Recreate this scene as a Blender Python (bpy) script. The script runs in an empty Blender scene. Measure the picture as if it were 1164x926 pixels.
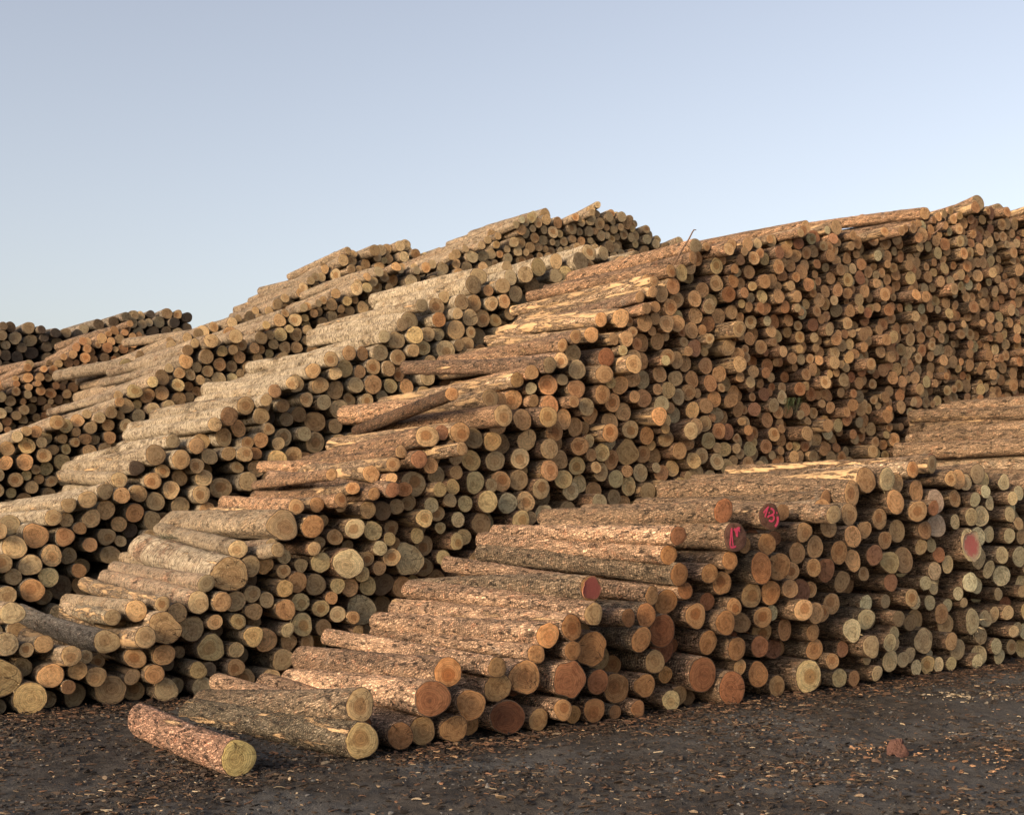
import bpy, math, random
import numpy as np
from mathutils import Matrix, Vector

# ------------------------------------------------------------------ data
# Every log: place along the stack face, height, radius, distance of its near end, end colour code.
BULK = {
'A': [4154,15,73,95,26,4237,11,56,98,22,4376,98,130,81,6,4530,134,102,98,34,4547,101,85,80,6,4377,55,72,85,26,4398,19,92,89,20,4429,13,66,86,16,
 4527,58,68,100,0,4665,76,92,80,6,4619,145,70,97,8,4720,140,101,106,2,4756,137,84,99,2,4762,52,76,108,2,4729,41,65,81,6,4504,231,70,99,2,
 4646,319,75,98,23,4743,324,101,104,3,4793,322,78,91,3,4837,315,104,99,2,4772,291,91,100,2,4539,264,68,100,2,4727,257,104,102,2,4845,230,101,100,2,
 4660,216,88,102,2,4713,221,86,106,28,4642,187,87,108,30,4699,179,115,97,6,4738,180,75,93,2,5004,374,109,92,3,5079,326,76,110,4,5117,339,125,100,36,
 5164,417,97,80,7,5202,384,101,99,2,5200,345,90,96,2,5242,343,77,106,8,5278,360,70,107,8,4878,286,86,101,2,4961,265,89,95,2,5004,282,113,94,20,
 5120,291,120,100,36,5201,298,78,96,8,5284,309,111,100,8,5308,336,75,103,8,5388,380,90,96,9,5388,346,77,106,8,5434,358,86,100,9,5406,293,72,108,0,
 5375,268,85,106,8,5437,267,95,103,0,5277,268,100,99,8,5314,271,87,100,8,5272,223,113,101,0,5346,228,93,106,8,5083,250,79,95,28,5121,252,72,94,8,
 5146,233,80,95,4,4893,203,72,95,2,5305,165,92,89,8,5318,199,92,99,8,4954,149,69,98,14,5062,143,79,94,8,4938,112,84,85,14,4936,74,87,109,8,
 4964,88,74,104,8,4985,67,80,96,12,4819,68,77,98,4,4889,44,53,100,12,4994,37,77,104,12,5025,43,86,101,12,5061,102,87,90,20,5207,40,106,97,12,
 5118,36,45,93,12,5212,153,72,96,8,5294,63,103,97,12,5349,103,85,96,0,5383,106,83,102,0,5341,38,89,101,8,5400,66,68,104,12,5444,66,84,95,0,
 5444,28,84,89,0,5435,118,91,84,6,5227,134,51,98,12,5435,149,68,104,12,5832,517,115,100,0,5915,554,110,100,0,5845,476,100,100,0,6132,597,120,111,1,
 6155,634,100,105,1,6178,582,120,100,0,5882,497,100,100,0,5096,18,95,98,10,5954,21,100,101,0,5252,15,78,106,8,5174,15,72,100,10,5744,18,89,100,8,
 4868,21,100,60,2,5690,24,117,107,8,5408,21,100,78,0,5606,15,72,102,10,5912,15,78,90,12,5819,21,106,102,8,4529,15,83,51,2,5552,21,106,96,8,
 5492,21,106,87,10,4325,15,78,60,2,5297,21,112,94,8,5057,15,83,98,8,5642,21,106,96,0,5864,21,106,100,0,4760,15,72,90,2,3974,18,95,80,2,
 5741,54,89,104,8,5366,15,83,97,8,5522,51,106,100,10,5822,63,100,105,8,5780,18,89,105,8,5138,15,78,97,8,5894,45,83,107,2,5957,60,95,97,0,
 4832,15,72,106,22,5591,48,106,103,8,5690,69,100,108,0,4337,42,72,75,0,5135,63,106,82,0,4622,60,117,41,4,5366,66,100,62,10,5027,81,106,58,0,
 5918,75,100,101,0,5252,48,83,78,0,5480,60,95,95,8,4088,57,78,63,4,5642,63,95,102,8,4793,51,72,61,0,5525,90,83,73,2,5774,51,72,108,10,
 4244,90,106,75,0,5804,102,112,103,8,5864,69,106,101,12,5609,81,83,106,10,5474,102,112,100,10,4283,75,83,71,2,5645,105,117,114,8,5201,90,117,85,0,
 5765,81,83,102,8,4778,87,112,55,2,5561,78,106,64,0,4622,108,112,84,0,4922,45,72,57,4,4163,42,72,78,0,4475,72,78,72,22,5723,84,78,109,8,
 4841,42,72,53,0,5315,96,89,96,12,5888,108,123,95,12,5942,105,95,104,12,4901,69,89,67,4,5114,102,112,77,0,5597,114,89,96,10,5672,144,123,98,8,
 5552,123,123,96,8,5507,132,106,100,0,5012,114,78,80,0,5093,135,83,50,10,5744,117,117,111,8,4232,129,95,60,0,4700,75,78,71,22,5843,102,83,108,2,
 5876,150,95,77,12,5819,138,83,108,0,5324,132,89,58,0,5270,132,78,75,10,5948,147,117,99,8,5420,87,78,53,8,5627,144,100,98,0,5471,159,117,94,8,
 5927,42,72,97,0,5684,105,78,105,0,5723,156,106,113,2,5162,153,95,59,10,5783,138,95,111,0,5546,168,100,104,12,4844,138,83,51,2,5189,180,89,75,0,
 5396,138,89,61,8,5588,156,106,108,0,5843,159,78,107,8,4418,96,72,71,4,4925,180,117,62,22,5126,138,78,91,8,4382,141,83,62,0,4859,171,95,55,2,
 5945,195,117,90,2,5807,171,89,100,10,5882,189,95,105,10,5771,171,83,104,8,5639,186,117,103,0,5060,177,83,57,2,5564,201,89,105,10,5195,129,72,89,8,
 5426,177,78,79,8,5690,189,117,104,0,5510,171,78,105,8,4433,189,95,75,2,5786,207,106,104,0,5495,207,117,102,0,5339,171,83,64,0,5081,210,106,73,10,
 5735,192,83,110,12,5828,201,95,102,10,5177,213,89,95,8,5534,222,89,105,8,5507,249,95,83,10,5909,162,83,78,8,5588,234,117,100,8,5852,234,112,109,8,
 5705,234,117,101,10,4463,171,78,92,4,5645,231,106,101,0,4415,219,78,33,22,5597,192,78,109,12,5009,186,78,60,8,4523,198,89,59,2,5900,228,123,101,0,
 5768,240,83,103,0,5387,228,100,68,8,5132,168,72,93,8,4787,189,78,59,0,4619,270,100,74,4,5219,198,72,44,10,4433,249,89,62,22,5039,267,78,33,10,
 5810,240,100,101,8,5654,273,112,100,8,5942,237,95,99,10,5738,267,117,98,8,5156,267,89,76,8,5468,237,83,111,8,4985,144,72,79,0,5618,258,78,102,8,
 5894,270,89,95,8,5561,273,123,80,0,5489,288,123,106,8,5459,195,72,104,8,5309,234,83,70,8,5945,279,106,96,12,5786,276,117,105,2,5855,279,106,102,12,
 5819,303,95,102,8,5696,276,89,98,8,5609,297,117,86,0,5162,306,100,63,2,4895,321,112,77,2,4913,276,89,81,2,5912,303,95,100,8,5447,303,89,90,12,
 5555,318,100,97,8,4874,252,78,80,0,4763,252,78,71,22,5345,297,112,69,10,5711,312,106,101,0,5666,318,123,85,8,5405,258,72,57,0,5483,333,106,104,8,
 5756,306,95,98,10,5591,333,83,98,10,4997,243,72,68,0,5861,324,123,97,0,4931,345,100,43,8,5945,321,83,82,8,5795,336,112,102,0,4643,243,72,67,4,
 5753,348,106,103,10,5936,357,100,98,0,5162,345,95,78,8,4511,261,72,77,2,5537,357,112,105,8,5627,339,100,102,8,5345,342,112,70,0,5678,366,123,71,9,
 5339,384,100,85,11,5807,381,123,102,8,5876,369,117,96,8,5417,324,83,95,8,5594,372,106,80,9,5747,390,100,76,8,4655,273,72,85,4,5519,315,78,102,8,
 5480,375,100,105,13,5849,408,123,99,8,5243,378,89,95,1,5945,399,106,101,10,5636,375,83,96,9,5708,396,89,96,8,5894,408,95,95,0,5900,336,83,69,12,
 5081,396,89,73,1,5786,423,106,90,0,5903,450,117,104,8,4619,306,72,63,5,5831,348,72,102,0,5804,462,112,97,8,5717,354,78,95,0,5561,387,78,96,9,
 5945,441,95,101,8,5921,489,100,109,0,5969,546,100,105,0,5309,366,72,54,8,5879,534,89,56,8,5864,447,78,96,10,5942,519,78,83,0,5108,378,72,49,0,
 5885,582,78,104,3],
'B': [3557,102,61,94,1,3655,83,59,92,1,3635,64,79,100,0,3687,71,60,78,21,3559,72,77,82,20,3618,39,59,103,22,3598,17,71,84,20,3517,13,66,85,14,
 3745,18,92,84,20,3809,59,69,79,16,3820,19,76,85,20,3889,21,92,104,0,3937,25,96,100,0,3980,24,87,109,0,3943,64,83,85,14,3916,78,71,104,8,
 3868,47,63,101,16,3876,129,70,103,0,3972,122,65,85,20,3983,90,108,96,2,4028,84,80,98,2,4061,81,74,103,0,4099,106,82,100,0,3897,110,56,86,16,
 3825,78,55,86,14,3786,51,55,79,16,4041,50,73,103,0,4016,25,58,91,20,3922,162,100,96,32,3998,259,65,95,1,3989,224,84,89,27,4022,212,66,94,0,
 4030,238,70,88,8,3954,174,79,98,0,3982,162,72,99,12,3953,143,79,102,0,4046,191,96,98,2,4061,221,66,92,8,4100,262,60,92,20,4053,155,85,98,10,
 4092,142,82,101,10,4114,160,63,102,2,3970,197,65,80,16,4124,130,78,105,0,4151,123,63,111,2,4130,182,75,100,10,4163,177,88,95,2,4184,202,79,100,10,
 4208,178,92,92,10,4249,179,116,86,16,4221,212,69,102,2,4200,230,74,96,0,4174,253,64,83,20,4248,232,90,103,0,4134,272,78,92,0,4210,283,95,99,10,
 4124,302,63,78,20,4152,332,68,88,1,4229,321,92,101,16,4262,329,78,101,20,4342,332,79,103,8,4368,315,80,96,0,4426,335,84,103,10,4297,336,79,96,20,
 4382,341,72,107,0,4411,303,81,101,8,4373,287,61,97,10,4262,287,78,92,20,4243,267,67,103,10,4267,259,62,93,0,4339,288,71,86,20,4344,252,103,89,20,
 4347,209,98,87,20,4377,228,77,99,10,4430,268,84,98,10,4411,234,65,75,16,4293,172,110,90,2,4268,137,93,72,20,4168,97,53,106,0,4203,92,69,90,0,
 4235,383,54,112,3,4380,476,77,95,5,4337,409,79,105,2,4271,362,78,107,24,4348,362,76,113,10,4392,368,80,105,10,4400,449,56,97,3,4366,391,96,95,20,
 4399,397,72,106,20,4616,611,83,95,3,4836,697,68,106,3,4866,699,88,111,2,4898,615,108,104,2,5231,954,69,105,3,5515,1035,84,105,3,5673,1059,103,94,3,
 6300,1203,90,107,3,6352,1223,123,97,15,6546,1233,127,74,15,6037,1084,110,105,2,5837,1050,95,93,3,4098,24,123,108,0,3441,21,106,86,0,3453,66,129,95,10,
 4401,21,106,96,2,4350,21,100,93,0,4464,21,106,95,10,4263,21,112,97,12,4200,24,117,95,10,4713,21,106,98,0,4308,21,112,101,12,4146,24,117,132,0,
 4617,21,100,96,2,4263,69,117,92,0,4524,21,106,95,20,4761,21,106,98,0,4662,21,112,101,10,4575,21,112,88,0,4332,60,106,88,0,4131,69,117,61,10,
 4050,18,95,57,0,4329,105,117,103,0,4548,57,106,108,2,3483,18,95,96,2,4380,60,117,88,0,4680,60,100,100,20,4377,108,117,98,0,4851,54,100,103,8,
 4350,147,117,99,12,4383,180,117,84,20,4500,57,112,99,0,4746,60,106,102,10,4590,60,95,96,12,4896,93,106,102,10,4614,93,112,100,8,4809,60,106,116,2,
 4179,63,106,100,0,4446,60,106,91,0,4638,57,106,98,10,4236,105,106,55,20,4476,96,112,94,2,4530,96,112,101,0,4422,96,112,90,2,4713,87,106,100,10,
 4659,99,112,93,2,4461,138,112,98,0,4644,141,112,99,10,4572,111,112,105,0,4086,63,83,58,0,4818,102,106,130,20,4776,90,106,99,10,4509,135,112,104,8,
 4416,141,112,103,2,4944,87,106,118,20,4221,63,95,91,10,4569,156,112,104,8,4509,180,112,99,20,4650,186,112,109,2,5100,108,100,96,8,4743,117,100,106,10,
 4443,180,112,99,0,4524,222,112,110,10,4893,135,106,105,0,4590,195,112,108,2,5055,102,100,97,0,5145,108,100,102,12,4941,129,106,112,0,4836,141,106,108,0,
 5133,147,100,99,0,4464,219,112,101,0,4494,255,112,108,0,4698,126,106,100,10,4626,225,112,105,0,4782,132,106,105,10,5013,123,100,99,10,4857,93,89,105,8,
 4701,168,106,111,10,5178,132,100,90,0,5010,165,100,98,0,4887,177,106,99,2,5064,141,100,95,2,4545,261,112,109,8,4929,171,106,100,2,4746,159,100,109,10,
 5169,171,100,87,2,5223,153,100,86,2,4623,270,112,114,20,4794,171,100,96,20,4584,240,112,110,8,4734,198,100,83,8,4299,81,72,58,10,4839,183,106,103,0,
 4977,96,66,112,0,4914,210,106,103,2,4665,246,112,96,2,4971,174,100,99,2,5097,165,100,91,10,4638,312,112,103,12,4281,105,72,80,10,4833,225,106,92,2,
 4692,210,106,94,10,4587,339,112,102,0,4977,135,78,108,12,5130,189,100,95,12,4791,213,106,91,10,4605,132,78,106,10,5061,183,100,101,10,4914,252,106,83,0,
 4665,348,112,83,20,4875,225,106,101,0,4518,297,112,76,8,5094,207,100,91,2,4740,240,106,105,10,5049,222,100,104,10,4968,216,100,84,8,4860,264,106,74,0,
 5220,195,100,80,20,4788,255,106,89,10,4533,381,112,94,2,4578,384,112,96,20,5163,213,100,85,20,4725,279,106,111,10,5010,207,100,103,0,4947,279,106,95,0,
 4461,423,112,90,10,4305,135,78,114,0,5103,246,100,94,0,4677,288,106,104,0,5211,234,100,99,20,5232,270,100,90,10,4821,282,106,101,20,5019,249,100,105,12,
 4764,294,106,93,10,4458,468,112,95,20,5001,285,100,96,0,4719,321,106,95,20,4896,291,106,99,2,4806,321,106,73,10,4947,321,106,82,10,4614,165,83,110,0,
 4857,306,106,97,2,5115,285,100,108,20,5151,252,100,98,20,5058,261,100,96,10,4665,489,112,103,2,4899,333,106,89,2,4545,459,112,86,2,5010,324,100,93,0,
 4764,336,106,121,12,5040,297,100,96,0,5187,270,100,102,10,5184,312,100,93,12,5226,312,100,100,0,4905,375,106,94,10,4548,189,78,106,20,5079,306,100,109,10,
 4524,498,112,94,2,4860,348,100,94,20,4329,180,72,81,10,4593,555,112,78,2,5127,324,100,94,10,4665,543,112,96,24,5091,345,100,114,0,4806,363,106,89,2,
 4947,363,106,104,12,4722,363,106,98,0,4764,378,106,88,8,4941,405,106,95,0,5160,348,100,101,0,5205,348,100,107,2,4854,390,106,100,10,5013,366,100,115,2,
 4746,417,106,95,10,5124,369,100,105,0,4413,204,72,49,0,4686,387,106,106,10,4815,405,106,96,28,5052,336,100,98,8,5196,387,100,104,20,4692,429,106,96,2,
 5055,378,100,102,10,5157,396,100,103,12,5043,417,100,96,26,5004,405,100,98,24,5169,435,100,109,0,5112,408,100,102,0,4809,447,100,101,10,5130,225,72,100,0,
 5265,252,66,113,10,4995,444,100,90,2,5214,423,100,105,26,4899,501,106,100,0,5121,447,100,106,0,4704,243,72,90,20,4947,447,100,96,2,4848,432,106,96,2,
 5082,435,100,112,26,4848,474,106,89,12,5211,465,100,101,10,4740,501,106,95,2,5328,276,66,83,0,4980,249,78,100,10,5688,294,95,81,12,5280,279,89,96,12,
 4947,489,106,102,2,5139,483,100,109,10,4803,531,106,84,2,5562,285,83,121,20,5034,456,100,112,2,5388,282,89,107,0,5070,474,100,105,2,5214,507,100,106,4,
 4944,237,61,93,8,4848,516,106,93,2,4701,516,106,98,2,5004,483,100,105,0,4884,540,106,96,2,5520,288,89,104,20,5619,288,89,98,12,5079,513,100,117,2,
 5550,318,95,104,0,5382,315,78,108,20,5646,309,83,105,8,5172,507,100,111,24,5454,303,78,117,10,5508,321,89,114,10,4842,558,106,101,2,5334,303,66,99,20,
 5127,522,100,108,0,5415,306,89,88,2,5232,543,100,88,2,5001,525,100,103,26,5742,318,89,93,10,5295,309,78,100,2,5358,291,61,97,0,5160,285,55,100,10,
 5643,345,95,94,0,4746,543,100,110,0,5328,330,72,106,12,5184,546,100,102,20,5253,294,61,89,2,5904,342,72,121,0,4941,573,106,100,24,5808,327,72,97,10,
 5220,582,100,109,2,5607,321,89,90,0,5091,552,100,106,26,5049,540,100,96,12,5130,564,100,109,2,4977,306,61,108,10,5262,315,55,98,2,5820,357,89,100,8,
 5856,330,89,106,12,5565,351,89,104,10,5475,330,83,105,10,5265,342,72,117,0,5676,327,83,100,2,5406,342,95,123,20,4857,597,106,105,2,4602,306,72,101,2,
 5484,300,55,102,0,5295,336,55,106,0,4983,561,100,108,8,5946,330,95,94,10,4944,615,106,97,12,5046,582,100,104,20,5439,330,66,111,10,5511,354,66,102,0,
 5442,357,66,112,10,5859,366,89,100,2,5745,348,61,97,0,5358,339,83,106,20,5934,360,66,101,0,5784,318,55,98,0,4980,342,72,106,0,5679,360,72,88,12,
 6036,366,83,88,2,5709,339,95,94,20,5604,351,61,103,10,5007,594,100,107,26,5307,363,95,62,2,5781,345,78,96,0,5469,363,72,103,20,5718,300,55,97,8,
 5085,594,100,102,2,5340,366,72,106,12,5166,582,100,106,2,4938,657,106,97,2,6954,378,89,85,0,5148,618,100,108,24,6363,366,89,86,20,5988,360,95,96,2,
 4752,663,106,85,1,7236,375,95,106,0,5238,348,66,98,0,6504,372,83,108,0,5775,378,83,94,0,5589,291,55,96,10,7170,375,95,108,2,4890,657,106,110,2,
 5520,384,89,98,0,5580,312,55,107,20,5832,390,78,94,0,5388,375,95,114,0,4938,699,106,97,2,6627,375,95,102,0,6285,375,72,104,2,5904,375,95,66,10,
 5220,624,100,98,0,5628,378,89,99,0,5739,378,89,95,20,6561,372,66,101,10,5271,375,95,102,20,6720,378,78,101,2,5445,387,78,112,2,5340,393,61,93,0,
 5589,381,95,98,0,6330,384,66,114,0,5487,384,66,105,10,5046,624,100,100,28,7089,393,95,113,20,6681,381,61,105,20,5184,642,100,106,2,6417,390,89,99,20,
 7134,378,78,109,10,6846,393,78,95,0,6582,396,89,99,0,4989,630,100,102,2,7044,378,72,104,2,5109,627,100,97,2,5232,372,55,107,2,6777,390,83,103,20,
 6879,387,89,66,8,5382,408,66,124,0,6273,405,89,75,0,5046,666,100,102,2,6993,387,89,89,12,4929,741,106,108,2,5091,663,100,94,2,5703,384,95,96,12,
 6213,387,89,95,0,5301,402,95,92,0,6888,423,95,90,0,6060,393,72,100,10,6510,408,95,97,0,5901,411,83,103,0,5004,669,100,107,2,5553,378,55,100,0,
 5802,390,66,94,20,5958,381,89,107,0,4494,372,72,103,0,6177,396,66,108,12,5247,405,89,108,10,6462,399,78,104,20,7272,378,78,103,8,6363,405,95,98,10,
 6744,402,89,101,12,6921,384,55,93,10,7152,405,78,108,2,5991,396,78,74,0,7029,408,95,102,26,5664,390,89,110,20,5931,396,66,99,20,5610,402,55,93,2,
 6141,396,83,108,10,5145,660,100,102,24,6951,414,83,102,0,5946,423,89,94,28,5535,345,61,111,12,4980,375,72,111,20,6984,420,72,94,0,5877,390,61,98,0,
 6816,375,66,93,2,5340,423,89,103,0,6306,393,61,129,8,5493,417,95,83,12,6402,423,89,110,26,5781,405,55,86,0,5550,408,95,107,2,5415,396,78,113,2,
 6648,405,89,108,10,7257,408,89,97,0,6705,408,89,108,0,5046,708,100,56,2,6552,396,61,100,0,5109,699,100,101,4,7284,429,72,111,10,5184,684,100,74,24,
 6024,399,83,101,12,6810,405,83,96,0,4608,405,66,85,26,6321,420,95,108,20,7212,405,95,100,2,4887,408,72,101,2,6675,429,89,99,10,5412,429,89,100,24,
 5454,420,95,93,2,6090,408,72,110,2,6594,426,72,91,24,5610,432,83,105,10,6063,426,83,103,2,5697,420,89,92,28,4986,705,100,100,2,6225,420,89,110,28,
 6777,420,61,97,0,6321,456,78,103,20,5751,411,83,99,26,5739,444,95,91,0,6477,429,89,95,24,5856,411,78,94,20,6387,384,61,108,0,4428,399,72,52,0,
 6147,432,95,106,24,5166,720,100,94,28,4422,366,72,52,0,7119,417,95,105,0,7062,414,72,99,10,6546,423,78,96,0,5787,435,95,93,10,7017,441,83,101,0,
 4995,744,100,110,2,6846,423,72,96,2,6804,441,95,100,10,6354,441,89,110,2,5418,369,55,117,12,5643,420,89,99,0,7086,423,55,109,24,5091,378,61,112,10,
 6732,435,89,94,0,5892,444,83,101,20,6531,381,55,106,0,6918,408,61,108,2,5814,414,61,90,2,5499,453,83,102,2,5835,438,95,112,2,5289,435,83,106,2,
 5574,438,95,98,20,6117,417,72,96,0,7182,402,55,102,0,7182,426,55,107,0,7233,429,66,99,24,5247,438,72,100,2,4419,426,72,92,0,6186,423,72,102,10,
 5109,741,100,96,2,6918,435,66,114,0,6612,402,55,90,2,6258,438,95,103,4,5079,399,61,105,0,6435,420,78,105,10,5127,777,100,94,2,5670,429,55,91,2,
 5343,459,89,91,0,6063,462,95,102,0,6003,423,61,68,0,5046,750,100,103,2,5865,438,55,107,2,7050,441,78,110,10,6243,393,55,96,8,6090,435,55,96,2,
 6639,441,95,84,0,6585,453,72,92,24,5172,762,100,94,24,6114,447,72,108,0,7137,450,95,108,2,7320,456,95,101,2,6972,444,61,96,10,6519,441,66,90,2,
 6405,456,66,102,28,6147,468,83,103,24,6534,468,89,88,0,6291,429,61,114,28,5694,456,89,95,2,5991,450,83,98,10,4983,783,100,77,24,6927,465,89,99,10,
 6204,453,95,102,26,6375,471,95,102,2,5655,456,95,92,28,6438,456,95,90,10,6738,468,78,103,28,6474,465,83,93,10,6033,429,66,95,0,5379,438,78,93,12,
 5868,465,78,102,10,6558,450,61,101,24,5919,435,61,106,24,7185,456,95,104,0,5526,429,66,107,28,7098,450,83,99,10,5400,456,61,98,0,5307,468,95,101,10,
 6267,474,89,124,0,5586,411,55,96,28,4383,423,72,78,2,6672,462,72,91,2,6027,456,72,107,12,4782,414,66,106,28,5937,453,66,107,0,5466,453,83,106,28,
 4773,441,72,103,2,5802,465,72,93,28,6858,450,72,95,10,6945,441,55,93,26,7059,471,78,110,26,5724,405,55,60,10,5082,771,100,85,10,6450,489,72,104,2,
 5604,462,66,89,2,7023,474,83,95,12,5676,483,66,93,24,7239,462,95,102,2,5220,786,100,89,2,5535,456,78,110,20,6831,462,78,110,2,5160,801,100,101,28,
 6975,474,83,103,12,5964,471,83,100,20,5037,789,100,96,2,6885,456,66,105,26,6582,486,95,94,2,6705,459,89,93,2,6237,462,66,103,2,5976,420,55,100,0,
 5568,471,72,113,2,5169,468,66,109,0,4701,465,78,87,2,6108,477,78,121,2,7125,483,78,101,2,7287,459,66,101,2,4770,471,72,101,8,5196,819,100,87,26,
 5760,474,89,120,0,7269,483,78,101,2,6642,477,83,97,28,6234,495,95,96,2,6180,480,83,104,2,4974,417,61,104,12,7260,438,55,106,0,6405,483,66,100,10,
 6279,504,72,103,28,6288,453,61,106,0,5835,474,78,99,10,6789,474,89,113,28,6765,441,61,107,2,5517,483,78,103,24,5376,477,95,98,24,6864,477,66,99,2,
 5460,480,55,101,2,5898,477,78,111,2,6036,486,83,106,0,5436,447,61,96,2,5268,456,66,102,20,6006,477,72,94,28,7323,489,72,94,2,5424,468,61,102,2,
 5271,486,83,97,0,6891,483,66,102,2,6324,489,89,69,0,7161,486,95,116,10,6612,456,61,97,2,5787,489,61,87,24,7206,435,55,85,2,5073,810,100,89,2,
 5433,495,83,99,2,6702,495,89,99,10,5616,486,66,96,2,6744,501,83,93,8,5859,495,72,102,2,5547,495,83,95,0,6501,477,66,68,0,7203,489,95,108,2,
 5724,474,72,90,0,6999,495,72,103,2,5118,816,100,97,2,6147,501,72,104,2,5934,483,78,103,2,6831,498,95,94,0,5313,501,72,99,24,5007,816,100,96,2,
 7092,483,78,108,26,6870,510,89,93,24,5640,483,55,93,2,6372,501,55,108,0,5106,855,100,69,2,7140,516,89,84,10,6531,501,72,95,24,5397,507,89,102,28,
 6924,501,83,97,0,6423,507,78,102,12,5484,480,61,102,10,7059,504,83,102,12,5970,504,78,110,26,5820,501,78,103,2,6615,501,89,79,0,6078,495,83,132,8,
 6000,507,72,103,24,5703,498,89,76,0,5361,510,89,83,2,5583,501,95,95,0,6957,501,78,92,0,7299,480,55,95,26,6108,510,83,93,24,6669,489,55,98,0,
 7161,432,55,112,20,6660,516,83,90,24,7320,519,78,99,10,5232,837,100,100,24,5244,468,66,107,0,5664,507,66,90,28,7104,510,72,105,28,5661,540,95,101,10,
 5103,477,66,96,0,6297,477,61,99,0,4974,468,61,96,26,5388,543,95,95,24,7197,528,95,113,26,5043,837,100,98,24,6174,510,66,90,2,7239,501,95,83,2,
 5244,492,55,107,2,6783,507,72,104,10,5928,516,89,82,2,5424,522,61,103,2,5757,510,83,92,0,5067,870,100,100,11,5538,522,61,93,2,6042,522,95,101,28,
 6321,525,83,94,0,5151,840,100,94,2,5505,510,72,104,2,6174,447,55,102,2,6777,540,89,93,2,5622,519,95,98,8,7014,525,95,107,2,5334,486,55,96,10,
 6570,519,78,95,24,5199,861,100,95,28,7284,510,78,99,0,5727,519,66,101,24,6480,495,61,102,2,6969,534,95,98,24,6345,468,55,105,2,5115,894,100,90,2,
 5283,513,66,109,2,5793,516,72,90,24,5823,537,95,95,0,6480,522,66,118,26,6153,534,95,103,24,5889,510,95,109,2,6348,507,61,108,24,6390,525,95,102,2,
 7161,546,95,108,24,5565,534,83,121,2,6693,531,89,98,2,6204,522,95,101,10,6543,525,55,95,28,5859,522,55,107,26,5307,534,83,93,0,6864,540,61,104,2,
 6450,516,55,100,24,6831,531,66,114,28,6648,549,95,98,28,6255,519,66,114,2,7257,534,89,99,2,6900,531,95,105,10,6006,534,66,85,2,6744,534,78,97,2,
 7068,537,83,102,2,5154,882,100,69,26,5895,543,72,98,28,6105,540,61,104,2,6504,504,61,62,2,5730,546,66,56,2,6807,519,61,109,28,6516,525,55,86,0,
 7293,537,61,96,2,5163,921,100,79,3,5691,525,61,92,2,6288,534,83,97,0,5445,537,66,92,2,7116,534,61,113,2,5256,513,66,66,24,5268,534,55,105,28,
 6615,537,83,91,2,5775,534,55,99,28,6687,561,61,90,0,6528,549,78,86,24,6357,531,61,103,2,5970,534,61,112,0,5508,537,55,72,2,5694,558,95,103,24,
 6450,543,78,106,2,4776,501,72,90,20,6039,558,83,106,28,5346,537,66,62,2,5793,561,95,94,2,7317,549,66,109,24,7227,546,72,111,26,7029,558,89,93,4,
 6198,558,83,95,2,6078,528,78,100,0,6567,549,66,100,2,7041,588,72,96,26,7095,558,89,102,8,6720,519,61,99,0,6486,552,83,90,2,4977,504,61,117,26,
 5481,540,72,76,2,6312,558,78,102,2,5868,543,61,109,2,5595,543,72,98,24,5625,552,72,93,26,6252,549,83,102,2,6417,552,95,96,0,5334,567,95,97,4,
 5928,546,55,107,2,7188,558,55,111,2,6936,528,66,98,0,6843,555,66,100,0,6453,573,66,101,4,5535,546,55,101,20,6372,558,89,101,2,7260,564,61,95,0,
 6930,555,72,105,2,6084,561,89,96,2,5274,564,95,97,2,6720,552,72,105,2,6195,588,66,94,10,5928,570,61,86,28,5895,576,83,100,28,6987,567,95,98,0,
 5757,552,72,100,12,6156,573,95,95,2,5583,570,78,91,28,6954,576,78,102,2,4896,573,72,108,2,6882,564,83,111,28,5964,561,72,112,2,5154,537,55,108,24,
 5433,564,83,94,2,5019,555,66,104,2,7101,591,78,98,24,5505,561,61,101,0,6396,579,72,62,0,5538,576,95,95,24,6747,564,66,99,24,6591,558,61,96,2,
 6798,570,95,107,2,5994,561,78,107,24,6000,588,61,102,26,6564,579,78,91,2,4704,552,66,113,2,5757,585,89,102,28,7293,567,83,96,26,5703,594,89,109,2,
 5628,585,83,101,2,6279,567,78,86,2,5841,570,95,115,2,5970,588,66,107,8,7065,567,66,116,2,5466,567,83,96,24,7149,576,66,111,0,6759,585,55,114,12,
 6618,570,78,100,26,6237,579,83,103,24,5394,579,89,103,0,4629,552,66,91,28,5808,591,72,96,26,7236,573,66,87,2,6717,585,95,103,24,6507,576,78,99,28,
 7317,591,83,92,2,5373,606,83,96,4,6117,564,72,109,0,7131,555,61,120,2,7170,516,55,76,2,5658,573,66,116,2,7209,567,61,95,2,6909,573,61,104,4,
 6666,582,83,96,24,4626,579,66,88,8,5289,597,89,87,2,6975,600,72,71,0,6360,588,72,79,2,6831,582,83,101,2,6060,588,89,102,2,6882,597,83,138,24,
 6339,549,61,104,2,5493,585,72,64,2,5844,600,55,99,28,6744,612,95,103,2,5181,609,55,111,28,6345,618,95,114,2,7125,579,55,106,2,5724,573,61,101,24,
 6429,585,66,104,2,7215,597,83,103,2,6783,597,61,106,2,5427,600,89,103,0,6027,588,72,107,2,5331,597,55,95,2,5364,561,55,89,0,6333,579,66,101,4,
 5517,603,78,71,24,7008,597,83,106,24,6225,543,55,100,2,7179,585,78,91,0,5868,588,66,108,2,6453,600,66,96,26,6534,597,89,87,24,6111,594,78,102,2,
 5571,594,55,75,26,6945,603,61,104,24,7284,594,61,96,26,6279,600,78,95,12,5667,600,72,69,2,5892,609,83,98,2,6636,597,78,99,20,5925,600,89,108,2,
 5754,621,89,101,20,6678,609,66,104,2,6567,612,89,100,12,6525,627,66,98,2,6594,588,72,96,2,7278,624,89,84,0,6003,618,89,108,24,7068,600,78,98,28,
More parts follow.
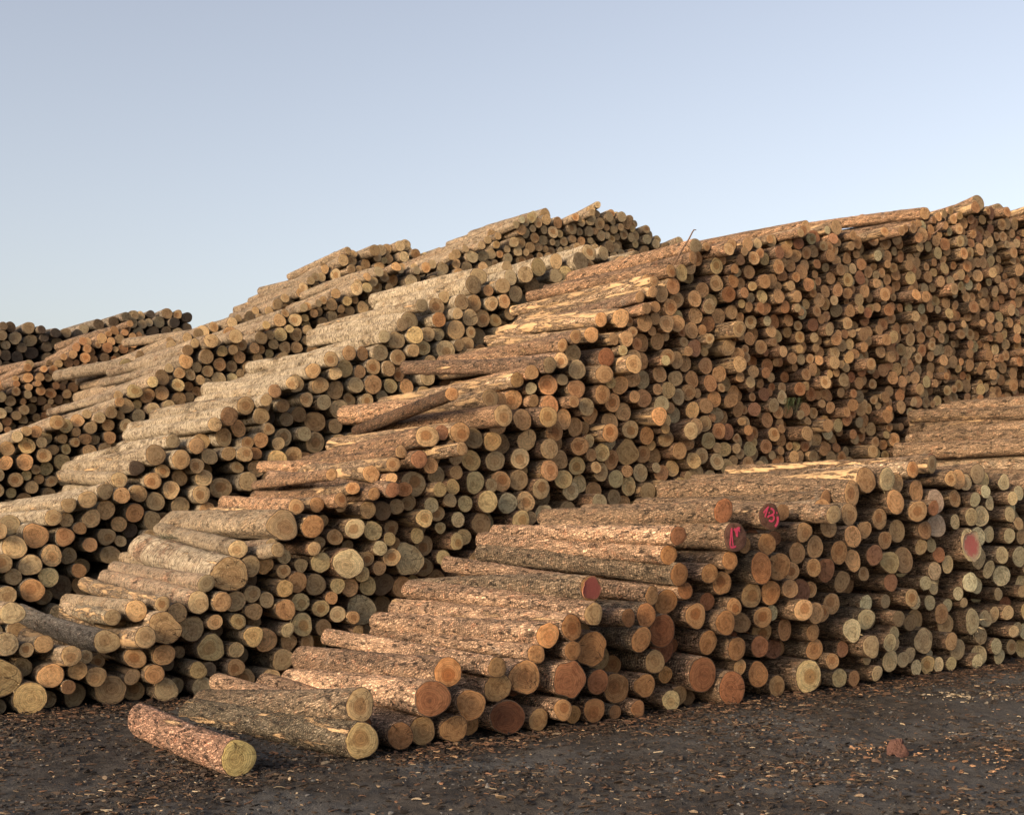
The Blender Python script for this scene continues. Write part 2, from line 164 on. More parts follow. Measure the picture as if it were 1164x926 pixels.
 5598,594,61,99,2,7149,609,89,88,2,6915,600,78,101,2,6483,597,83,93,24,7257,588,61,109,2,5118,594,61,101,2,6915,630,72,105,2,6879,633,89,109,26,
 6306,585,61,93,2,6225,609,78,85,2,7242,609,66,128,2,6810,543,55,85,2,6156,609,83,94,2,7038,621,89,101,2,5463,600,78,87,24,5781,603,61,99,28,
 6843,615,95,111,2,5607,621,78,99,2,6705,615,61,97,0,6045,618,78,108,20,5706,624,61,109,24,5550,615,89,100,24,4698,600,66,98,12,5253,603,95,98,2,
 7224,630,72,99,2,6609,612,66,100,20,6072,615,55,110,2,5304,564,55,94,2,7185,618,89,100,0,6603,639,66,101,2,7116,621,83,95,24,5823,615,66,100,28,
 6306,609,55,94,4,5640,618,83,92,24,6114,627,78,104,10,6795,621,72,115,24,4974,594,66,106,2,6972,627,61,120,28,5451,627,72,93,2,6396,612,83,89,4,
 6468,627,78,106,4,6282,630,72,86,2,5334,621,66,91,24,5937,633,89,102,24,6195,618,78,99,2,5277,627,72,115,0,6810,648,83,110,26,5601,648,61,106,2,
 6642,624,61,93,2,6669,639,83,97,2,6513,657,95,99,2,5793,633,95,67,0,5517,633,61,105,26,4821,600,66,109,10,6999,624,61,74,2,7155,639,61,95,28,
 6231,642,89,94,0,7314,621,66,73,2,6252,615,61,95,26,5991,651,83,116,28,6720,636,66,112,24,5730,603,55,99,2,5487,624,89,107,24,5385,636,78,83,2,
 7083,630,89,94,2,5862,624,83,105,2,5895,642,78,99,2,7071,663,83,96,28,6429,618,83,94,2,6948,627,61,119,4,5520,663,83,104,2,5850,657,95,74,2,
 5970,615,66,113,2,7308,648,72,103,2,6171,636,72,102,2,6846,654,89,110,2,6921,663,89,101,12,5418,627,55,90,24,6567,645,78,70,12,6408,648,95,104,2,
 6036,645,66,101,26,6330,645,61,107,24,6756,645,78,84,20,5679,627,72,99,2,6960,651,66,111,2,7335,639,55,98,2,6081,645,95,93,0,5571,645,89,115,28,
 5742,654,83,105,2,7185,654,89,93,0,6498,624,61,101,2,6117,660,83,90,2,5358,630,55,96,2,6372,642,83,96,2,6480,654,61,101,24,5250,639,66,110,2,
 5664,657,95,109,0,5361,657,72,104,24,7008,645,55,93,10,7110,648,55,75,2,5415,651,61,90,0,5307,627,72,97,2,7032,651,61,93,2,5484,657,72,84,24,
 6630,648,72,105,2,5316,657,83,103,2,6732,663,66,103,24,6603,666,66,96,24,5817,657,72,100,0,6303,648,66,94,24,5961,654,66,98,2,6150,657,78,109,26,
 5277,660,95,93,2,5400,612,55,93,24,6183,666,89,60,0,5697,648,66,101,2,5445,660,95,56,2,5934,669,83,107,24,5631,648,72,97,24,7266,657,89,90,28,
 5400,678,95,90,24,5580,615,61,99,2,6879,669,83,100,24,7236,654,61,92,24,6783,660,66,107,2,6954,681,83,111,2,7143,666,83,65,0,5583,675,72,95,26,
 6501,693,95,111,2,5784,666,78,95,2,7002,672,83,101,2,6270,657,78,79,2,6441,645,61,96,2,6000,684,89,105,2,6342,672,89,104,10,6642,678,89,103,10,
 5499,681,55,94,2,6696,657,78,114,26,5967,678,55,105,28,5895,678,95,105,2,4902,690,72,109,24,6570,675,72,95,4,7164,693,89,93,24,7131,693,66,98,24,
 6243,678,89,99,26,6534,684,78,103,28,7326,669,61,100,28,5823,684,66,103,24,6810,600,55,104,2,6303,681,95,93,2,6456,672,89,98,2,5538,642,55,97,24,
 6831,687,95,110,2,5328,690,89,68,2,6345,702,61,81,28,5610,669,55,107,26,5364,687,78,81,24,6396,681,78,96,0,5856,696,95,103,24,6690,690,83,110,4,
 6192,693,55,93,2,6039,675,83,111,10,7212,666,61,97,28,7323,699,83,101,26,5751,687,83,105,24,6873,696,55,110,2,4710,645,66,81,3,5670,690,66,110,0,
 7068,696,83,91,2,5682,717,83,111,26,6219,708,95,86,24,6786,687,66,99,10,6096,687,89,96,2,7281,687,78,96,0,7110,675,72,90,0,5715,669,72,102,4,
 5973,702,61,99,2,6213,666,61,100,2,6909,696,89,108,4,6153,690,83,92,2,6759,675,72,111,2,6543,657,55,86,0,5613,699,89,113,0,5634,675,61,108,28,
 5550,678,83,103,2,5451,693,66,88,24,6723,690,78,107,2,7242,684,89,100,24,6426,675,61,99,2,6984,648,55,79,2,6993,705,83,114,2,4971,657,61,120,10,
 5790,699,83,107,20,5256,693,95,104,2,7119,717,66,101,0,5721,699,78,131,2,6609,699,95,108,24,6792,720,95,101,2,6573,702,61,106,2,5541,705,61,102,2,
 5643,696,55,112,0,6069,672,55,116,2,6468,708,89,100,2,6033,708,78,99,20,6417,705,83,103,2,6291,711,66,90,24,5289,690,66,103,2,6000,720,89,96,24,
 6756,702,55,97,2,5931,705,95,99,26,7032,675,61,101,2,7026,705,83,91,26,5406,711,72,113,2,6672,669,55,101,20,6699,723,89,104,2,5265,726,72,90,26,
 6066,696,61,107,2,5820,714,72,87,2,5352,720,89,100,2,5481,702,78,97,2,7203,693,83,97,24,6573,732,89,80,28,6924,729,95,100,2,5922,738,72,100,24,
 7278,717,66,91,2,6546,711,66,101,2,6108,720,89,95,28,6651,705,55,107,2,6618,732,78,98,2,7173,729,95,88,10,5745,720,72,105,0,5436,720,78,91,2,
 5514,702,72,98,0,6342,729,72,103,2,5304,711,61,95,2,6174,717,83,94,2,6957,714,78,109,28,5634,726,83,106,0,6369,690,66,95,26,5895,714,78,99,24,
 6744,729,95,99,2,5316,738,89,97,2,6852,717,89,104,24,6264,702,72,84,2,5070,687,61,109,2,5784,735,95,97,0,6513,729,95,107,2,5715,729,72,108,2,
 6258,729,66,93,26,7233,714,66,95,0,6990,738,72,88,0,5145,693,55,100,26,6384,717,78,112,2,6060,729,95,87,26,5427,690,55,93,28,5691,678,55,98,2,
 5397,735,55,102,2,5568,702,66,106,2,6321,708,61,90,26,6231,747,95,93,2,7098,699,55,96,28,5532,735,95,91,2,5592,726,83,97,2,6303,741,95,98,2,
 5427,753,89,94,10,6099,753,78,98,2,5664,747,83,106,0,7050,723,66,104,2,6885,720,78,93,2,4854,672,61,111,10,5358,756,95,84,2,5379,711,55,96,4,
 6144,717,55,101,28,7245,735,55,71,10,5868,732,83,112,2,5469,735,89,73,2,6126,696,55,115,2,7335,771,95,105,2,6669,720,61,103,26,7107,744,83,100,2,
 6822,741,89,111,20,6387,747,66,110,2,7038,750,83,86,26,6750,768,95,104,2,5079,711,61,98,2,6468,744,89,103,2,7083,723,72,84,2,6417,738,78,98,2,
 4893,717,61,107,2,5472,768,72,93,26,6375,774,83,108,2,7302,735,78,91,2,5619,759,95,114,2,5835,744,89,106,2,7209,735,89,92,2,6543,747,78,100,2,
 6027,741,78,102,28,5985,753,95,98,28,5499,726,61,102,26,7161,765,95,106,0,6150,744,83,103,2,6714,756,89,101,2,5895,753,83,102,24,5697,753,78,106,26,
 6939,762,83,106,26,7269,744,66,103,28,5565,735,61,102,2,5736,747,66,115,2,6252,777,89,83,2,6672,747,66,99,2,5133,720,61,114,0,7125,774,89,98,2,
 5961,726,72,101,0,6885,756,95,116,24,6975,768,89,115,2,7266,774,78,95,2,5949,759,89,100,26,7140,738,78,94,2,7074,753,83,89,2,6339,762,83,87,2,
 5268,756,78,100,2,6051,765,89,100,24,5553,759,66,104,0,5736,780,95,114,2,6642,753,78,95,24,7209,768,72,96,26,6960,741,55,129,24,5499,756,78,102,26,
 5580,753,55,101,2,4962,726,61,103,2,6810,774,83,100,2,5880,786,95,111,26,5814,771,83,123,2,5142,744,66,98,2,6198,738,72,94,2,6852,747,55,117,2,
 6504,762,72,120,24,6786,753,66,111,28,6294,774,72,101,2,6567,768,83,110,2,7299,765,72,99,2,5529,765,55,92,2,6468,780,83,108,2,6270,750,55,94,2,
 6210,777,89,91,2,6438,762,83,102,28,4893,741,61,101,3,6597,753,72,112,2,6267,807,78,86,20,5952,795,89,92,2,5775,768,72,107,28,6441,720,55,101,12,
 6363,744,55,102,2,5586,780,83,115,28,5301,765,66,91,10,5619,792,66,104,2,4938,774,66,120,3,6930,795,83,99,2,6165,777,95,92,0,5457,795,83,101,2,
 5241,735,55,115,2,6663,780,95,103,2,5553,792,89,102,4,6426,795,89,103,8,5394,762,78,99,2,6606,780,66,117,24,6645,726,55,76,26,5697,780,55,111,2,
 6087,780,72,104,28,5646,774,61,107,2,5793,795,78,101,2,6780,792,89,107,26,7224,795,83,102,2,7026,783,89,100,24,5241,759,55,70,2,6534,780,95,105,0,
 6711,789,66,93,0,7236,756,61,101,2,6129,771,83,98,28,7062,783,78,89,2,6012,765,55,97,28,7182,792,78,92,26,7095,789,78,89,2,6393,801,78,99,2,
 6000,792,95,98,28,5847,777,78,99,26,5289,789,66,93,2,7017,732,55,93,2,5376,786,66,100,8,7293,792,66,99,2,4962,753,72,108,2,6333,798,95,95,10,
 5301,813,66,102,2,5502,786,66,98,28,6903,783,66,101,2,6879,786,55,86,2,7323,798,55,111,2,5016,720,61,98,2,6594,807,78,106,2,6993,798,83,101,2,
 7050,810,72,105,2,6852,771,61,99,24,5688,807,83,106,28,6528,816,89,110,26,6837,795,72,104,24,5328,780,89,94,0,6663,813,72,103,0,5919,780,95,94,4,
 7008,756,55,97,26,6051,801,83,98,2,6111,795,66,97,2,5871,822,89,97,24,5415,789,89,95,24,5835,804,72,104,2,6405,765,61,119,24,6978,831,95,101,2,
 5370,816,83,99,24,7263,807,78,76,26,5649,804,89,83,2,6207,813,83,87,12,6471,813,83,107,28,4908,768,66,121,3,7146,798,72,101,2,5451,822,55,117,0,
 5256,798,89,94,2,6504,789,61,138,28,6096,822,89,97,2,6630,801,89,100,2,7203,822,89,90,26,5793,828,89,95,24,7056,840,78,100,0,5724,816,89,60,2,
 5418,822,78,111,24,5505,819,89,102,8,6561,801,72,106,24,6738,804,89,100,4,5925,813,72,100,24,6048,834,83,94,2,6264,837,72,102,28,5550,825,72,109,2,
 6009,825,72,95,2,6882,813,72,101,0,7098,822,78,89,0,5613,819,72,100,24,6150,807,72,99,2,6921,828,83,100,0,6345,831,78,95,2,6705,813,55,72,4,
 6417,828,83,113,2,6300,801,66,100,24,7317,825,83,99,2,5760,807,83,89,2,5673,777,66,107,24,6309,831,89,97,28,6660,846,89,98,2,6789,819,55,82,0,
 6852,822,78,87,2,5925,846,89,92,2,7167,819,72,91,2,6159,840,95,98,28,5583,810,66,104,2,7131,825,78,94,2,6498,831,78,118,24,5391,846,95,112,2,
 5658,840,95,99,12,6819,822,83,99,10,7287,825,66,110,2,5979,819,78,96,2,6609,834,78,112,0,5076,735,61,96,24,6000,855,83,94,0,6948,846,72,98,2,
 7020,819,83,97,24,6540,843,61,85,2,7239,828,83,121,2,6687,798,55,108,2,6456,840,72,108,10,5445,849,78,119,2,5952,825,55,92,28,5334,813,72,107,24,
 6723,834,72,104,2,6366,807,61,95,2,5898,810,55,72,2,6180,804,55,85,2,6825,855,78,92,10,7170,852,83,91,0,5604,849,83,102,26,6783,849,95,91,2,
 6582,831,55,107,0,5313,837,66,100,20,7266,849,89,98,26,5475,816,55,113,2,7092,855,89,92,2,6237,825,78,104,2,5499,855,89,75,2,6198,843,72,101,2,
 7203,855,72,83,2,6960,795,61,104,2,6588,858,72,88,24,6885,843,72,92,2,6120,852,95,80,2,6312,861,55,116,2,5760,840,72,112,4,5277,819,55,101,10,
 6381,825,55,108,24,5865,858,89,109,24,5565,855,95,107,2,6480,852,55,103,2,6231,798,55,93,28,6696,834,61,106,0,6258,864,61,100,2,5271,843,66,108,24,
 5826,834,78,74,24,6372,852,78,111,2,5967,849,78,117,28,6765,819,66,119,2,6558,828,55,141,0,6126,816,55,100,24,7134,855,72,96,28,5310,864,61,104,26,
 5697,840,89,107,2,7008,849,72,99,2,5727,846,61,113,26,5346,843,83,104,10,6078,855,95,92,2,6912,858,66,108,2,6558,867,83,112,28,5772,867,78,72,2,
 6948,816,55,96,24,6231,852,55,110,28,5898,834,61,93,2,7332,858,95,100,0,5472,840,61,96,2,6420,861,83,110,2,6855,852,72,91,4,5529,843,66,100,26,
 5832,864,66,101,2,5337,876,89,112,2,6726,867,83,98,2,6627,858,72,116,2,6447,867,55,106,2,6198,876,95,102,2,7044,867,72,90,26,5709,867,55,97,2,
 6984,864,66,94,26,7185,879,72,96,28,7272,882,78,105,2,6033,861,72,93,2,5247,870,83,101,2,5922,876,61,95,24,6753,840,55,99,28,7299,852,72,105,24,
 6756,864,61,100,0,5664,870,55,79,2,6159,876,83,109,10,6288,852,61,95,0,6336,858,61,108,2,6804,879,78,100,26,6336,888,89,96,2,5631,861,66,106,0,
 5562,894,95,95,10,6837,882,66,95,2,5373,882,95,108,2,5283,870,72,97,2,6663,879,66,100,2,5436,876,66,113,0,7308,888,95,104,2,7017,882,83,91,2,
 6513,861,83,114,2,6012,882,66,91,10,5958,876,61,95,24,6879,876,89,94,26,6288,882,78,99,2,7152,882,89,96,12,5838,897,95,112,2,6441,894,83,105,10,
 5601,882,83,103,2,6687,855,55,103,2,5511,888,89,111,24,6378,885,89,109,2,5736,873,83,107,28,5805,858,66,100,26,5769,900,89,104,2,5538,870,61,108,28,
 6483,879,78,111,2,5298,897,83,104,2,6054,882,78,98,8,6957,873,72,104,10,6084,888,72,102,2,5898,861,66,94,28,6930,876,61,98,2,7095,891,89,91,2,
 5886,882,55,94,2,6717,900,89,94,2,6234,879,72,98,24,7230,855,61,97,2,7227,882,72,106,2,6909,885,55,93,28,5466,873,83,101,2,7248,906,89,108,2,
 6171,909,89,100,2,7068,879,61,104,0,6261,903,95,117,24,5409,873,66,103,2,6528,888,72,119,26,6828,906,61,107,2,6756,897,95,96,2,6669,906,66,104,2,
 5724,900,66,99,2,5919,900,55,98,20,6501,903,66,100,28,5799,885,66,101,20,5643,888,83,107,24,6609,879,66,91,2,5265,894,66,98,0,7122,879,61,97,2,
 7206,906,83,89,2,6555,897,66,106,2,7290,921,95,95,2,6120,885,61,103,0,6090,918,78,97,24,6210,906,66,103,2,5343,909,72,80,2,6330,921,72,112,2,
 7056,900,61,99,12,6690,879,66,100,2,6042,912,83,109,2,5880,903,55,94,2,5532,912,66,95,28,5421,903,83,105,24,6984,897,95,100,2,6951,900,61,106,2,
 5454,900,66,114,2,5688,885,78,106,2,5490,918,95,108,24,5958,906,78,121,2,5982,876,55,87,10,6891,903,55,90,0,6621,909,95,106,2,7026,915,89,94,24,
 6579,885,55,106,4,6357,909,61,95,2,7137,912,78,101,2,6408,906,89,93,2,6651,933,89,97,2,6858,906,89,103,2,5589,909,61,96,24,7101,927,95,101,0,
 5823,927,72,104,2,7221,933,72,104,26,6273,936,83,101,28,6789,906,78,93,28,6471,915,95,116,2,5451,930,83,106,2,6132,912,83,95,26,5259,921,66,107,24,
 5691,921,95,106,10,6924,909,83,104,2,5238,897,61,107,2,7143,939,61,97,2,5988,900,66,96,2,5760,936,95,100,4,6897,930,78,105,0,5862,927,89,94,0,
 7332,918,95,101,4,6738,924,66,92,4,7167,909,66,100,26,6966,930,95,98,28,5637,921,83,98,2,6309,900,61,108,2,6354,936,66,99,24,6531,915,61,108,0,
 6639,882,55,108,28,5703,951,66,97,0,6591,906,55,105,2,7059,930,89,88,2,6837,933,78,123,28,5601,936,89,72,28,5388,918,95,113,2,6561,924,72,107,4,
 5733,924,55,96,12,6780,939,95,99,0,5901,918,72,96,24,5955,939,83,90,2,6027,945,95,95,2,6150,942,89,120,0,5304,930,83,109,2,5571,924,55,98,2,
 5358,936,78,103,10,5991,927,61,102,2,7098,963,83,99,24,6591,936,89,68,24,7260,933,55,101,26,7005,945,95,87,8,6909,960,83,92,24,6231,930,95,80,2,
 6381,918,61,102,2,5292,963,89,104,3,6438,927,72,101,24,6504,933,83,109,24,6186,936,66,109,0,5664,945,83,104,2,6399,939,78,97,2,5802,909,55,92,2,
 6693,924,78,81,0,5901,948,78,94,2,7179,939,95,119,0,5520,939,78,101,2,5271,942,55,108,2,5205,939,78,112,21,6066,939,83,99,20,6948,963,95,105,2,
 5229,921,61,91,2,7263,963,89,99,2,6099,945,66,101,20,5796,930,55,96,2,6012,906,55,95,2,5472,957,89,105,2,6591,972,89,99,2,5835,951,61,99,0,
 6717,939,61,97,0,5394,954,83,112,4,6723,969,89,96,24,5367,966,66,69,27,7047,960,72,101,2,6621,948,72,105,2,6537,945,89,108,2,5667,903,55,99,2,
 6867,945,83,93,2,6276,972,89,104,8,5805,957,83,97,2,7311,948,72,102,2,5904,978,72,103,26,6474,951,78,99,24,5862,960,66,99,2,6072,972,83,103,2,
 5634,951,66,91,0,6501,966,72,110,24,6306,939,72,101,2,6825,966,95,58,2,6810,924,55,86,2,6291,915,55,89,0,6228,963,66,106,10,6933,936,55,98,2,
 5418,933,66,108,0,7170,975,89,102,26,5604,972,83,110,2,6876,975,72,88,2,6252,954,55,103,2,6333,951,61,106,28,5526,972,83,102,2,6372,960,78,101,2,
 5565,948,66,104,24,5928,921,61,93,2,7305,981,95,111,2,6645,963,55,101,24,6171,969,83,107,0,5331,945,66,107,24,6414,966,78,106,0,7221,966,89,106,24,
 5934,966,89,96,2,5733,957,72,98,0,6684,957,95,127,2,5682,972,78,91,2,6306,966,55,112,2,6459,981,89,107,2,5988,960,95,102,10,6039,978,78,96,2,
 6747,948,61,95,28,5871,984,61,105,2,5430,963,95,108,2,6123,963,83,107,2,7134,966,78,98,2,7008,984,95,100,2,5976,993,83,104,2,5481,990,83,107,4,
 7062,990,95,100,2,5640,978,72,96,2,6756,972,66,92,0,6540,981,89,125,2,5766,972,83,100,24,6198,957,55,99,2,5262,963,55,94,3,6168,999,66,101,24,
 6510,999,83,108,2,5559,981,89,100,2,6567,954,61,96,2,5721,984,78,93,2,6654,990,89,109,2,6111,990,66,99,26,6372,990,66,108,10,6408,999,83,94,2,
 6813,1002,95,92,2,7119,993,78,105,0,7149,1008,89,119,2,5337,972,66,101,1,5409,990,78,93,1,5793,990,78,87,0,6330,978,72,101,2,6849,984,55,88,2,
 6222,993,83,108,28,6075,1002,61,99,2,5766,1002,61,92,2,6447,951,55,97,26,5838,975,61,94,28,6366,1017,66,105,4,6603,1005,83,93,2,5622,999,66,102,2,
 6918,993,89,95,0,6009,987,72,99,24,6873,1008,89,98,24,6438,1005,66,104,2,6930,1026,89,99,10,6789,972,72,81,0,5829,1002,78,104,8,6567,990,55,90,24,
 5925,1002,83,64,24,6621,975,61,113,2,7245,993,83,104,2,6759,996,55,90,2,6969,996,95,112,0,7200,987,61,105,4,6303,999,95,111,2,7314,1014,78,107,2,
 6138,1002,83,108,26,5514,999,66,95,24,5499,966,55,101,2,6519,1026,61,92,2,6732,1002,72,106,28,6981,966,66,96,26,5379,987,55,103,3,5559,1014,78,97,10,
 5718,1014,66,101,2,6336,1008,78,125,0,6012,1017,78,94,2,6690,990,72,102,26,7035,1011,78,106,28,6249,984,61,109,24,7245,1026,83,104,2,6897,1029,66,91,4,
 6243,1020,89,112,2,5742,1002,55,87,24,5451,987,61,104,26,6045,1011,83,93,2,5664,999,83,93,2,6972,1032,83,97,2,5586,996,66,106,0,5802,1023,83,84,0,
 7197,1011,55,96,2,6546,1011,61,98,24,6687,1023,95,97,26,5889,1008,89,98,2,5802,1053,55,103,1,5610,1029,95,82,5,7092,990,55,108,2,5649,1026,72,98,4,
 6150,1029,61,102,2,6195,984,55,108,2,5460,1011,66,122,25,6417,1026,61,91,2,7080,1023,95,103,2,6351,1044,89,105,2,7113,1023,66,115,24,7278,1008,89,83,2,
 6390,1041,95,97,2,6612,1032,55,103,2,5976,1026,72,90,2,6819,1038,83,96,2,6633,1014,66,97,28,6468,1014,83,89,0,6759,1023,78,100,24,7155,1044,89,109,4,
 6270,1002,61,107,2,5892,1044,89,94,2,6180,1026,78,80,2,7098,1056,95,109,24,7023,1035,55,100,2,6081,1029,72,74,24,6573,1020,83,95,2,5577,1038,72,73,11,
 7200,1035,66,111,24,5934,1029,61,94,0,6012,1047,72,109,28,6783,1047,89,94,2,7224,1056,89,96,24,5754,1029,89,98,3,6852,1035,83,92,26,5694,999,61,71,28,
 6105,1017,61,102,2,6285,1032,95,105,2,5634,1047,55,94,9,6444,1035,72,99,28,7314,1047,89,99,2,7005,1014,55,103,24,6546,1044,95,108,2,5952,1011,61,98,24,
 6252,1056,95,113,26,6318,1041,78,106,2,6513,1050,61,86,28,5718,1041,66,104,3,5682,1023,66,92,2,5487,1020,66,112,25,7275,1044,89,75,10,6117,1044,89,104,10,
 6726,1035,95,87,0,6207,1020,61,101,2,5856,1014,72,99,28,6081,1059,78,100,26,6645,1044,95,116,4,6843,1005,55,93,20,6858,1071,95,105,2,6483,1044,83,91,2,
 7188,1062,83,106,26,6999,1038,55,112,2,7146,1077,78,107,2,6693,1056,72,96,2,6177,1059,78,99,2,6051,1044,83,91,2,6210,1050,89,117,2,6579,1050,66,97,2,
 6780,1005,61,101,2,7050,1047,95,107,2,6108,1077,83,104,2,6924,1062,95,98,26,5925,1059,89,101,3,5433,1002,55,129,29,6612,1056,66,100,24,6456,1059,55,85,2,
 7011,1062,78,116,2,6807,1068,66,89,0,7218,1002,55,108,28,5961,1056,89,92,2,6486,1074,66,91,2,6690,1086,78,100,2,6606,1086,83,119,2,7257,1074,83,102,28,
 5547,1041,72,76,1,6315,1077,95,111,2,6753,1050,61,101,2,6423,1059,89,96,26,6375,1074,89,97,2,6885,1050,55,95,2,6975,1068,95,88,24,6204,1086,89,113,26,
 7176,1020,61,105,2,6144,1071,95,107,24,7308,1083,89,97,2,6726,1068,72,69,26,6828,1086,72,102,2,7185,1095,72,96,24,6642,1077,72,94,28,6762,1077,83,98,2,
 7125,1044,55,104,2,7053,1083,83,100,2,6537,1074,61,100,2,6285,1065,61,104,24,6951,1050,55,101,0,6573,1077,72,97,2,6447,1080,61,89,12,6936,1098,95,99,2,
 6405,1083,61,90,2,7083,1086,66,106,2,5991,1068,72,114,24,5868,1065,66,128,3,6246,1095,95,105,28,5778,1050,66,132,3,5961,1089,72,115,3,7011,1095,78,106,2,
 7224,1089,72,107,24,7329,1110,78,99,2,6669,1068,61,103,28,6552,1092,55,99,2,6282,1092,72,106,24,7278,1095,66,93,2,6345,1092,72,99,0,5895,1074,61,108,1,
 6633,1101,55,100,12,6393,1110,83,104,28,6894,1071,61,116,4,6072,1086,61,103,24,5997,1101,89,104,3,6894,1095,55,106,2,6759,1110,72,103,2,6690,1116,66,94,2,
 6789,1089,66,94,2,7152,1104,55,103,2,7119,1077,55,104,24,6426,1101,78,93,2,7113,1104,83,110,2,6318,1107,55,96,2,6039,1119,61,98,3,6510,1092,83,109,2,
 6105,1110,72,97,2,6357,1122,89,96,4,6972,1101,66,104,2,6144,1101,55,98,2,6663,1095,61,91,28,7185,1122,55,109,4,6462,1107,95,87,28,6888,1122,78,103,4,
 6231,1128,83,102,24,6597,1119,89,123,2,6537,1116,83,98,2,6291,1119,66,107,2,6726,1098,78,94,28,6852,1101,55,104,0,7275,1125,78,93,26,7110,1137,83,111,24,
 6171,1086,55,92,0,6999,1128,95,111,0,6201,1119,72,112,2,7086,1113,61,99,2,6771,1134,61,95,26,6813,1116,95,96,28,6492,1116,61,103,0,6654,1119,66,98,24,
 5934,1086,55,112,3,7227,1122,83,105,28,6852,1131,83,97,2,6423,1134,89,92,2,6132,1122,61,111,2,7047,1116,83,105,2,6129,1149,66,101,3,7074,1143,95,106,2,
 6171,1110,55,106,10,6921,1131,83,109,24,6069,1116,83,95,11,6321,1137,95,97,24,6816,1152,78,98,2,6885,1155,89,124,0,7179,1149,78,74,2,7248,1149,89,98,0,
 6789,1149,55,97,0,6960,1128,83,96,28,6735,1131,89,111,24,7155,1128,66,104,2,7308,1137,89,114,26,6168,1140,89,83,21,6684,1146,83,110,2,7263,1182,89,94,2,
 6465,1140,72,94,2,6543,1143,55,90,2,6762,1158,66,109,0,6942,1155,72,108,2,7020,1158,89,109,2,6639,1146,89,96,2,7152,1155,61,108,2,6498,1143,78,95,2,
 7299,1110,55,96,24,6387,1146,89,89,2,6342,1164,78,94,24,6261,1122,61,99,2,6267,1152,89,98,2,6567,1131,72,98,0,6561,1161,72,92,2,6714,1161,83,113,4,
 6588,1146,55,94,4,7296,1170,89,99,20,6183,1167,66,94,29,6444,1161,72,90,4,6972,1155,66,102,0,7071,1176,72,110,0,6306,1167,72,99,24,7248,1101,61,93,2,
 6216,1155,72,98,2,6753,1188,89,107,26,6375,1176,72,97,26,6240,1167,61,101,26,6846,1164,78,115,4,7215,1149,66,75,2,7188,1176,66,106,26,6663,1173,89,104,24,
 7110,1167,66,101,2,7140,1182,89,113,2,6783,1173,61,111,28,6495,1179,95,94,0,6411,1167,72,76,2,6108,1137,55,101,3,6975,1188,89,88,24,6597,1167,55,79,2,
 7104,1194,66,100,24,6450,1191,78,86,2,6621,1170,61,95,26,7044,1182,66,99,26,6915,1167,72,103,28,6594,1197,95,87,0,6888,1191,89,108,24,6816,1185,83,110,2,
 6930,1197,95,101,2,6330,1191,66,69,0,7137,1218,89,98,24,7008,1188,72,112,2,7302,1206,95,98,2,6261,1188,89,120,25,6693,1188,78,111,2,7062,1203,66,100,28,
 6219,1182,61,93,27,6522,1161,66,85,24,6720,1209,95,106,28,6414,1200,95,100,5,7221,1176,66,102,2,6636,1197,89,71,24,6540,1188,89,90,0,7170,1203,89,105,0,
 6852,1194,72,100,24,6810,1218,78,112,2,7212,1206,89,74,2,6783,1203,78,110,4,6894,1227,95,109,2,7005,1221,89,102,4,7257,1212,61,101,0,7092,1218,66,104,26,
 6972,1218,55,109,24,6756,1221,72,125,24,6945,1230,83,100,28,6498,1215,78,102,25,6678,1218,89,105,28,7191,1227,55,103,24,6465,1218,78,84,3,6795,1245,78,122,9,
 7236,1233,89,95,2,7035,1206,61,90,2,7065,1227,55,95,4,7035,1230,55,94,0,6708,1242,83,112,3,6642,1230,72,100,3,6615,1218,55,99,2,6858,1227,83,111,28,
 7032,1260,89,92,0,7206,1248,72,124,24,7281,1236,89,89,2,7110,1239,72,101,2,7164,1242,89,108,2,6384,1200,55,104,3,6750,1251,78,112,3,6930,1257,72,101,28,
 7317,1251,95,72,2,6831,1251,95,113,25,6870,1254,66,124,24,7179,1275,89,97,2,7095,1269,95,113,28,6603,1239,66,117,11,6978,1248,89,66,4,7134,1248,55,106,26,
 6954,1278,89,106,3,7230,1272,95,97,2,7143,1272,72,92,10,7308,1287,89,85,20,7275,1272,89,104,24,6438,1218,55,87,29,6675,1251,72,118,3,7083,1242,55,103,2,
 6903,1257,61,94,2,7011,1287,83,99,29,7047,1293,89,91,9,6912,1278,55,103,3,7275,1308,83,91,3,7062,1251,61,120,8,7230,1308,83,118,13,6852,1275,61,102,25,
 7308,1317,61,90,27,7116,1296,78,69,3,7194,1305,78,119,3,6885,1278,72,114,3,7152,1302,83,108,11,6984,1278,61,79,27,7254,1329,66,114,25,6582,1224,55,77,27,
 7089,1299,55,84,27,7290,1332,55,87,3],
'C': [3760,291,107,78,1,3727,214,99,105,20,3751,186,86,102,20,3823,141,89,88,20,3863,158,127,83,16,3730,150,95,115,0,3872,225,88,94,20,3889,194,78,101,2,
 3866,301,81,95,1,3891,283,68,101,2,3913,248,77,101,22,3988,254,66,92,0,3961,225,104,97,12,4018,277,79,84,18,4018,243,97,80,18,3984,353,91,101,3,
 3954,322,104,93,0,3989,291,87,87,0,4059,299,103,94,0,4092,304,68,85,20,4049,266,71,101,0,3725,280,82,100,1,4152,420,87,108,0,4193,442,95,98,0,
 4203,479,95,70,1,4242,488,111,85,1,4279,510,97,85,3,4320,574,69,114,1,4349,566,85,82,20,4387,566,80,94,20,4324,539,98,99,0,4368,538,85,76,18,
 4406,536,86,86,14,4334,508,71,108,0,4315,482,90,106,2,4284,475,74,103,0,4361,476,79,106,0,4400,448,109,107,0,4355,436,123,109,10,4302,451,75,106,2,
 4266,448,93,114,0,4232,449,83,107,0,4256,418,70,105,0,4308,417,103,102,0,4336,393,75,105,0,4177,393,100,100,0,4128,393,90,90,0,4083,407,80,95,0,
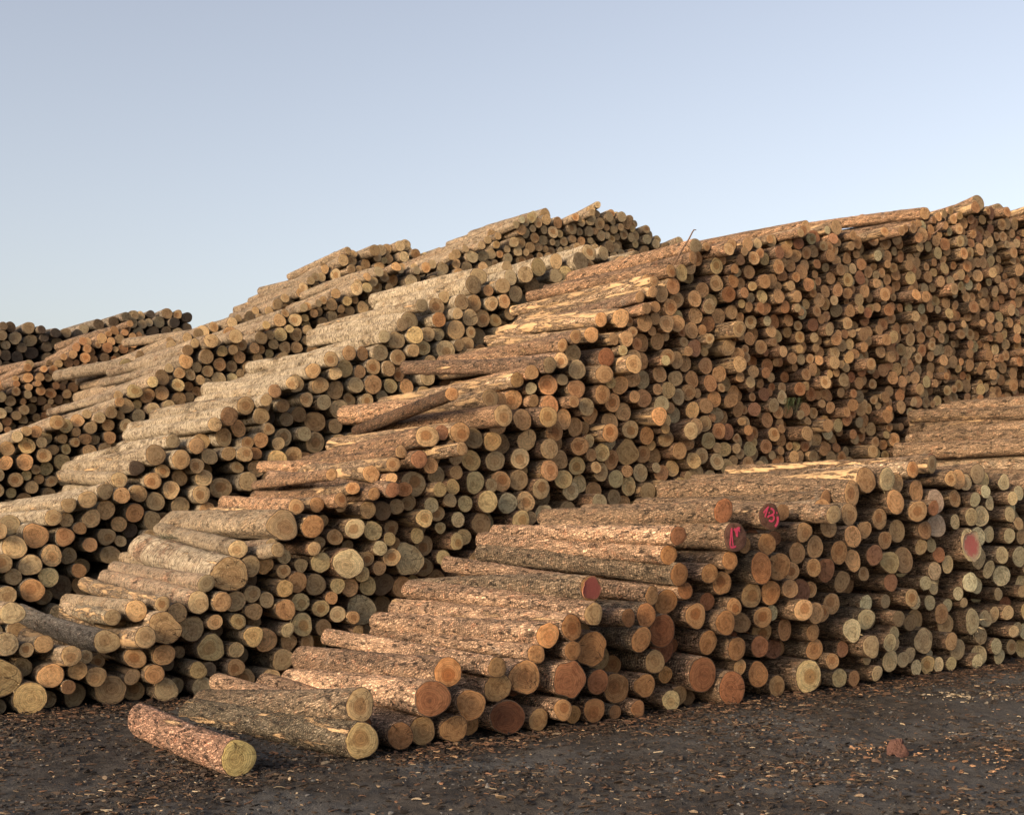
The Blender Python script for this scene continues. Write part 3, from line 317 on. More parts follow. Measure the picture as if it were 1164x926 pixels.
 4101,366,98,97,0,4127,329,111,93,0,4069,340,106,92,0,4177,321,91,109,2,4213,330,88,84,16,4256,339,115,92,16,4310,371,84,105,16,4360,372,85,99,0,
 4383,402,104,99,16,3693,24,117,110,0,3606,24,123,96,0,3651,15,83,85,0,3645,51,100,101,0,4077,66,117,93,12,3993,54,112,101,2,3828,69,123,108,0,
 3906,51,123,78,0,3741,48,78,103,0,3783,66,89,103,20,3705,72,123,104,12,3660,84,78,95,10,4032,60,78,105,12,3954,57,78,100,10,4020,96,112,101,20,
 3921,90,83,101,20,3606,72,117,102,20,3750,81,95,115,0,4083,105,78,102,14,4134,108,129,95,0,3873,84,106,98,10,3969,90,100,104,12,3633,108,100,97,14,
 3942,123,112,108,0,3783,105,95,102,2,4260,126,123,100,0,3684,117,129,108,0,4212,108,112,98,0,3864,48,78,100,2,4038,129,78,97,0,3840,108,83,105,12,
 3606,147,129,100,2,3897,120,100,104,2,4137,159,117,99,0,4089,141,100,94,2,4302,144,100,97,2,3729,111,89,101,20,3963,162,112,93,10,4188,138,83,94,12,
 3990,120,83,73,2,4029,165,106,99,20,3648,141,83,97,0,4269,171,100,92,0,3663,174,95,108,0,3915,159,112,76,2,4068,171,83,96,12,4188,174,95,86,2,
 4224,150,95,99,2,4146,198,83,99,10,4344,210,123,87,12,4287,207,100,97,0,4101,195,123,70,0,3702,177,95,94,12,4230,192,117,100,0,4191,210,83,97,0,
 3996,183,83,90,0,3681,207,83,109,20,3927,198,95,59,0,4395,204,100,99,0,4035,201,78,86,0,4065,225,106,92,0,3630,183,78,105,0,4239,237,106,102,0,
 4125,231,95,98,12,4338,255,106,94,2,4410,246,117,100,20,4191,249,106,98,0,4110,270,117,94,2,4260,279,129,91,0,4371,240,78,98,12,4449,276,129,105,2,
 4377,276,100,100,0,4296,246,100,105,12,4152,252,78,80,0,3699,237,83,36,20,4386,315,100,84,14,4164,285,95,92,0,4491,306,123,104,2,4311,285,95,99,0,
 4215,282,95,106,14,3996,216,78,67,14,4542,318,129,72,10,4410,288,78,99,0,4302,321,89,103,0,4662,333,117,101,0,4443,324,106,101,14,4410,345,83,95,20,
 4347,297,83,105,14,4596,348,112,107,12,4674,378,112,102,12,4503,351,106,98,0,4350,336,100,81,0,4545,363,89,105,2,4455,363,100,110,0,4632,360,78,100,0,
 4728,375,123,95,20,4494,396,117,94,0,4803,390,95,91,2,4413,378,78,106,2,4569,396,117,103,2,4764,405,106,76,0,4632,396,95,101,0,4425,411,95,94,12,
 4677,423,106,97,0,4221,414,83,60,0,4806,426,83,88,0,4935,459,129,99,12,4725,420,95,99,20,4695,456,83,102,0,4473,435,106,86,0,4773,447,100,90,0,
 4620,429,83,98,10,4533,414,83,91,0,4524,447,83,88,0,4575,441,112,98,10,4623,468,112,91,20,4845,432,89,96,0,4875,468,112,103,10,4815,468,129,96,0,
 4734,465,117,103,12,4539,483,112,96,0,4398,492,112,84,0,4437,444,78,103,2,4734,507,95,97,0,4866,513,117,99,0,4686,495,117,98,0,5028,519,129,101,0,
 4626,513,106,90,20,4791,504,89,100,20,4584,489,112,91,0,4968,495,112,104,2,4926,504,95,76,0,4722,546,106,106,0,4539,525,95,89,12,4905,543,117,100,0,
 4971,543,129,102,0,4662,456,78,92,0,4548,567,123,90,0,4680,537,89,98,10,4791,543,95,106,20,4602,552,123,85,20,4437,501,89,101,12,4851,555,106,102,0,
 4650,567,117,97,2,4827,507,78,92,20,4854,597,100,95,0,5076,555,100,114,10,4758,573,117,108,0,4992,582,95,104,10,4440,549,95,86,20,4707,591,129,66,2,
 4491,579,95,101,12,4806,576,89,108,10,5019,561,78,109,0,4758,534,78,103,10,4893,582,89,102,12,5046,582,95,98,20,4455,585,89,91,0,4581,591,83,87,0,
 4938,567,78,106,20,5175,594,123,76,12,5097,588,83,108,12,4665,603,78,97,12,4938,609,129,92,12,4536,612,112,91,20,4494,621,106,90,0,5001,624,123,97,12,
 4782,612,112,106,0,4617,591,83,100,0,5070,612,89,99,0,5202,627,89,100,20,5130,603,89,114,20,4587,627,100,98,12,4854,639,100,104,20,4632,630,123,102,2,
 4731,630,100,103,2,5106,636,117,109,14,4887,618,89,108,2,5046,642,106,89,2,4440,624,112,78,1,4527,651,83,98,0,5244,648,112,98,0,4419,579,83,52,0,
 4686,630,95,100,10,4917,648,95,112,12,4782,657,112,113,0,5124,678,112,92,2,5145,633,78,100,12,4710,660,83,101,2,4563,666,112,91,10,4881,675,117,109,0,
 5187,663,106,95,12,4833,678,123,119,0,5262,693,129,73,10,5007,669,106,101,2,4821,621,89,103,2,4962,651,112,102,20,4638,675,100,98,0,4677,672,95,103,20,
 4932,684,100,107,12,5079,675,112,107,0,5172,705,117,97,20,4602,660,83,95,2,4743,681,112,80,0,4896,714,89,114,14,5289,660,78,97,2,4704,702,100,104,20,
 5016,711,112,92,12,5373,705,117,90,20,4974,693,100,107,10,4791,696,83,112,0,4620,708,89,87,3,4737,720,83,114,0,5322,714,117,100,12,4842,729,129,111,0,
 5073,720,117,96,0,5124,717,83,101,0,5415,741,123,81,0,4974,735,106,100,2,5217,690,95,102,0,4785,732,100,101,10,4659,711,106,98,14,5250,738,100,101,0,
 4698,744,112,104,12,5481,774,95,85,0,5142,750,106,85,0,5322,762,117,96,0,5040,753,117,99,12,4881,744,78,114,20,4800,768,95,102,20,5208,735,112,103,0,
 5289,738,89,99,2,4941,720,78,100,2,4743,759,112,113,10,4917,750,106,108,0,5097,750,78,96,20,5094,783,83,97,14,4983,780,117,89,20,5364,744,78,110,20,
 4836,771,83,100,12,5256,783,123,104,20,5178,765,89,95,0,5385,771,83,97,0,5157,792,83,96,0,5034,792,78,98,12,5421,786,100,95,12,5310,810,129,94,12,
 5214,777,89,91,20,5112,819,117,101,0,4830,807,100,105,2,4932,783,78,106,0,5067,810,106,88,0,5355,789,89,99,0,5457,804,89,104,0,4935,822,117,103,12,
 5421,828,100,103,0,5235,828,129,105,0,5373,828,129,112,0,5160,834,123,89,20,5499,825,129,109,20,4989,828,123,93,0,4890,828,78,105,0,5193,804,83,97,2,
 5280,849,112,115,12,4959,864,112,95,0,5502,867,83,105,12,5415,867,89,109,0,4911,861,106,100,20,5076,849,95,100,0,5562,855,129,103,12,4848,846,117,88,21,
 5010,867,100,101,0,5457,837,78,106,0,5454,876,112,74,20,5031,825,89,96,10,5664,855,83,103,2,5322,852,89,104,0,5625,876,123,75,10,5115,864,100,84,10,
 5241,879,129,99,0,5334,891,112,111,14,5382,870,78,104,20,5049,876,95,104,2,5010,903,78,94,2,5532,891,100,97,10,5670,903,123,104,10,5283,891,89,107,0,
 5178,873,89,94,14,5721,903,100,99,2,5100,903,112,97,0,5376,903,83,117,12,5145,897,112,78,14,5577,900,106,109,20,5490,900,95,113,2,5445,918,106,107,0,
 5049,918,106,101,12,5082,945,106,97,12,5220,924,123,89,14,5379,936,83,109,12,5334,936,106,101,0,5268,933,123,107,0,5169,936,117,90,20,5613,924,112,99,14,
 4878,876,78,84,1,5538,936,129,112,0,5721,945,112,96,0,5490,939,89,107,10,5127,957,117,102,1,5667,948,95,98,2,5811,978,112,99,14,5409,900,78,109,0,
 5595,960,89,91,0,5433,963,129,92,20,5778,945,83,103,0,5556,975,89,91,0,5178,984,129,99,11,5238,966,100,102,12,5277,978,106,100,10,5388,972,100,108,14,
 5511,972,95,86,2,5694,975,83,97,20,5649,987,117,94,0,5349,972,89,115,12,5793,1020,117,98,0,5475,978,89,105,20,5352,1005,78,110,0,5313,966,78,106,10,
 5772,978,78,103,0,5418,1011,123,80,2,5310,1011,129,113,15,5658,1032,106,83,0,5520,1014,123,107,14,5595,1005,129,98,0,5727,984,83,93,14,5745,1020,112,85,12,
 5889,1023,129,95,12,5247,1008,106,97,1,5703,1038,117,108,3,5871,1068,117,95,1,5610,1053,123,111,1,5844,1008,106,96,14,5097,981,78,81,13,5469,1020,123,114,3,
 5430,1053,95,97,13,5826,1044,83,104,2,5964,1050,83,91,21,5559,1029,89,89,3,5769,1059,106,76,15,5934,1026,95,97,0,5919,1065,117,94,21,5832,1080,89,94,21,
 5394,1044,78,86,21,5529,1053,78,113,21],
'D': [3862,18,95,101,2,3823,15,83,104,0,3793,12,66,100,0,3814,45,72,94,28,3889,33,61,100,0,3862,60,106,95,20,3805,72,72,91,28,3802,105,95,88,0,
 3892,84,89,104,28,3853,99,95,104,2,3832,75,61,106,2,3895,120,83,93,10,3847,132,72,96,0,3901,54,61,106,2,3814,144,100,107,28,3877,153,100,95,2,
 3829,183,106,104,28,3874,189,72,105,10,3793,174,78,105,2,3796,210,95,99,0,3841,222,100,75,20,3910,219,72,92,10,4012,237,95,99,0,3880,219,78,92,28,
 3919,249,83,102,0,4066,273,100,90,0,3838,258,78,92,0,3805,243,78,106,0,3880,258,106,106,28,3964,252,95,96,0,4012,276,95,87,20,3826,291,95,105,28,
 3931,279,78,93,28,4147,285,66,104,0,4111,291,72,86,2,3904,285,61,94,10,3904,312,72,93,0,4039,255,61,88,0,3865,291,78,97,20,3793,273,83,102,2,
 4024,312,95,89,28,4177,303,83,101,28,3973,291,106,96,28,4084,300,61,94,28,3817,327,89,91,0,3934,309,66,90,0,4084,330,83,95,2,3970,330,89,90,20,
 4219,321,83,104,10,4057,306,72,96,0,3856,327,100,93,10,3793,306,72,99,10,4321,333,106,105,2,4276,333,72,78,28,4126,318,83,96,28,4249,321,61,103,0,
 4006,345,95,93,20,4156,333,83,74,0,3973,363,66,92,10,3925,336,78,96,0,4051,333,61,64,28,3892,345,95,105,10,4126,348,66,93,0,4066,360,89,97,20,
 4234,354,100,110,20,4294,363,95,109,28,3793,357,100,105,10,4375,363,106,101,20,4189,336,83,110,10,4126,375,66,70,0,3835,357,78,102,28,4330,369,78,111,2,
 4198,366,72,100,0,3817,387,95,92,28,3934,369,95,96,28,4165,369,95,95,28,4021,378,83,98,28,4246,390,89,102,28,3865,378,106,98,0,4069,393,72,102,20,
 3979,396,95,100,28,3883,411,83,113,10,4399,399,95,104,2,4162,408,95,112,2,4342,402,100,102,0,4009,408,66,96,10,4099,357,66,98,20,4204,399,95,109,0,
 3793,417,100,102,0,3931,408,95,101,0,3832,420,83,101,28,4300,402,95,108,10,4234,420,72,117,0,4063,426,89,90,10,4315,432,72,109,20,4102,402,100,97,0,
 3901,384,78,96,2,3952,438,89,103,2,4411,438,106,86,0,4435,402,78,92,28,4465,432,83,101,28,4192,438,106,109,28,4099,444,106,98,10,3886,447,89,105,2,
 4000,441,106,103,2,4267,411,61,107,0,4141,441,100,96,20,4369,435,106,101,0,4237,453,95,108,28,4279,438,89,101,0,4318,462,78,109,2,4042,399,66,94,28,
 3832,456,89,107,11,3919,441,72,100,2,4168,471,100,104,0,4363,471,72,97,0,3958,474,95,99,29,4279,477,100,113,2,4030,423,61,100,0,4048,459,95,104,0,
 4111,477,66,96,10,4006,483,106,101,10,3796,453,72,96,1,4453,468,106,103,28,4042,492,72,104,0,3913,474,89,100,29,4414,474,72,106,10,4492,483,100,78,2,
 4240,486,66,97,0,4621,504,106,98,2,4105,504,66,92,28,3859,432,66,95,2,4078,474,72,94,28,4516,516,106,88,2,4561,486,100,89,0,4207,477,95,108,20,
 4339,489,78,106,2,4525,480,61,96,20,4072,507,83,78,0,4156,504,78,104,2,4375,498,78,101,28,4456,507,83,109,0,4219,510,83,108,2,4306,504,89,114,2,
 4411,510,100,96,0,3976,504,72,110,1,4000,519,66,109,1,4267,510,78,119,2,4030,519,78,101,3,4561,525,95,89,0,3862,468,66,99,3,4372,528,72,82,10,
 4468,540,95,97,28,4348,516,61,107,0,4219,543,83,102,28,4264,543,89,108,0,4321,537,95,104,0,4186,504,72,96,0,4639,540,95,99,0,4171,534,83,104,0,
 4108,537,95,98,11,4411,552,100,99,10,4681,546,89,95,0,4600,540,100,84,20,4465,573,66,91,0,4129,495,61,105,0,4588,504,61,94,0,4567,558,66,90,10,
 4507,552,78,95,28,4372,564,106,108,0,4303,570,95,103,0,4192,561,78,107,1,4651,573,83,91,10,4705,567,72,109,2,4252,570,61,102,28,4495,582,78,85,0,
 4141,552,89,96,3,4588,585,106,95,0,4537,549,72,73,28,4735,582,95,96,28,4489,615,89,95,0,4435,531,61,103,2,4702,597,72,100,0,4621,567,66,56,2,
 4546,582,95,100,28,4222,576,83,109,21,4432,579,72,101,0,4798,600,78,109,28,4387,600,89,106,0,4135,522,61,100,0,4339,588,95,111,0,4273,597,106,97,0,
 4651,609,95,83,20,4453,600,72,98,10,4333,627,100,97,2,4765,609,95,102,28,4813,633,100,114,0,4600,621,83,87,0,4423,621,106,98,28,4558,621,106,96,28,
 4165,570,61,98,1,4765,645,83,113,10,4699,633,106,102,28,4519,600,66,59,0,4576,657,95,91,0,4459,630,78,92,28,4624,594,61,99,28,4729,615,66,100,0,
 4372,636,100,100,2,4648,648,100,96,0,4417,660,89,103,10,4861,630,78,112,10,4237,603,66,118,29,4861,669,106,113,10,4459,660,72,91,2,4519,639,100,90,28,
 4681,579,61,100,2,4309,603,66,91,10,4633,684,95,60,20,4510,672,72,96,0,4699,669,66,103,0,4819,675,100,108,20,4891,651,66,110,28,4732,648,78,104,10,
 4423,693,78,101,0,4753,678,95,103,0,4372,678,106,101,21,4669,675,72,98,0,4900,678,72,107,28,4510,705,83,98,28,4954,693,100,105,0,4786,693,89,106,2,
 4681,702,72,101,0,4585,690,78,98,10,4456,693,83,98,0,4615,648,66,93,28,4891,708,83,104,0,4735,711,95,104,2,4252,624,61,96,29,4816,714,95,104,2,
 4486,648,72,90,2,4543,684,106,99,28,4546,726,95,99,2,4636,723,95,100,0,4483,678,66,103,0,4975,729,100,99,0,4924,714,83,92,28,4585,723,83,97,20,
 4480,714,72,95,0,4696,735,106,104,0,4792,657,61,113,28,4855,708,83,115,2,5062,741,106,90,12,4708,693,61,105,0,4771,726,95,108,20,4504,744,106,101,20,
 5017,732,89,89,20,4738,753,106,106,0,4396,705,66,97,1,4939,747,100,92,28,4897,741,78,115,20,4996,762,95,90,0,4843,744,100,117,2,4606,750,89,100,2,
 4801,753,106,108,10,4549,762,78,104,10,4609,705,61,100,0,4663,750,78,101,28,5077,774,78,85,12,4792,792,89,99,28,5113,768,83,90,28,4753,789,89,100,0,
 4843,783,95,102,28,4612,786,89,99,0,4453,759,78,95,21,4939,783,78,94,0,4897,777,100,112,2,4675,777,66,99,28,5038,774,100,91,28,4645,777,78,108,2,
 5098,804,100,89,12,5008,795,78,94,28,4705,768,66,97,10,4540,789,61,95,1,4663,807,95,111,20,4579,768,72,107,0,4579,804,100,115,1,4873,756,61,105,2,
 4969,783,72,96,0,5134,789,66,85,2,4714,795,78,101,0,4945,819,106,97,10,4873,804,78,81,28,5008,831,100,84,10,4795,831,100,95,0,4738,825,100,100,10,
 5212,816,95,95,20,5062,801,66,91,12,5167,828,100,75,0,4828,816,78,100,28,4615,825,100,64,3,5128,828,89,89,28,4696,819,66,107,0,4879,840,106,104,20,
 5065,837,106,81,0,4696,846,66,94,3,4741,867,100,95,29,4996,867,89,87,28,4912,807,66,78,28,5230,849,89,91,0,4828,846,72,101,28,4978,810,66,92,28,
 4915,834,61,101,0,5101,852,89,98,20,4792,873,100,96,0,4948,858,83,96,28,5035,807,66,95,0,5281,879,95,101,12,4660,840,61,128,11,5104,891,106,98,28,
 5182,861,83,93,0,5032,861,95,88,0,4849,867,78,78,10,5227,888,106,96,28,4891,876,83,91,0,4960,891,95,94,2,4975,837,66,93,0,4765,843,61,103,10,
 4918,858,61,102,28,5146,855,72,87,20,5065,879,95,102,0,5032,897,78,94,28,5143,885,72,104,0,5266,912,83,100,0,5179,894,72,67,0,4879,909,89,85,20,
 4801,906,66,112,1,4849,897,66,101,2,5311,906,106,105,0,4981,918,78,95,28,4762,891,61,93,29,5140,918,89,101,10,4921,894,89,95,0,5062,918,95,97,0,
 5233,930,95,95,20,5176,924,78,103,28,4915,930,95,97,28,5020,930,95,101,28,5332,933,66,106,20,4825,882,61,95,10,5002,897,61,98,2,5104,933,106,90,28,
 4882,939,61,100,1,5053,948,61,91,0,5434,972,66,102,12,5266,948,89,100,20,5368,945,83,105,12,4966,945,78,100,10,5200,951,95,101,0,5125,963,78,90,10,
 5479,981,106,101,0,5335,969,106,105,0,5302,942,78,99,0,4945,918,61,100,28,4927,963,78,99,1,5020,963,61,64,28,5401,966,95,108,20,4828,915,66,99,1,
 5203,912,61,87,0,5161,954,89,93,0,5209,990,100,93,10,5086,966,83,104,12,5056,975,72,98,20,5152,990,95,101,12,5278,978,72,99,0,5089,1002,95,87,28,
 5245,978,89,104,28,5428,999,72,109,2,5029,990,83,106,10,5350,1008,106,105,0,5545,996,100,85,12,5377,987,66,118,0,5146,1029,100,88,28,5287,1008,83,77,0,
 5506,1011,95,109,12,5251,1011,78,108,0,4852,924,61,111,1,5188,1026,106,109,0,5578,1014,72,88,10,4996,951,61,98,0,5236,1044,100,87,28,5104,1035,89,96,21,
 5500,1050,95,104,12,5122,1002,66,97,0,5551,1035,89,108,0,5437,1026,72,109,10,5395,1017,100,109,20,5467,1014,66,96,10,5056,1011,78,102,0,5593,1041,83,92,2,
 5281,1041,78,106,20,5653,1050,89,94,0,5314,996,66,113,0,5317,1026,83,100,0,5416,1050,89,112,0,5284,1074,78,69,1,5002,1002,66,101,1,5356,1050,106,96,28,
 5065,1041,78,111,13,5200,1059,66,115,21,5464,1041,66,101,2,5314,1059,83,103,12,5563,1065,72,90,28,5596,1071,61,100,0,5458,1074,100,103,28,5155,1062,72,102,1,
 5530,1062,66,101,0,5338,1089,106,91,13,5386,1074,89,101,28,5251,1077,83,105,29,5593,1095,61,87,0,5734,1077,95,99,10,5704,1089,66,97,28,5629,1080,106,91,28,
 5794,1104,89,102,0,5530,1089,66,99,10,5560,1098,83,95,12,5689,1119,100,93,28,5422,1095,106,99,20,5482,1104,95,104,0,5125,1062,78,114,29,5518,1119,89,92,0,
 5758,1107,89,93,0,5623,1038,61,90,20,5629,1119,83,92,0,5782,1137,83,97,20,5674,1077,72,94,0,5221,1077,66,95,1,5722,1110,66,100,28,5440,1134,106,102,12,
 5302,1098,72,87,13,5179,1074,61,90,1,5386,1107,78,95,0,5662,1101,61,97,0,5581,1122,72,99,12,5389,1140,83,93,1,5743,1140,89,93,2,5488,1143,100,99,12,
 5821,1131,89,102,0,5548,1128,66,94,0,5596,1149,83,99,12,5704,1158,106,91,2,5944,1161,89,110,28,5887,1158,100,103,28,5848,1146,61,99,0,5656,1146,100,97,28,
 5812,1167,95,118,12,5536,1158,95,90,12,5953,1197,95,108,0,6013,1188,95,107,0,5347,1122,61,109,1,5593,1179,66,98,20,6436,1185,89,101,0,5692,1197,95,99,28,
 5635,1176,83,101,0,5851,1173,72,113,0,6106,1200,66,99,0,6484,1185,106,93,28,5770,1170,95,102,28,6385,1185,106,101,12,5497,1182,95,78,1,5899,1191,78,105,0,
 5548,1188,66,98,10,5452,1167,66,119,21,6316,1188,106,99,0,5416,1158,61,100,13,5791,1197,78,97,20,5737,1173,66,98,0,6073,1212,89,105,0,5728,1203,83,100,20,
 5569,1161,66,94,2,6523,1194,89,94,0,6415,1218,106,102,20,6217,1188,78,89,2,5965,1227,66,114,0,6232,1215,78,97,0,6352,1206,89,99,20,6283,1194,61,97,0,
 6190,1197,66,96,0,5653,1209,106,96,0,6475,1227,106,89,0,5668,1176,61,103,0,5851,1203,78,104,0,5845,1236,83,99,0,5614,1203,89,103,0,6046,1197,66,104,12,
 6316,1227,78,98,0,5821,1200,66,103,12,6148,1200,78,107,0,6265,1218,83,102,12,6169,1230,106,101,2,5761,1200,61,99,28,6523,1224,61,93,0,5575,1197,61,76,0,
 5995,1221,83,111,28,5791,1227,61,100,0,6049,1242,106,106,20,5884,1218,78,113,0,5755,1230,89,96,12,5707,1230,89,102,28,6349,1239,72,96,0,5920,1212,72,111,10,
 5635,1245,95,110,2,6211,1242,95,55,0,6118,1227,83,101,0,5917,1245,83,104,2,5581,1230,106,68,1,6250,1254,106,94,20,5878,1248,72,104,20,5524,1203,72,90,1,
 6307,1254,66,95,20,5788,1260,106,103,0,6343,1275,106,101,20,6505,1245,66,90,0,6385,1248,106,98,12,5962,1254,61,103,0,6013,1245,66,87,20,6481,1266,89,96,0,
 5671,1242,83,99,12,5656,1275,83,107,21,6553,1212,83,89,20,5914,1278,72,101,20,5818,1227,61,96,20,5749,1263,78,102,0,6409,1281,100,98,1,6553,1248,95,92,2,
 6127,1263,100,86,20,6088,1245,83,103,0,6016,1278,95,102,0,6436,1248,78,92,0,5698,1260,66,102,0,5824,1260,72,100,10,5548,1215,61,102,29,6076,1275,78,97,10,
 6205,1275,72,93,10,5872,1284,106,106,21,5752,1296,89,106,0,6079,1308,78,102,0,6250,1296,95,100,12,5953,1284,95,105,20,5815,1296,106,100,3,5719,1281,83,104,0,
 6103,1287,66,97,12,6301,1287,95,98,0,6448,1290,100,96,21,6169,1266,72,69,2,6523,1275,106,57,1,6181,1296,83,94,0,6139,1302,100,96,28,6028,1215,61,101,0,
 6376,1299,89,121,13,5917,1311,83,103,29,6013,1320,106,100,0,6109,1320,72,104,0,6334,1311,78,86,11,5956,1323,100,108,0,6280,1317,83,91,1,6151,1341,106,99,2,
 5965,1359,83,103,1,6214,1308,95,88,0,5782,1323,106,86,29,6289,1236,61,102,0,5605,1257,66,114,1,5986,1248,61,97,10,5986,1290,66,102,2,5725,1314,72,90,1,
 6049,1284,66,100,0,6046,1311,61,100,2,5686,1293,89,105,11,6208,1344,83,83,0,6082,1338,66,97,0,6247,1332,83,100,21,6046,1347,106,107,29,6112,1356,100,105,13,
 6181,1362,78,88,1,6004,1356,78,95,21,5626,1275,61,117,13,6493,1293,61,96,29,5848,1311,72,127,3,6184,1326,61,96,10,6079,1368,72,96,3,6211,1374,66,77,21,
 5887,1314,61,115,1,5926,1338,61,127,13,6142,1374,66,78,11,6235,1359,66,76,1,6307,1326,61,74,29,5986,1380,61,109,1],
'E': [4570,579,100,84,0,4576,615,83,91,0,4642,606,100,103,28,4537,594,72,87,0,4630,645,106,90,20,4576,654,100,96,0,4543,627,95,90,0,4606,606,72,89,10,
 4699,663,106,98,0,4669,633,89,97,0,4648,684,106,99,0,4753,684,72,96,20,4540,663,83,55,0,4567,690,83,97,28,4606,678,95,102,10,4705,705,100,104,0,
 4594,708,66,96,0,4753,717,95,109,28,4789,708,78,104,28,4651,720,66,97,28,4585,735,78,102,0,4621,732,95,99,0,4819,738,72,101,10,4678,735,89,107,0,
 4768,753,100,104,0,4537,711,95,100,28,4552,741,72,112,0,4723,741,100,109,0,4873,747,89,107,20,4675,774,100,96,10,4627,765,66,79,20,4738,774,72,96,20,
 4909,789,89,107,10,4813,768,78,108,28,4591,768,83,103,10,4651,750,66,106,28,4873,783,83,101,0,4588,801,78,106,1,4744,807,89,104,10,4624,798,100,97,1,
 4963,822,106,104,20,4807,804,100,106,0,4843,759,72,97,10,4675,813,89,107,20,4708,783,72,107,0,4837,786,66,105,0,4867,819,100,107,0,4825,837,89,102,10,
 4771,789,72,112,10,4918,825,95,98,10,4960,864,106,94,20,4738,843,89,97,20,4783,837,106,103,20,5056,855,106,94,28,4855,858,89,93,20,4690,846,89,111,1,
 4813,873,100,95,0,5008,864,89,94,20,4711,816,83,98,28,4747,876,78,110,1,4909,864,106,95,28,5089,876,83,94,0,4645,825,72,43,21,5164,897,95,97,0,
 4870,891,95,100,20,5011,897,78,101,20,4948,903,95,104,10,5044,894,89,93,0,4780,891,89,115,1,5281,945,100,110,20,4717,867,72,78,1,4834,909,106,78,1,
 5089,909,83,97,28,5122,891,72,91,28,4909,903,89,98,28,5200,915,72,95,28,4906,939,89,112,1,5008,933,100,80,10,5050,927,78,104,0,4981,891,66,93,10,
 4960,939,95,105,28,5200,945,78,99,28,5122,927,106,99,0,5164,933,83,102,0,5056,960,83,93,20,4867,927,83,85,29,5128,963,72,85,28,4984,969,100,100,21,
 5164,969,89,100,0,5317,954,83,104,0,5239,948,78,104,28,5089,942,72,107,0,5239,978,72,96,0,5371,981,95,116,0,5293,984,100,110,0,5020,966,78,102,0,
 5203,978,89,102,28,5095,975,89,97,20,5206,1014,83,75,0,5173,1002,83,96,28,5419,1023,106,102,0,5359,1014,83,116,10,5053,993,78,104,0,5248,1008,83,101,0,
 5338,978,72,114,28,5119,1005,106,99,28,5281,1023,95,99,28,5023,996,66,85,29,5200,1053,106,99,0,5290,1059,89,104,0,5458,1014,89,100,0,5152,1029,89,93,20,
 5320,1014,100,112,28,5506,1038,89,90,10,5119,1044,83,101,1,5233,1038,78,105,0,5362,1047,72,112,20,5248,1068,89,99,10,5395,1053,83,85,20,4933,957,66,107,1,
 5401,1083,66,103,0,5452,1050,95,71,10,5323,1050,78,97,0,5545,1065,106,101,28,5158,1062,78,119,1,5347,1077,95,99,0,5449,1092,106,109,0,5482,1062,66,103,0,
 5281,1098,106,103,20,5218,1083,66,100,10,5506,1083,95,84,28,5245,1101,66,101,0,5182,1086,83,108,1,5506,1122,100,103,0,5539,1104,89,92,20,5608,1113,89,96,10,
 5398,1116,100,98,20,5509,1158,78,96,28,5332,1110,89,96,28,5575,1086,72,63,28,5314,1080,72,96,28,5206,1110,72,114,1,5281,1137,83,88,28,5233,1128,78,108,21,
 5458,1131,95,102,28,5572,1128,106,96,20,5611,1152,100,103,0,5422,1065,66,98,20,5332,1149,106,95,0,5758,1170,106,101,20,5416,1149,89,100,20,5650,1149,95,85,0,
 5710,1158,89,95,0,5503,1194,100,105,0,5362,1125,78,105,0,5374,1152,66,84,20,5539,1137,66,104,0,5455,1167,83,103,10,5845,1176,106,106,20,5578,1164,72,90,0,
 5677,1179,100,93,0,5392,1176,83,99,20,5332,1188,83,56,21,5620,1185,66,92,20,5545,1164,66,107,0,5293,1167,78,90,29,5365,1206,106,94,1,5917,1200,95,104,0,
 5725,1197,106,93,20,5581,1200,106,100,28,5800,1185,95,107,0,5773,1206,78,99,28,5674,1221,106,104,20,5464,1203,100,90,28,5878,1191,78,106,28,5818,1221,106,104,20,
 5425,1179,66,99,28,5881,1224,89,103,0,5539,1194,78,93,0,5407,1209,95,89,0,5752,1236,106,110,0,5620,1212,66,99,0,5506,1233,89,97,20,5926,1233,78,107,20,
 5647,1197,72,92,28,5950,1209,78,107,0,5566,1236,89,90,20,5611,1245,100,107,0,5530,1263,106,92,1,5461,1245,106,122,1,5662,1260,100,108,20,5794,1251,89,97,10,
 5851,1248,100,100,1,5713,1233,83,101,0,5608,1287,100,96,1,5854,1209,66,109,28,5899,1260,106,117,29,5716,1263,66,99,10,5695,1290,106,59,1,5755,1275,89,118,29,
 5647,1299,106,86,1,5422,1239,72,82,29,5569,1275,100,82,1,5641,1230,66,103,0,5536,1224,66,97,10,5821,1272,83,116,1,5938,1260,66,130,1],
'F': [4316,12,61,101,16,4262,15,72,93,22,4226,15,78,105,12,4289,21,66,93,16,4310,69,83,95,22,4256,48,95,98,12,4277,78,89,65,12,4223,45,66,102,22,
 4241,81,83,99,14,4286,45,55,87,16,4247,117,95,91,16,4319,102,83,93,20,4283,108,61,93,20,4283,132,61,88,22,4220,102,61,100,12,4295,156,72,94,22,
 4226,144,78,97,12,4262,144,61,92,20,4247,171,89,94,16,4244,204,72,96,22,4295,186,72,104,22,4310,129,55,101,22,4268,192,61,86,12,4319,228,83,103,12,
 4274,219,72,99,22,4229,231,83,95,12,4220,180,55,100,12,4274,252,89,98,20,4232,264,78,98,14,4313,258,66,88,20,4220,291,66,101,12,4295,276,55,102,16,
 4268,285,72,99,22,4301,297,55,105,12,4220,324,95,107,16,4274,318,95,106,14,4244,294,55,98,22,4304,333,72,109,14,4247,339,61,101,12,4271,357,89,108,16,
 4307,366,95,107,12,4268,390,78,100,12,4235,363,72,112,22,4220,387,61,110,12,4304,402,83,102,12,4307,435,83,119,14,4241,396,55,112,20,4232,423,89,112,12,
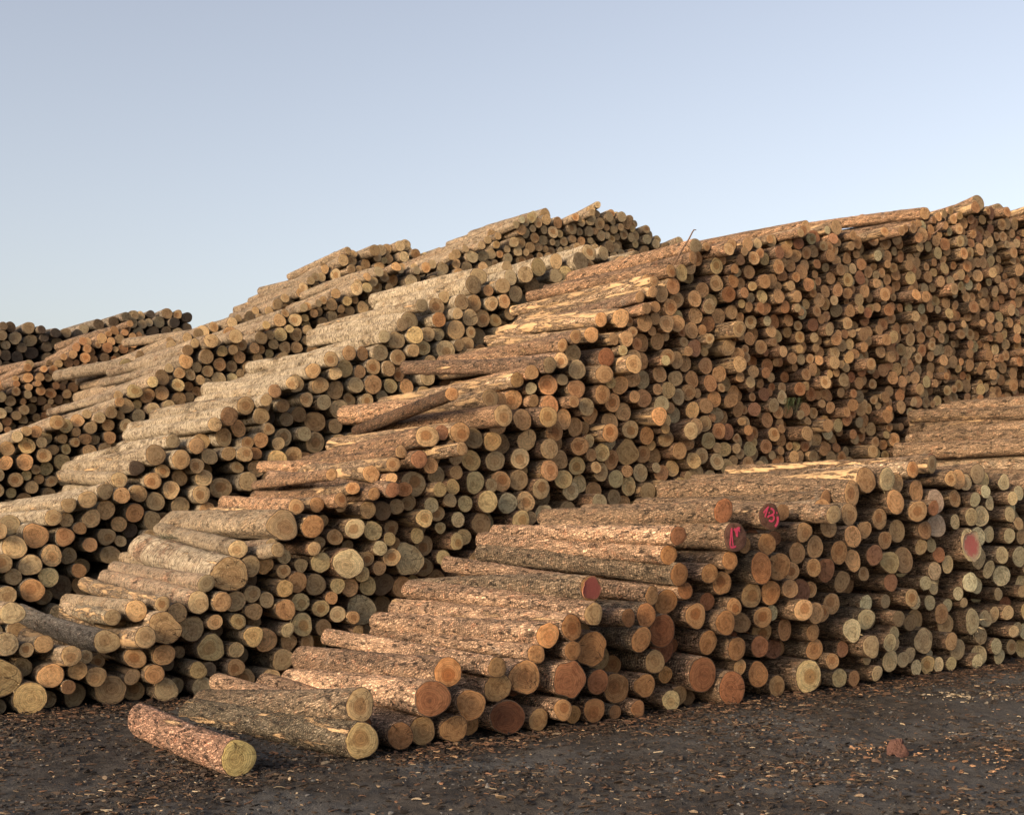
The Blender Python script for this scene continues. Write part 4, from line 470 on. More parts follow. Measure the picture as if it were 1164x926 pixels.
 4262,417,55,114,22,4271,438,61,111,22,4220,450,61,109,16,4415,471,83,102,12,4283,462,72,107,22,4250,459,83,106,16,4361,477,89,107,12,4478,477,89,64,12,
 4325,462,72,110,16,4316,495,95,108,16,4391,495,83,96,12,4223,477,66,102,16,4265,486,66,114,12,4223,510,95,105,22,4463,504,66,103,20,4283,513,89,113,16,
 4514,507,89,103,20,4430,501,83,93,22,4313,525,55,105,14,4349,507,66,102,20,4559,516,55,87,16,4487,516,55,86,20,4394,531,89,105,22,4556,540,66,85,20,
 4496,537,55,101,14,4391,564,66,109,16,4592,540,72,98,20,4229,543,66,100,12,4430,531,61,94,14,4253,519,61,100,16,4469,531,61,89,20,4274,546,78,105,20,
 4661,570,89,98,12,4352,534,66,108,16,4340,564,95,101,12,4295,573,95,108,22,4475,555,61,91,16,4574,564,72,87,16,4607,570,95,89,16,4418,555,72,87,20,
 4448,564,83,90,16,4247,570,89,100,14,4508,558,66,85,20,4445,597,78,97,16,4535,528,55,90,12,4370,552,55,108,22,4544,567,78,96,20,4718,582,61,100,14,
 4817,606,72,101,12,4520,588,83,93,14,4478,582,72,94,12,4244,603,78,95,20,4634,597,95,87,16,4388,591,61,106,22,4418,585,66,99,20,4562,594,78,96,22,
 4355,600,95,103,20,4301,609,89,101,16,4592,603,78,92,20,4727,612,83,101,12,4481,612,72,90,20,4682,600,95,97,14,4391,621,83,98,22,4307,546,55,98,14,
 4562,621,55,86,14,4448,630,78,96,12,4763,618,95,110,22,4220,582,61,104,16,4511,618,66,84,12,4616,630,95,99,14,4799,633,89,81,16,4334,630,89,92,16,
 4673,633,72,100,16,4259,630,78,95,16,4841,627,78,118,20,4292,645,89,101,20,4739,639,66,117,20,4493,639,72,97,12,4223,630,95,94,14,4847,657,72,109,12,
 4484,672,95,85,20,4367,648,95,102,12,4934,666,89,102,20,4664,666,95,102,16,4418,609,55,86,14,4580,645,89,102,20,4418,642,83,105,20,4271,594,66,104,12,
 4706,639,89,97,22,4247,657,72,99,20,4910,639,78,102,12,4322,588,55,93,12,4634,657,61,94,20,4538,612,61,83,14,4814,660,66,106,12,4298,675,61,93,20,
 4445,663,89,105,20,4523,645,78,98,22,4550,654,66,100,16,4526,675,66,107,16,4700,669,61,94,22,4646,624,55,101,22,4325,663,78,96,12,4397,663,61,96,12,
 4406,693,95,92,20,4727,666,72,99,12,4877,648,66,105,16,4220,660,55,100,20,4766,651,61,97,16,4607,663,72,87,16,4577,675,61,96,20,4271,675,72,93,20,
 4784,675,89,103,22,4352,678,66,95,16,4838,684,72,105,16,4553,678,55,102,20,4874,678,83,104,12,4700,693,55,98,16,4229,681,55,99,12,4598,693,78,97,20,
 4964,687,89,96,16,4754,672,61,105,12,4751,699,72,104,16,4370,705,95,97,12,4508,699,78,101,16,4703,723,89,91,22,4628,681,61,98,12,4895,705,89,114,22,
 4904,666,61,105,16,4631,714,95,101,16,4268,708,95,113,17,4322,696,89,101,16,4661,699,66,100,14,4448,693,55,96,22,4568,705,83,101,16,4931,702,89,100,22,
 4859,711,89,113,12,4811,693,72,108,12,4226,708,78,91,21,4904,738,78,111,28,4781,705,55,93,12,4457,717,72,106,12,4481,702,55,101,20,4976,720,89,105,12,
 4742,726,66,101,22,4322,729,78,98,23,4418,726,78,103,2,4724,693,61,105,14,4664,729,78,95,2,4538,696,55,104,20,4595,726,83,106,2,4538,726,95,104,2,
 4814,726,89,104,22,4943,735,78,102,28,4502,732,83,106,2,4778,735,89,108,2,4379,741,89,65,3,4991,753,89,97,28,4622,753,95,100,2,4850,744,78,112,24,
 4463,744,66,102,2,4526,753,55,73,28,4667,762,83,98,22,4751,753,66,113,2,4583,753,66,99,22,4424,753,61,97,23,4901,765,55,103,24,4931,765,83,98,22,
 4961,762,66,99,28,4703,756,72,99,2,4346,750,78,112,3,4814,759,78,78,2,4529,780,72,105,20,4853,780,95,99,2,4556,753,66,106,22,4712,789,95,102,2,
 4463,777,89,98,2,4973,789,78,95,28,4487,756,55,113,2,4298,714,55,102,15,4565,780,72,101,2,4778,765,55,100,20,4877,753,66,101,24,4622,789,78,101,2,
 4784,795,95,103,2,4751,783,78,103,28,4499,780,78,106,2,4544,807,83,109,2,4220,735,61,108,25,4940,792,61,98,20,4655,798,95,111,2,4889,786,66,97,20,
 4871,813,95,104,22,4598,774,61,91,2,4976,822,83,101,2,4457,810,72,106,3,4820,792,78,100,2,4505,807,61,116,3,4832,819,66,103,28,4586,804,89,96,28,
 4727,747,55,91,22,4565,831,72,106,29,4913,804,78,113,28,4601,837,89,104,22,4901,837,89,71,2,4736,807,55,99,22,4727,834,89,95,2,4631,816,55,99,22,
 4655,828,55,114,22,4433,774,55,79,29,4760,813,55,107,2,5012,825,95,93,2,4688,819,95,102,2,4802,825,78,104,2,4940,825,95,101,2,4835,849,83,100,20,
 4484,828,83,74,21,4982,855,83,90,2,5033,855,89,84,2,4775,837,72,90,28,4796,855,61,106,28,4880,867,95,100,28,4742,867,89,95,2,4658,858,95,109,2,
 4937,858,72,92,22,5084,861,89,94,20,4790,879,61,92,20,4577,855,61,114,3,4616,867,78,107,3,4874,903,89,68,2,4538,834,55,97,21,4700,855,83,94,2,
 4631,894,78,103,25,4937,891,95,105,2,4997,882,72,71,2,4631,840,61,102,22,4667,891,78,109,2,4682,786,55,102,22,4826,876,61,103,28,4811,903,89,98,24,
 5042,885,66,96,28,5075,888,55,98,2,4703,888,83,79,2,5147,876,95,84,2,4751,903,95,97,24,5114,876,66,93,20,5195,897,95,101,28,4913,870,61,92,22,
 4691,921,95,75,3,5057,906,61,95,22,5021,900,61,97,28,5111,903,66,92,24,5150,912,83,79,3,4844,894,66,96,2,5084,909,61,84,2,4970,891,72,91,20,
 4847,921,66,101,2,4739,939,95,86,29,4907,909,78,93,28,5240,924,83,113,29,5108,930,61,104,29,5009,924,72,96,2,4919,936,72,99,22,4772,930,78,89,2,
 5183,930,83,65,25,4979,918,66,89,2,5066,936,89,86,29,4862,843,55,97,2,4655,918,72,104,25,4952,924,72,103,22,4805,939,95,90,20,4877,936,72,92,24,
 4943,954,78,76,3,4850,951,78,93,2,4973,945,66,93,21,4766,957,61,84,3,4823,966,66,91,24,5009,954,72,104,23,5213,936,66,84,25,4772,864,55,101,24,
 5081,963,66,82,23,4793,972,83,79,3,5036,921,61,86,24,4721,912,61,91,2,5036,945,61,96,3,4898,954,61,88,3,4820,993,66,116,3,4844,981,61,76,3,
 4781,900,55,98,28,5132,933,55,92,3,4877,963,55,91,3],
'G': [4445,21,100,90,14,4511,21,106,105,14,4559,21,106,97,16,4478,45,100,99,18,4583,54,83,97,20,4445,60,83,92,16,4526,66,129,99,16,4478,87,112,97,16,
 4577,93,106,102,16,4535,114,117,118,14,4433,99,112,94,14,4466,126,89,68,16,4583,132,89,110,20,4517,153,95,109,18,4556,156,89,99,18,4478,162,100,97,20,
 4433,156,129,94,14,4535,189,100,99,18,4460,195,89,100,16,4496,195,89,103,16,4577,228,129,111,20,4523,234,129,103,16,4457,237,112,115,14,4547,279,129,106,16,
 4463,279,95,111,14,4502,294,112,97,16,4463,324,123,107,14,4538,321,89,106,16,4574,345,123,108,16,4457,372,117,103,16,4526,360,117,94,14,4574,387,83,69,14,
 4535,399,83,75,20,4463,417,112,94,18,4580,426,106,95,16,4541,438,100,89,14,4496,390,95,105,16,4490,456,129,104,18,4433,441,83,99,14,4586,474,129,72,20,
 4445,480,112,97,18,4499,507,129,99,14,4538,480,106,88,16,4628,510,100,95,16,4583,525,129,93,20,4640,555,129,80,16,4454,519,83,93,16,4538,531,100,94,14,
 4553,573,123,94,16,4436,552,106,93,20,4487,558,129,95,18,4571,615,106,91,16,4625,597,95,95,14,4460,597,112,95,16,4508,603,123,94,18,4598,570,95,95,18,
 4463,642,112,81,14,4625,639,106,91,16,4532,642,106,94,14,4439,672,83,92,16,4574,660,112,100,18,4628,684,112,93,20,4496,675,123,101,16,4586,708,129,102,16,
 4508,720,112,102,14,4541,681,83,99,14,4445,708,95,101,16,4628,723,83,93,20,4433,741,83,103,16,4496,759,95,100,16,4577,756,112,113,16,4721,795,95,100,16,
 4457,768,95,72,18,4634,765,123,93,20,4595,795,106,101,20,4679,774,89,96,14,4469,735,83,98,18,4787,822,123,102,14,4535,780,129,102,20,4643,813,123,104,18,
 4547,723,83,105,20,4523,828,117,107,14,4469,807,112,109,16,4742,828,100,97,18,4589,834,89,118,16,4835,828,106,101,14,4655,852,83,101,14,4688,816,100,103,16,
 4433,828,95,95,14,4766,867,123,101,14,4616,864,112,109,18,4478,849,106,112,16,4547,861,89,113,14,4862,867,100,100,14,4562,813,83,112,16,4706,858,123,99,14,
 4577,882,89,107,14,4973,879,117,104,14,4472,894,123,110,18,4664,891,117,100,16,4931,876,95,94,18,4439,864,89,107,18,4811,858,89,88,14,4535,900,117,104,16,
 4811,900,112,96,16,4721,897,89,103,16,4763,912,95,87,14,4928,921,123,100,20,4838,939,129,92,14,4619,906,95,108,16,4709,936,117,97,18,4895,888,95,101,14,
 4973,921,89,102,14,5012,912,112,92,16,4433,912,95,99,16,4574,921,100,111,16,4514,945,129,107,14,4880,924,95,69,20,4619,945,95,109,16,4661,939,112,98,16,
 5078,966,106,96,14,4925,966,100,99,16,4445,954,123,104,16,5006,954,100,91,16,4769,957,129,94,18,4727,975,100,99,16,5492,975,117,105,20,4583,960,89,98,16,
 4832,987,106,96,16,4661,981,95,98,14,5375,984,100,109,16,4880,963,89,94,16,4571,999,117,99,16,5123,996,106,90,14,4520,990,100,107,18,5216,996,129,81,16,
 5576,1002,117,105,16,5333,984,100,101,16,4988,993,112,108,16,4511,867,83,104,18,4478,987,106,90,21,5450,996,89,101,20,4436,999,100,100,14,4766,1008,129,91,20,
 4697,1011,129,102,14,5537,972,100,102,14,4967,957,89,102,16,5054,1005,123,98,14,4643,1017,106,104,14,4928,1011,117,100,18,5525,1011,106,102,14,5168,993,89,100,14,
 5168,1038,129,99,14,5411,1005,106,104,14,5303,1023,129,100,16,5000,1035,106,106,16,5399,1047,112,90,14,4877,1005,123,91,14,4619,984,89,103,16,4817,1023,89,102,19,
 5459,1035,106,104,18,5099,1026,89,110,16,4604,1029,100,97,15,5354,1023,123,100,18,4757,1059,123,95,14,5234,1035,89,108,20,5654,1035,106,79,15,4463,1026,89,95,17,
 5096,1068,123,107,16,5444,1074,100,104,16,5261,1008,95,112,18,5501,1047,106,99,15,5267,1056,106,100,18,4910,1050,100,100,15,4958,1047,112,100,18,5048,1053,117,111,14,
 5336,1062,89,108,14,5156,1089,129,110,14,5609,1041,123,117,19,4691,1059,106,85,17,5225,1077,123,100,14,4856,1044,100,112,19,5300,1089,129,91,16,4997,1077,106,85,15,
 5405,1092,112,106,14,5057,1101,117,90,17,5360,1095,112,95,16,5195,1116,112,105,20,5111,1113,117,104,16,4553,1038,100,101,21,5450,1116,112,104,16,5246,1116,100,98,14,
 5156,1137,106,117,15,5327,1134,129,94,14,5552,1038,83,62,15,5216,1155,112,87,21,5483,1086,100,101,17,4649,1056,83,104,17,5387,1134,117,106,18,5282,1128,89,93,14,
 5450,1164,117,105,19,5360,1173,117,99,15,5258,1158,100,74,21,5303,1170,89,77,19,5405,1173,100,103,21,4799,1053,83,110,19],
}
SINGLE = [
('A',4.799,0.116,0.1191,7.250,0.0031,-0.0488,2.45,'y','moss',1,'thick brown log lying on the ground beside the loose pinkish log','log','logs of the low front stack'),
('A',4.853,0.333,0.1098,7.350,0.0351,-0.1107,2.45,'t',None,1,'thick log with tan end, just straight up of the log beside the loose one','log','logs of the low front stack'),
('A',5.164,0.096,0.0960,7.330,0.1284,-0.0235,2.43,'od',None,0,'medium log with dim orange end, just straight right of the log beside the loose one','log','logs of the low front stack'),
('A',5.374,0.102,0.1019,7.371,0.0647,0.0216,2.43,'t',None,0,'medium log with tan end, second one straight right from the log beside the loose one','log','logs of the low front stack'),
('A',5.613,0.096,0.0992,7.321,0.1126,-0.0203,2.45,'o',None,0,'medium log with orange tan end, fourth one gently down-left from the five sided end','log','logs of the low front stack'),
('A',5.378,0.336,0.1274,7.250,0.1395,-0.0661,2.45,'r','ooze',1,'thick log with reddish brown end, just diagonally down-right of the big greyish butt end','log','logs of the low front stack'),
('A',5.580,0.490,0.1068,7.350,0.1214,-0.0580,2.45,'o',None,1,'medium log with orange tan end, second one gently up-right from the loose log','log','logs of the low front stack'),
('A',5.946,0.505,0.0773,7.250,0.0544,0.0092,2.45,'t',None,1,'thin log with tan end, just gently down-right of the big greyish butt end','log','logs of the low front stack'),
('A',5.737,0.257,0.1079,7.286,0.1083,0.0183,2.40,'o',None,0,'thick log with orange tan end, second one steeply down-right from the big six sided end','log','logs of the low front stack'),
('A',6.030,0.345,0.1067,7.349,0.0826,-0.0298,2.48,'t',None,1,'medium log with tan end, second one straight left from the five sided end','log','logs of the low front stack'),
('A',6.106,0.126,0.1303,7.326,0.1281,-0.0032,2.49,'rd',None,0,'thick log with dark reddish end, just gently down-left of the five sided end','log','logs of the low front stack'),
('A',6.381,0.083,0.0831,7.302,0.0835,-0.0115,2.46,'t',None,0,'thin log with tan end, just diagonally down-left of the five sided end','log','logs of the low front stack'),
('A',6.533,0.152,0.0815,7.202,0.1165,-0.0087,2.45,'o',None,0,'thin log with orange tan end, just straight down of the five sided end','log','logs of the low front stack'),
('A',6.949,0.096,0.0961,7.306,0.1388,-0.0240,2.47,'o',None,0,'medium log with orange tan end, just diagonally down-right of the five sided end','log','logs of the low front stack'),
('A',7.380,0.067,0.0695,7.265,0.0583,0.0183,2.47,'od',None,0,'thin log with dim orange end, second one gently down-left from the large reddish end','log','logs of the low front stack'),
('A',7.276,0.225,0.1234,7.401,0.1221,-0.0194,2.48,'o',None,0,'thick log with orange tan end, second one straight right from the five sided end','log','logs of the low front stack'),
('A',7.517,0.231,0.0932,7.325,0.1114,-0.0132,2.43,'o',None,0,'medium log with orange tan end, just gently down-left of the large reddish end','log','logs of the low front stack'),
('A',6.980,0.309,0.0987,7.299,0.0915,-0.0034,2.44,'r',None,0,'medium log with reddish brown end, just straight right of the five sided end','log','logs of the low front stack'),
('A',6.658,0.358,0.1426,7.267,0.0764,0.0346,2.43,'r','pent',0,'large reddish five sided log end in the lower rows of the low front stack','log','logs of the low front stack'),
('A',6.272,0.399,0.1273,7.332,0.0935,-0.0276,2.43,'o',None,1,'thick log with orange tan end, just straight left of the five sided end','log','logs of the low front stack'),
('A',6.385,0.561,0.0737,7.331,0.0965,-0.0211,2.45,'o',None,1,'thin log with orange tan end, just diagonally up-left of the five sided end','log','logs of the low front stack'),
('A',6.488,0.692,0.0956,7.322,0.0637,-0.0304,2.45,'o',None,1,'medium log with orange tan end, just diagonally down-left of the dull red painted end','log','logs of the low front stack'),
('A',6.691,0.743,0.0994,7.280,0.0515,-0.0072,2.45,'o',None,1,'medium log with orange tan end, just steeply down-left of the dull red painted end','log','logs of the low front stack'),
('A',6.848,0.840,0.0880,7.207,0.0046,0.0292,2.40,'t',None,1,'thin log with tan end, just straight down of the dull red painted end','log','logs of the low front stack'),
('A',6.696,0.569,0.0751,7.270,0.1109,0.0299,2.45,'o',None,0,'thin log with orange tan end, just straight up of the five sided end','log','logs of the low front stack'),
('A',6.912,0.564,0.1376,7.305,0.0751,0.0024,2.51,'o',None,0,'thick log with orange tan end, second one straight down from the dull red painted end','log','logs of the low front stack'),
('A',7.278,0.783,0.0754,7.267,0.0138,-0.0268,2.45,'od',None,1,'thin log with dim orange end, just diagonally down-right of the dull red painted end','log','logs of the low front stack'),
('A',7.505,0.789,0.0957,7.299,0.1259,-0.0137,2.41,'or',None,0,'medium log with orange end, just gently down-right of the dull red painted end','log','logs of the low front stack'),
('A',7.438,0.604,0.1042,7.286,0.0439,0.0327,2.42,'o',None,0,'medium log with orange tan end, second one diagonally down-right from the dull red painted end','log','logs of the low front stack'),
('A',7.627,0.412,0.0964,7.319,0.0915,-0.0137,2.42,'t',None,0,'medium log with tan end, second one gently up-left from the large reddish end','log','logs of the low front stack'),
('A',7.686,0.655,0.1331,7.298,0.0843,-0.0143,2.46,'r',None,0,'thick log with reddish brown end, second one diagonally up-left from the large reddish end','log','logs of the low front stack'),
('A',8.106,0.752,0.1085,7.318,0.0870,0.0191,2.44,'o',None,0,'thick log with orange tan end, second one steeply up-left from the reddish ground end','log','logs of the low front stack'),
('A',8.379,0.684,0.1049,7.236,0.0516,0.0090,2.44,'o',None,0,'medium log with orange tan end, second one steeply up-right from the large reddish end','log','logs of the low front stack'),
('A',8.509,0.807,0.0772,7.255,0.0848,0.0174,2.43,'o',None,0,'thin log with orange tan end, second one straight down from the pink letter log','log','logs of the low front stack'),
('A',8.902,0.699,0.0942,7.270,0.0842,-0.0018,2.46,'o',None,0,'medium log with orange tan end, just gently up-left of the dark ring end','log','logs of the low front stack'),
('A',8.562,0.453,0.1021,7.271,0.0296,0.0095,2.43,'o',None,0,'medium log with orange tan end, just diagonally up-right of the large reddish end','log','logs of the low front stack'),
('A',8.901,0.447,0.0940,7.303,0.1117,-0.0128,2.44,'r',None,0,'medium log with reddish brown end, just gently up-left of the big yellow ground end','log','logs of the low front stack'),
('A',8.256,0.524,0.1001,7.319,0.0643,0.0103,2.47,'o',None,0,'medium log with orange tan end, just steeply up-left of the reddish ground end','log','logs of the low front stack'),
('A',8.143,0.271,0.1431,7.278,0.0805,0.0067,2.46,'r','bigred',0,'large reddish brown log end in the lower rows of the low front stack','log','logs of the low front stack'),
('A',7.817,0.086,0.0872,7.323,0.0960,0.0096,2.45,'y',None,0,'thin log with yellow tan end, second one diagonally down-left from the large reddish end','log','logs of the low front stack'),
('A',8.411,0.141,0.1414,7.192,0.0728,0.0142,2.40,'r','lowred',0,'large reddish brown log end resting on the ground under the low stack face','log','logs of the low front stack'),
('A',8.887,0.208,0.1135,7.310,0.0906,-0.0106,2.40,'o',None,0,'thick log with orange tan end, just gently up-right of the reddish ground end','log','logs of the low front stack'),
('A',9.436,0.159,0.1499,7.201,0.0552,-0.0068,2.48,'y','pale',0,'big yellow tan log end at ground level midway along the low front stack','log','logs of the low front stack'),
('A',9.338,0.561,0.0923,7.384,0.1008,-0.0221,2.46,'or','ring',0,'orange log end with a dark ring in the lower low stack','log','logs of the low front stack'),
('A',9.309,0.749,0.1021,7.156,0.1038,-0.0015,2.46,'o',None,0,'medium log with orange tan end, just diagonally up-right of the dark ring end','log','logs of the low front stack'),
('A',9.607,0.525,0.0793,7.281,0.0769,-0.0050,2.41,'o',None,0,'thin log with orange tan end, just straight right of the dark ring end','log','logs of the low front stack'),
('A',9.674,0.365,0.0969,7.315,0.0872,-0.0096,2.45,'o',None,0,'medium log with orange tan end, just steeply up-right of the big yellow ground end','log','logs of the low front stack'),
('A',8.369,1.611,0.1008,7.250,0.0771,-0.0336,2.45,'r',None,1,'medium log with reddish brown end, just steeply up-left of the pink letter log','log','logs of the low front stack'),
('A',8.388,1.395,0.1210,7.140,0.0522,0.0089,2.45,'rk','inkletters',1,'dark ended log sprayed with pink letter strokes near the crest of the low front stack','log','logs of the low front stack'),
('A',7.821,1.413,0.0780,7.250,0.0479,-0.0059,2.45,'r',None,1,'thin log with reddish brown end, just straight left of the pink letter log','log','logs of the low front stack'),
('A',7.818,1.256,0.0819,7.350,0.0146,0.0280,2.45,'o',None,1,'thin log with orange tan end, just gently up-right of the dull red painted end','log','logs of the low front stack'),
('A',7.888,1.098,0.0940,7.299,-0.0325,0.0453,2.45,'o',None,1,'medium log with orange tan end, fourth one steeply down-right from the big knobbly end','log','logs of the low front stack'),
('A',6.955,1.017,0.1010,7.350,0.0306,-0.0547,2.45,'o','redend',1,'long log with its whole cut end painted dull red on the stepped slope','log','logs of the low front stack'),
('A',7.624,0.936,0.0771,7.350,-0.0821,0.0719,2.45,'o',None,1,'thin log with orange tan end, just straight right of the dull red painted end','log','logs of the low front stack'),
('A',7.831,0.874,0.1042,7.392,0.0932,0.0212,2.46,'o',None,0,'medium log with orange tan end, second one steeply up-left from the large reddish end','log','logs of the low front stack'),
('A',7.979,0.963,0.0721,7.317,0.0881,-0.0157,2.52,'od',None,0,'thin log with dim orange end, second one diagonally down-left from the pink letter log','log','logs of the low front stack'),
('A',8.266,1.093,0.0830,7.309,0.1180,-0.0077,2.50,'o',None,0,'thin log with orange tan end, just diagonally down-left of the pink letter log','log','logs of the low front stack'),
('A',8.379,1.201,0.0779,7.189,0.0965,0.0063,2.40,'o',None,0,'thin log with orange tan end, just steeply down-left of the pink letter log','log','logs of the low front stack'),
('A',8.425,1.007,0.1011,7.315,0.0694,-0.0179,2.44,'o',None,0,'medium log with orange tan end, just gently down-left of the tall oval end','log','logs of the low front stack'),
('A',8.844,1.560,0.1132,7.151,0.0714,0.0005,2.45,'rk','inkdigits',1,'dark ended log sprayed with pink digits near the crest of the low front stack','log','logs of the low front stack'),
('A',10.282,1.768,0.1165,7.351,0.0186,0.0079,2.42,'o',None,1,'thick log with orange tan end, just diagonally down-left of the peeled bare log','log','logs of the low front stack'),
('A',9.439,1.422,0.0885,7.248,0.0746,-0.0103,2.42,'o',None,0,'thin log with orange tan end, just gently down-right of the pink digit log','log','logs of the low front stack'),
('A',10.153,1.372,0.1038,7.249,0.1169,-0.0151,2.45,'o',None,0,'medium log with orange tan end, fourth one gently up-right from the tall oval end','log','logs of the low front stack'),
('A',8.883,1.326,0.0941,7.212,0.0747,-0.0139,2.46,'o',None,0,'medium log with orange tan end, just steeply up-right of the tall oval end','log','logs of the low front stack'),
('A',9.398,1.237,0.0997,7.292,0.1020,-0.0048,2.44,'o',None,0,'medium log with orange tan end, second one gently up-right from the tall oval end','log','logs of the low front stack'),
('A',10.005,1.228,0.1060,7.291,0.0682,-0.0072,2.45,'o',None,0,'medium log with orange tan end, third one gently down-right from the pink digit log','log','logs of the low front stack'),
('A',8.793,1.126,0.1281,7.198,0.0813,0.0087,2.46,'or','oval',0,'tall oval orange log end under the pink digit log','log','logs of the low front stack'),
('A',9.039,1.131,0.1228,7.211,0.0653,0.0017,2.42,'o',None,0,'thick log with orange tan end, just straight right of the tall oval end','log','logs of the low front stack'),
('A',9.799,1.075,0.1092,7.287,0.0857,-0.0107,2.45,'r',None,0,'thick log with reddish brown end, third one diagonally down-right from the pink digit log','log','logs of the low front stack'),
('A',10.125,0.958,0.1007,7.347,0.0880,-0.0036,2.43,'o',None,0,'medium log with orange tan end, second one diagonally up-right from the dark ring end','log','logs of the low front stack'),
('A',8.790,0.889,0.1129,7.303,0.1022,-0.0237,2.48,'t',None,0,'thick log with tan end, just steeply down-left of the tall oval end','log','logs of the low front stack'),
('A',9.015,0.904,0.1088,7.278,0.1016,0.0023,2.43,'o',None,0,'thick log with orange tan end, just steeply down-right of the tall oval end','log','logs of the low front stack'),
('A',9.945,0.762,0.0997,7.331,0.0798,-0.0068,2.43,'o',None,0,'medium log with orange tan end, second one steeply up-right from the big yellow ground end','log','logs of the low front stack'),
('A',10.506,1.894,0.1239,7.350,0.1478,-0.0721,2.45,'o','peeled',1,'thick log with long strips of bare yellow wood on the low front stack crest','log','logs of the low front stack'),
('A',11.153,2.002,0.0812,7.275,0.1117,-0.0390,2.45,'o',None,1,'thin log with orange tan end, just gently down-left of the topmost low log','log','logs of the low front stack'),
('A',11.343,1.798,0.1025,7.359,0.0983,-0.0393,2.44,'o',None,0,'medium log with orange tan end, just steeply down-left of the topmost low log','log','logs of the low front stack'),
('A',10.887,1.690,0.1202,7.290,0.0096,-0.0239,2.47,'o',None,0,'thick log with orange tan end, just diagonally down-right of the peeled bare log','log','logs of the low front stack'),
('A',10.739,1.529,0.1026,7.363,0.0791,0.0234,2.44,'o',None,0,'medium log with orange tan end, just steeply down-right of the peeled bare log','log','logs of the low front stack'),
('A',11.186,1.601,0.1096,7.239,0.1104,0.0394,2.46,'o',None,0,'thick log with orange tan end, second one steeply down-left from the topmost low log','log','logs of the low front stack'),
('A',11.591,2.063,0.0910,7.340,-0.0821,-0.0196,2.45,'t','toplog',1,'topmost long log with a scraped side on the low front stack','log','logs of the low front stack'),
('A',11.744,1.921,0.0804,7.227,0.0900,-0.0185,2.45,'to',None,0,'thin log with light orange end, just diagonally down-right of the topmost low log','log','logs of the low front stack'),
('A',12.417,1.983,0.1047,7.334,0.0349,-0.0586,2.42,'go',None,1,'medium log with greyish orange end, fourth one gently down-right from the topmost low log','log','logs of the low front stack'),
('A',11.400,1.414,0.0902,7.298,0.1443,0.0044,2.40,'or',None,0,'thin log with orange end, second one gently up-left from the bright red painted end','log','logs of the low front stack'),
('A',12.168,1.541,0.0952,7.254,0.0963,0.0217,2.47,'p',None,0,'medium log with pale cream end, second one straight up from the bright red painted end','log','logs of the low front stack'),
('A',12.912,1.563,0.0851,7.256,0.0578,0.0152,2.49,'p',None,0,'thin log with pale cream end, third one diagonally up-right from the bright red painted end','log','logs of the low front stack'),
('A',12.128,1.253,0.1641,7.239,0.0730,-0.0271,2.43,'p','redpaint',0,'log with bright red paint over its pale cut end among cream ended logs','log','logs of the low front stack'),
('A',13.152,1.114,0.1169,7.280,0.0666,0.0193,2.47,'p',None,0,'thick log with pale cream end, second one gently down-right from the bright red painted end','log','logs of the low front stack'),
('A',11.685,1.004,0.0914,7.371,0.0751,-0.0058,2.44,'op',None,0,'medium log with pale orange end, just straight up of the vivid orange end','log','logs of the low front stack'),
('A',11.167,1.124,0.1329,7.389,0.0915,-0.0114,2.41,'o',None,0,'thick log with orange tan end, second one gently down-left from the bright red painted end','log','logs of the low front stack'),
('A',10.830,1.118,0.1107,7.314,0.1017,-0.0321,2.50,'y',None,0,'thick log with yellow tan end, third one diagonally up-left from the vivid orange end','log','logs of the low front stack'),
('A',10.531,1.193,0.0984,7.277,0.1423,-0.0092,2.42,'r',None,0,'medium log with reddish brown end, second one straight down from the peeled bare log','log','logs of the low front stack'),
('A',10.857,0.923,0.0893,7.319,0.0685,0.0185,2.45,'r',None,0,'thin log with reddish brown end, fourth one gently down-left from the bright red painted end','log','logs of the low front stack'),
('A',11.500,0.892,0.0715,7.356,0.1121,-0.0217,2.46,'p',None,0,'thin log with pale cream end, second one diagonally up-left from the large cream end','log','logs of the low front stack'),
('A',12.239,0.873,0.1071,7.313,0.0280,0.0034,2.45,'p',None,0,'medium log with pale cream end, second one straight down from the bright red painted end','log','logs of the low front stack'),
('A',12.894,0.916,0.1190,7.341,0.1094,-0.0015,2.46,'p',None,0,'thick log with pale cream end, just steeply up-right of the large cream end','log','logs of the low front stack'),
('A',10.513,0.737,0.0831,7.358,0.1109,0.0044,2.49,'p',None,0,'thin log with pale cream end, fourth one straight down from the peeled bare log','log','logs of the low front stack'),
('A',10.391,0.601,0.1022,7.271,0.0884,0.0105,2.42,'p',None,0,'medium log with pale cream end, third one straight left from the vivid orange end','log','logs of the low front stack'),
('A',11.076,0.771,0.0856,7.235,0.1521,0.0297,2.43,'t',None,0,'thin log with tan end, third one gently up-left from the vivid orange end','log','logs of the low front stack'),
('A',10.860,0.583,0.0769,7.232,0.1303,0.0138,2.46,'gd',None,0,'thin log with dull brown end, second one straight left from the vivid orange end','log','logs of the low front stack'),
('A',10.123,0.518,0.1066,7.235,0.0986,-0.0028,2.46,'p',None,0,'medium log with pale cream end, second one straight right from the dark ring end','log','logs of the low front stack'),
('A',10.295,0.364,0.1076,7.148,0.0733,-0.0031,2.48,'g',None,0,'thick log with greyish tan end, second one gently up-right from the big yellow ground end','log','logs of the low front stack'),
('A',9.975,0.091,0.0911,7.267,0.1166,-0.0264,2.42,'y',None,0,'medium log with yellow tan end, just straight right of the big yellow ground end','log','logs of the low front stack'),
('A',10.535,0.091,0.0757,7.253,0.0662,-0.0170,2.41,'t',None,0,'thin log with tan end, third one straight right from the big yellow ground end','log','logs of the low front stack'),
('A',10.794,0.183,0.1029,7.286,0.0490,0.0279,2.45,'p',None,0,'medium log with pale cream end, third one gently down-left from the large cream end','log','logs of the low front stack'),
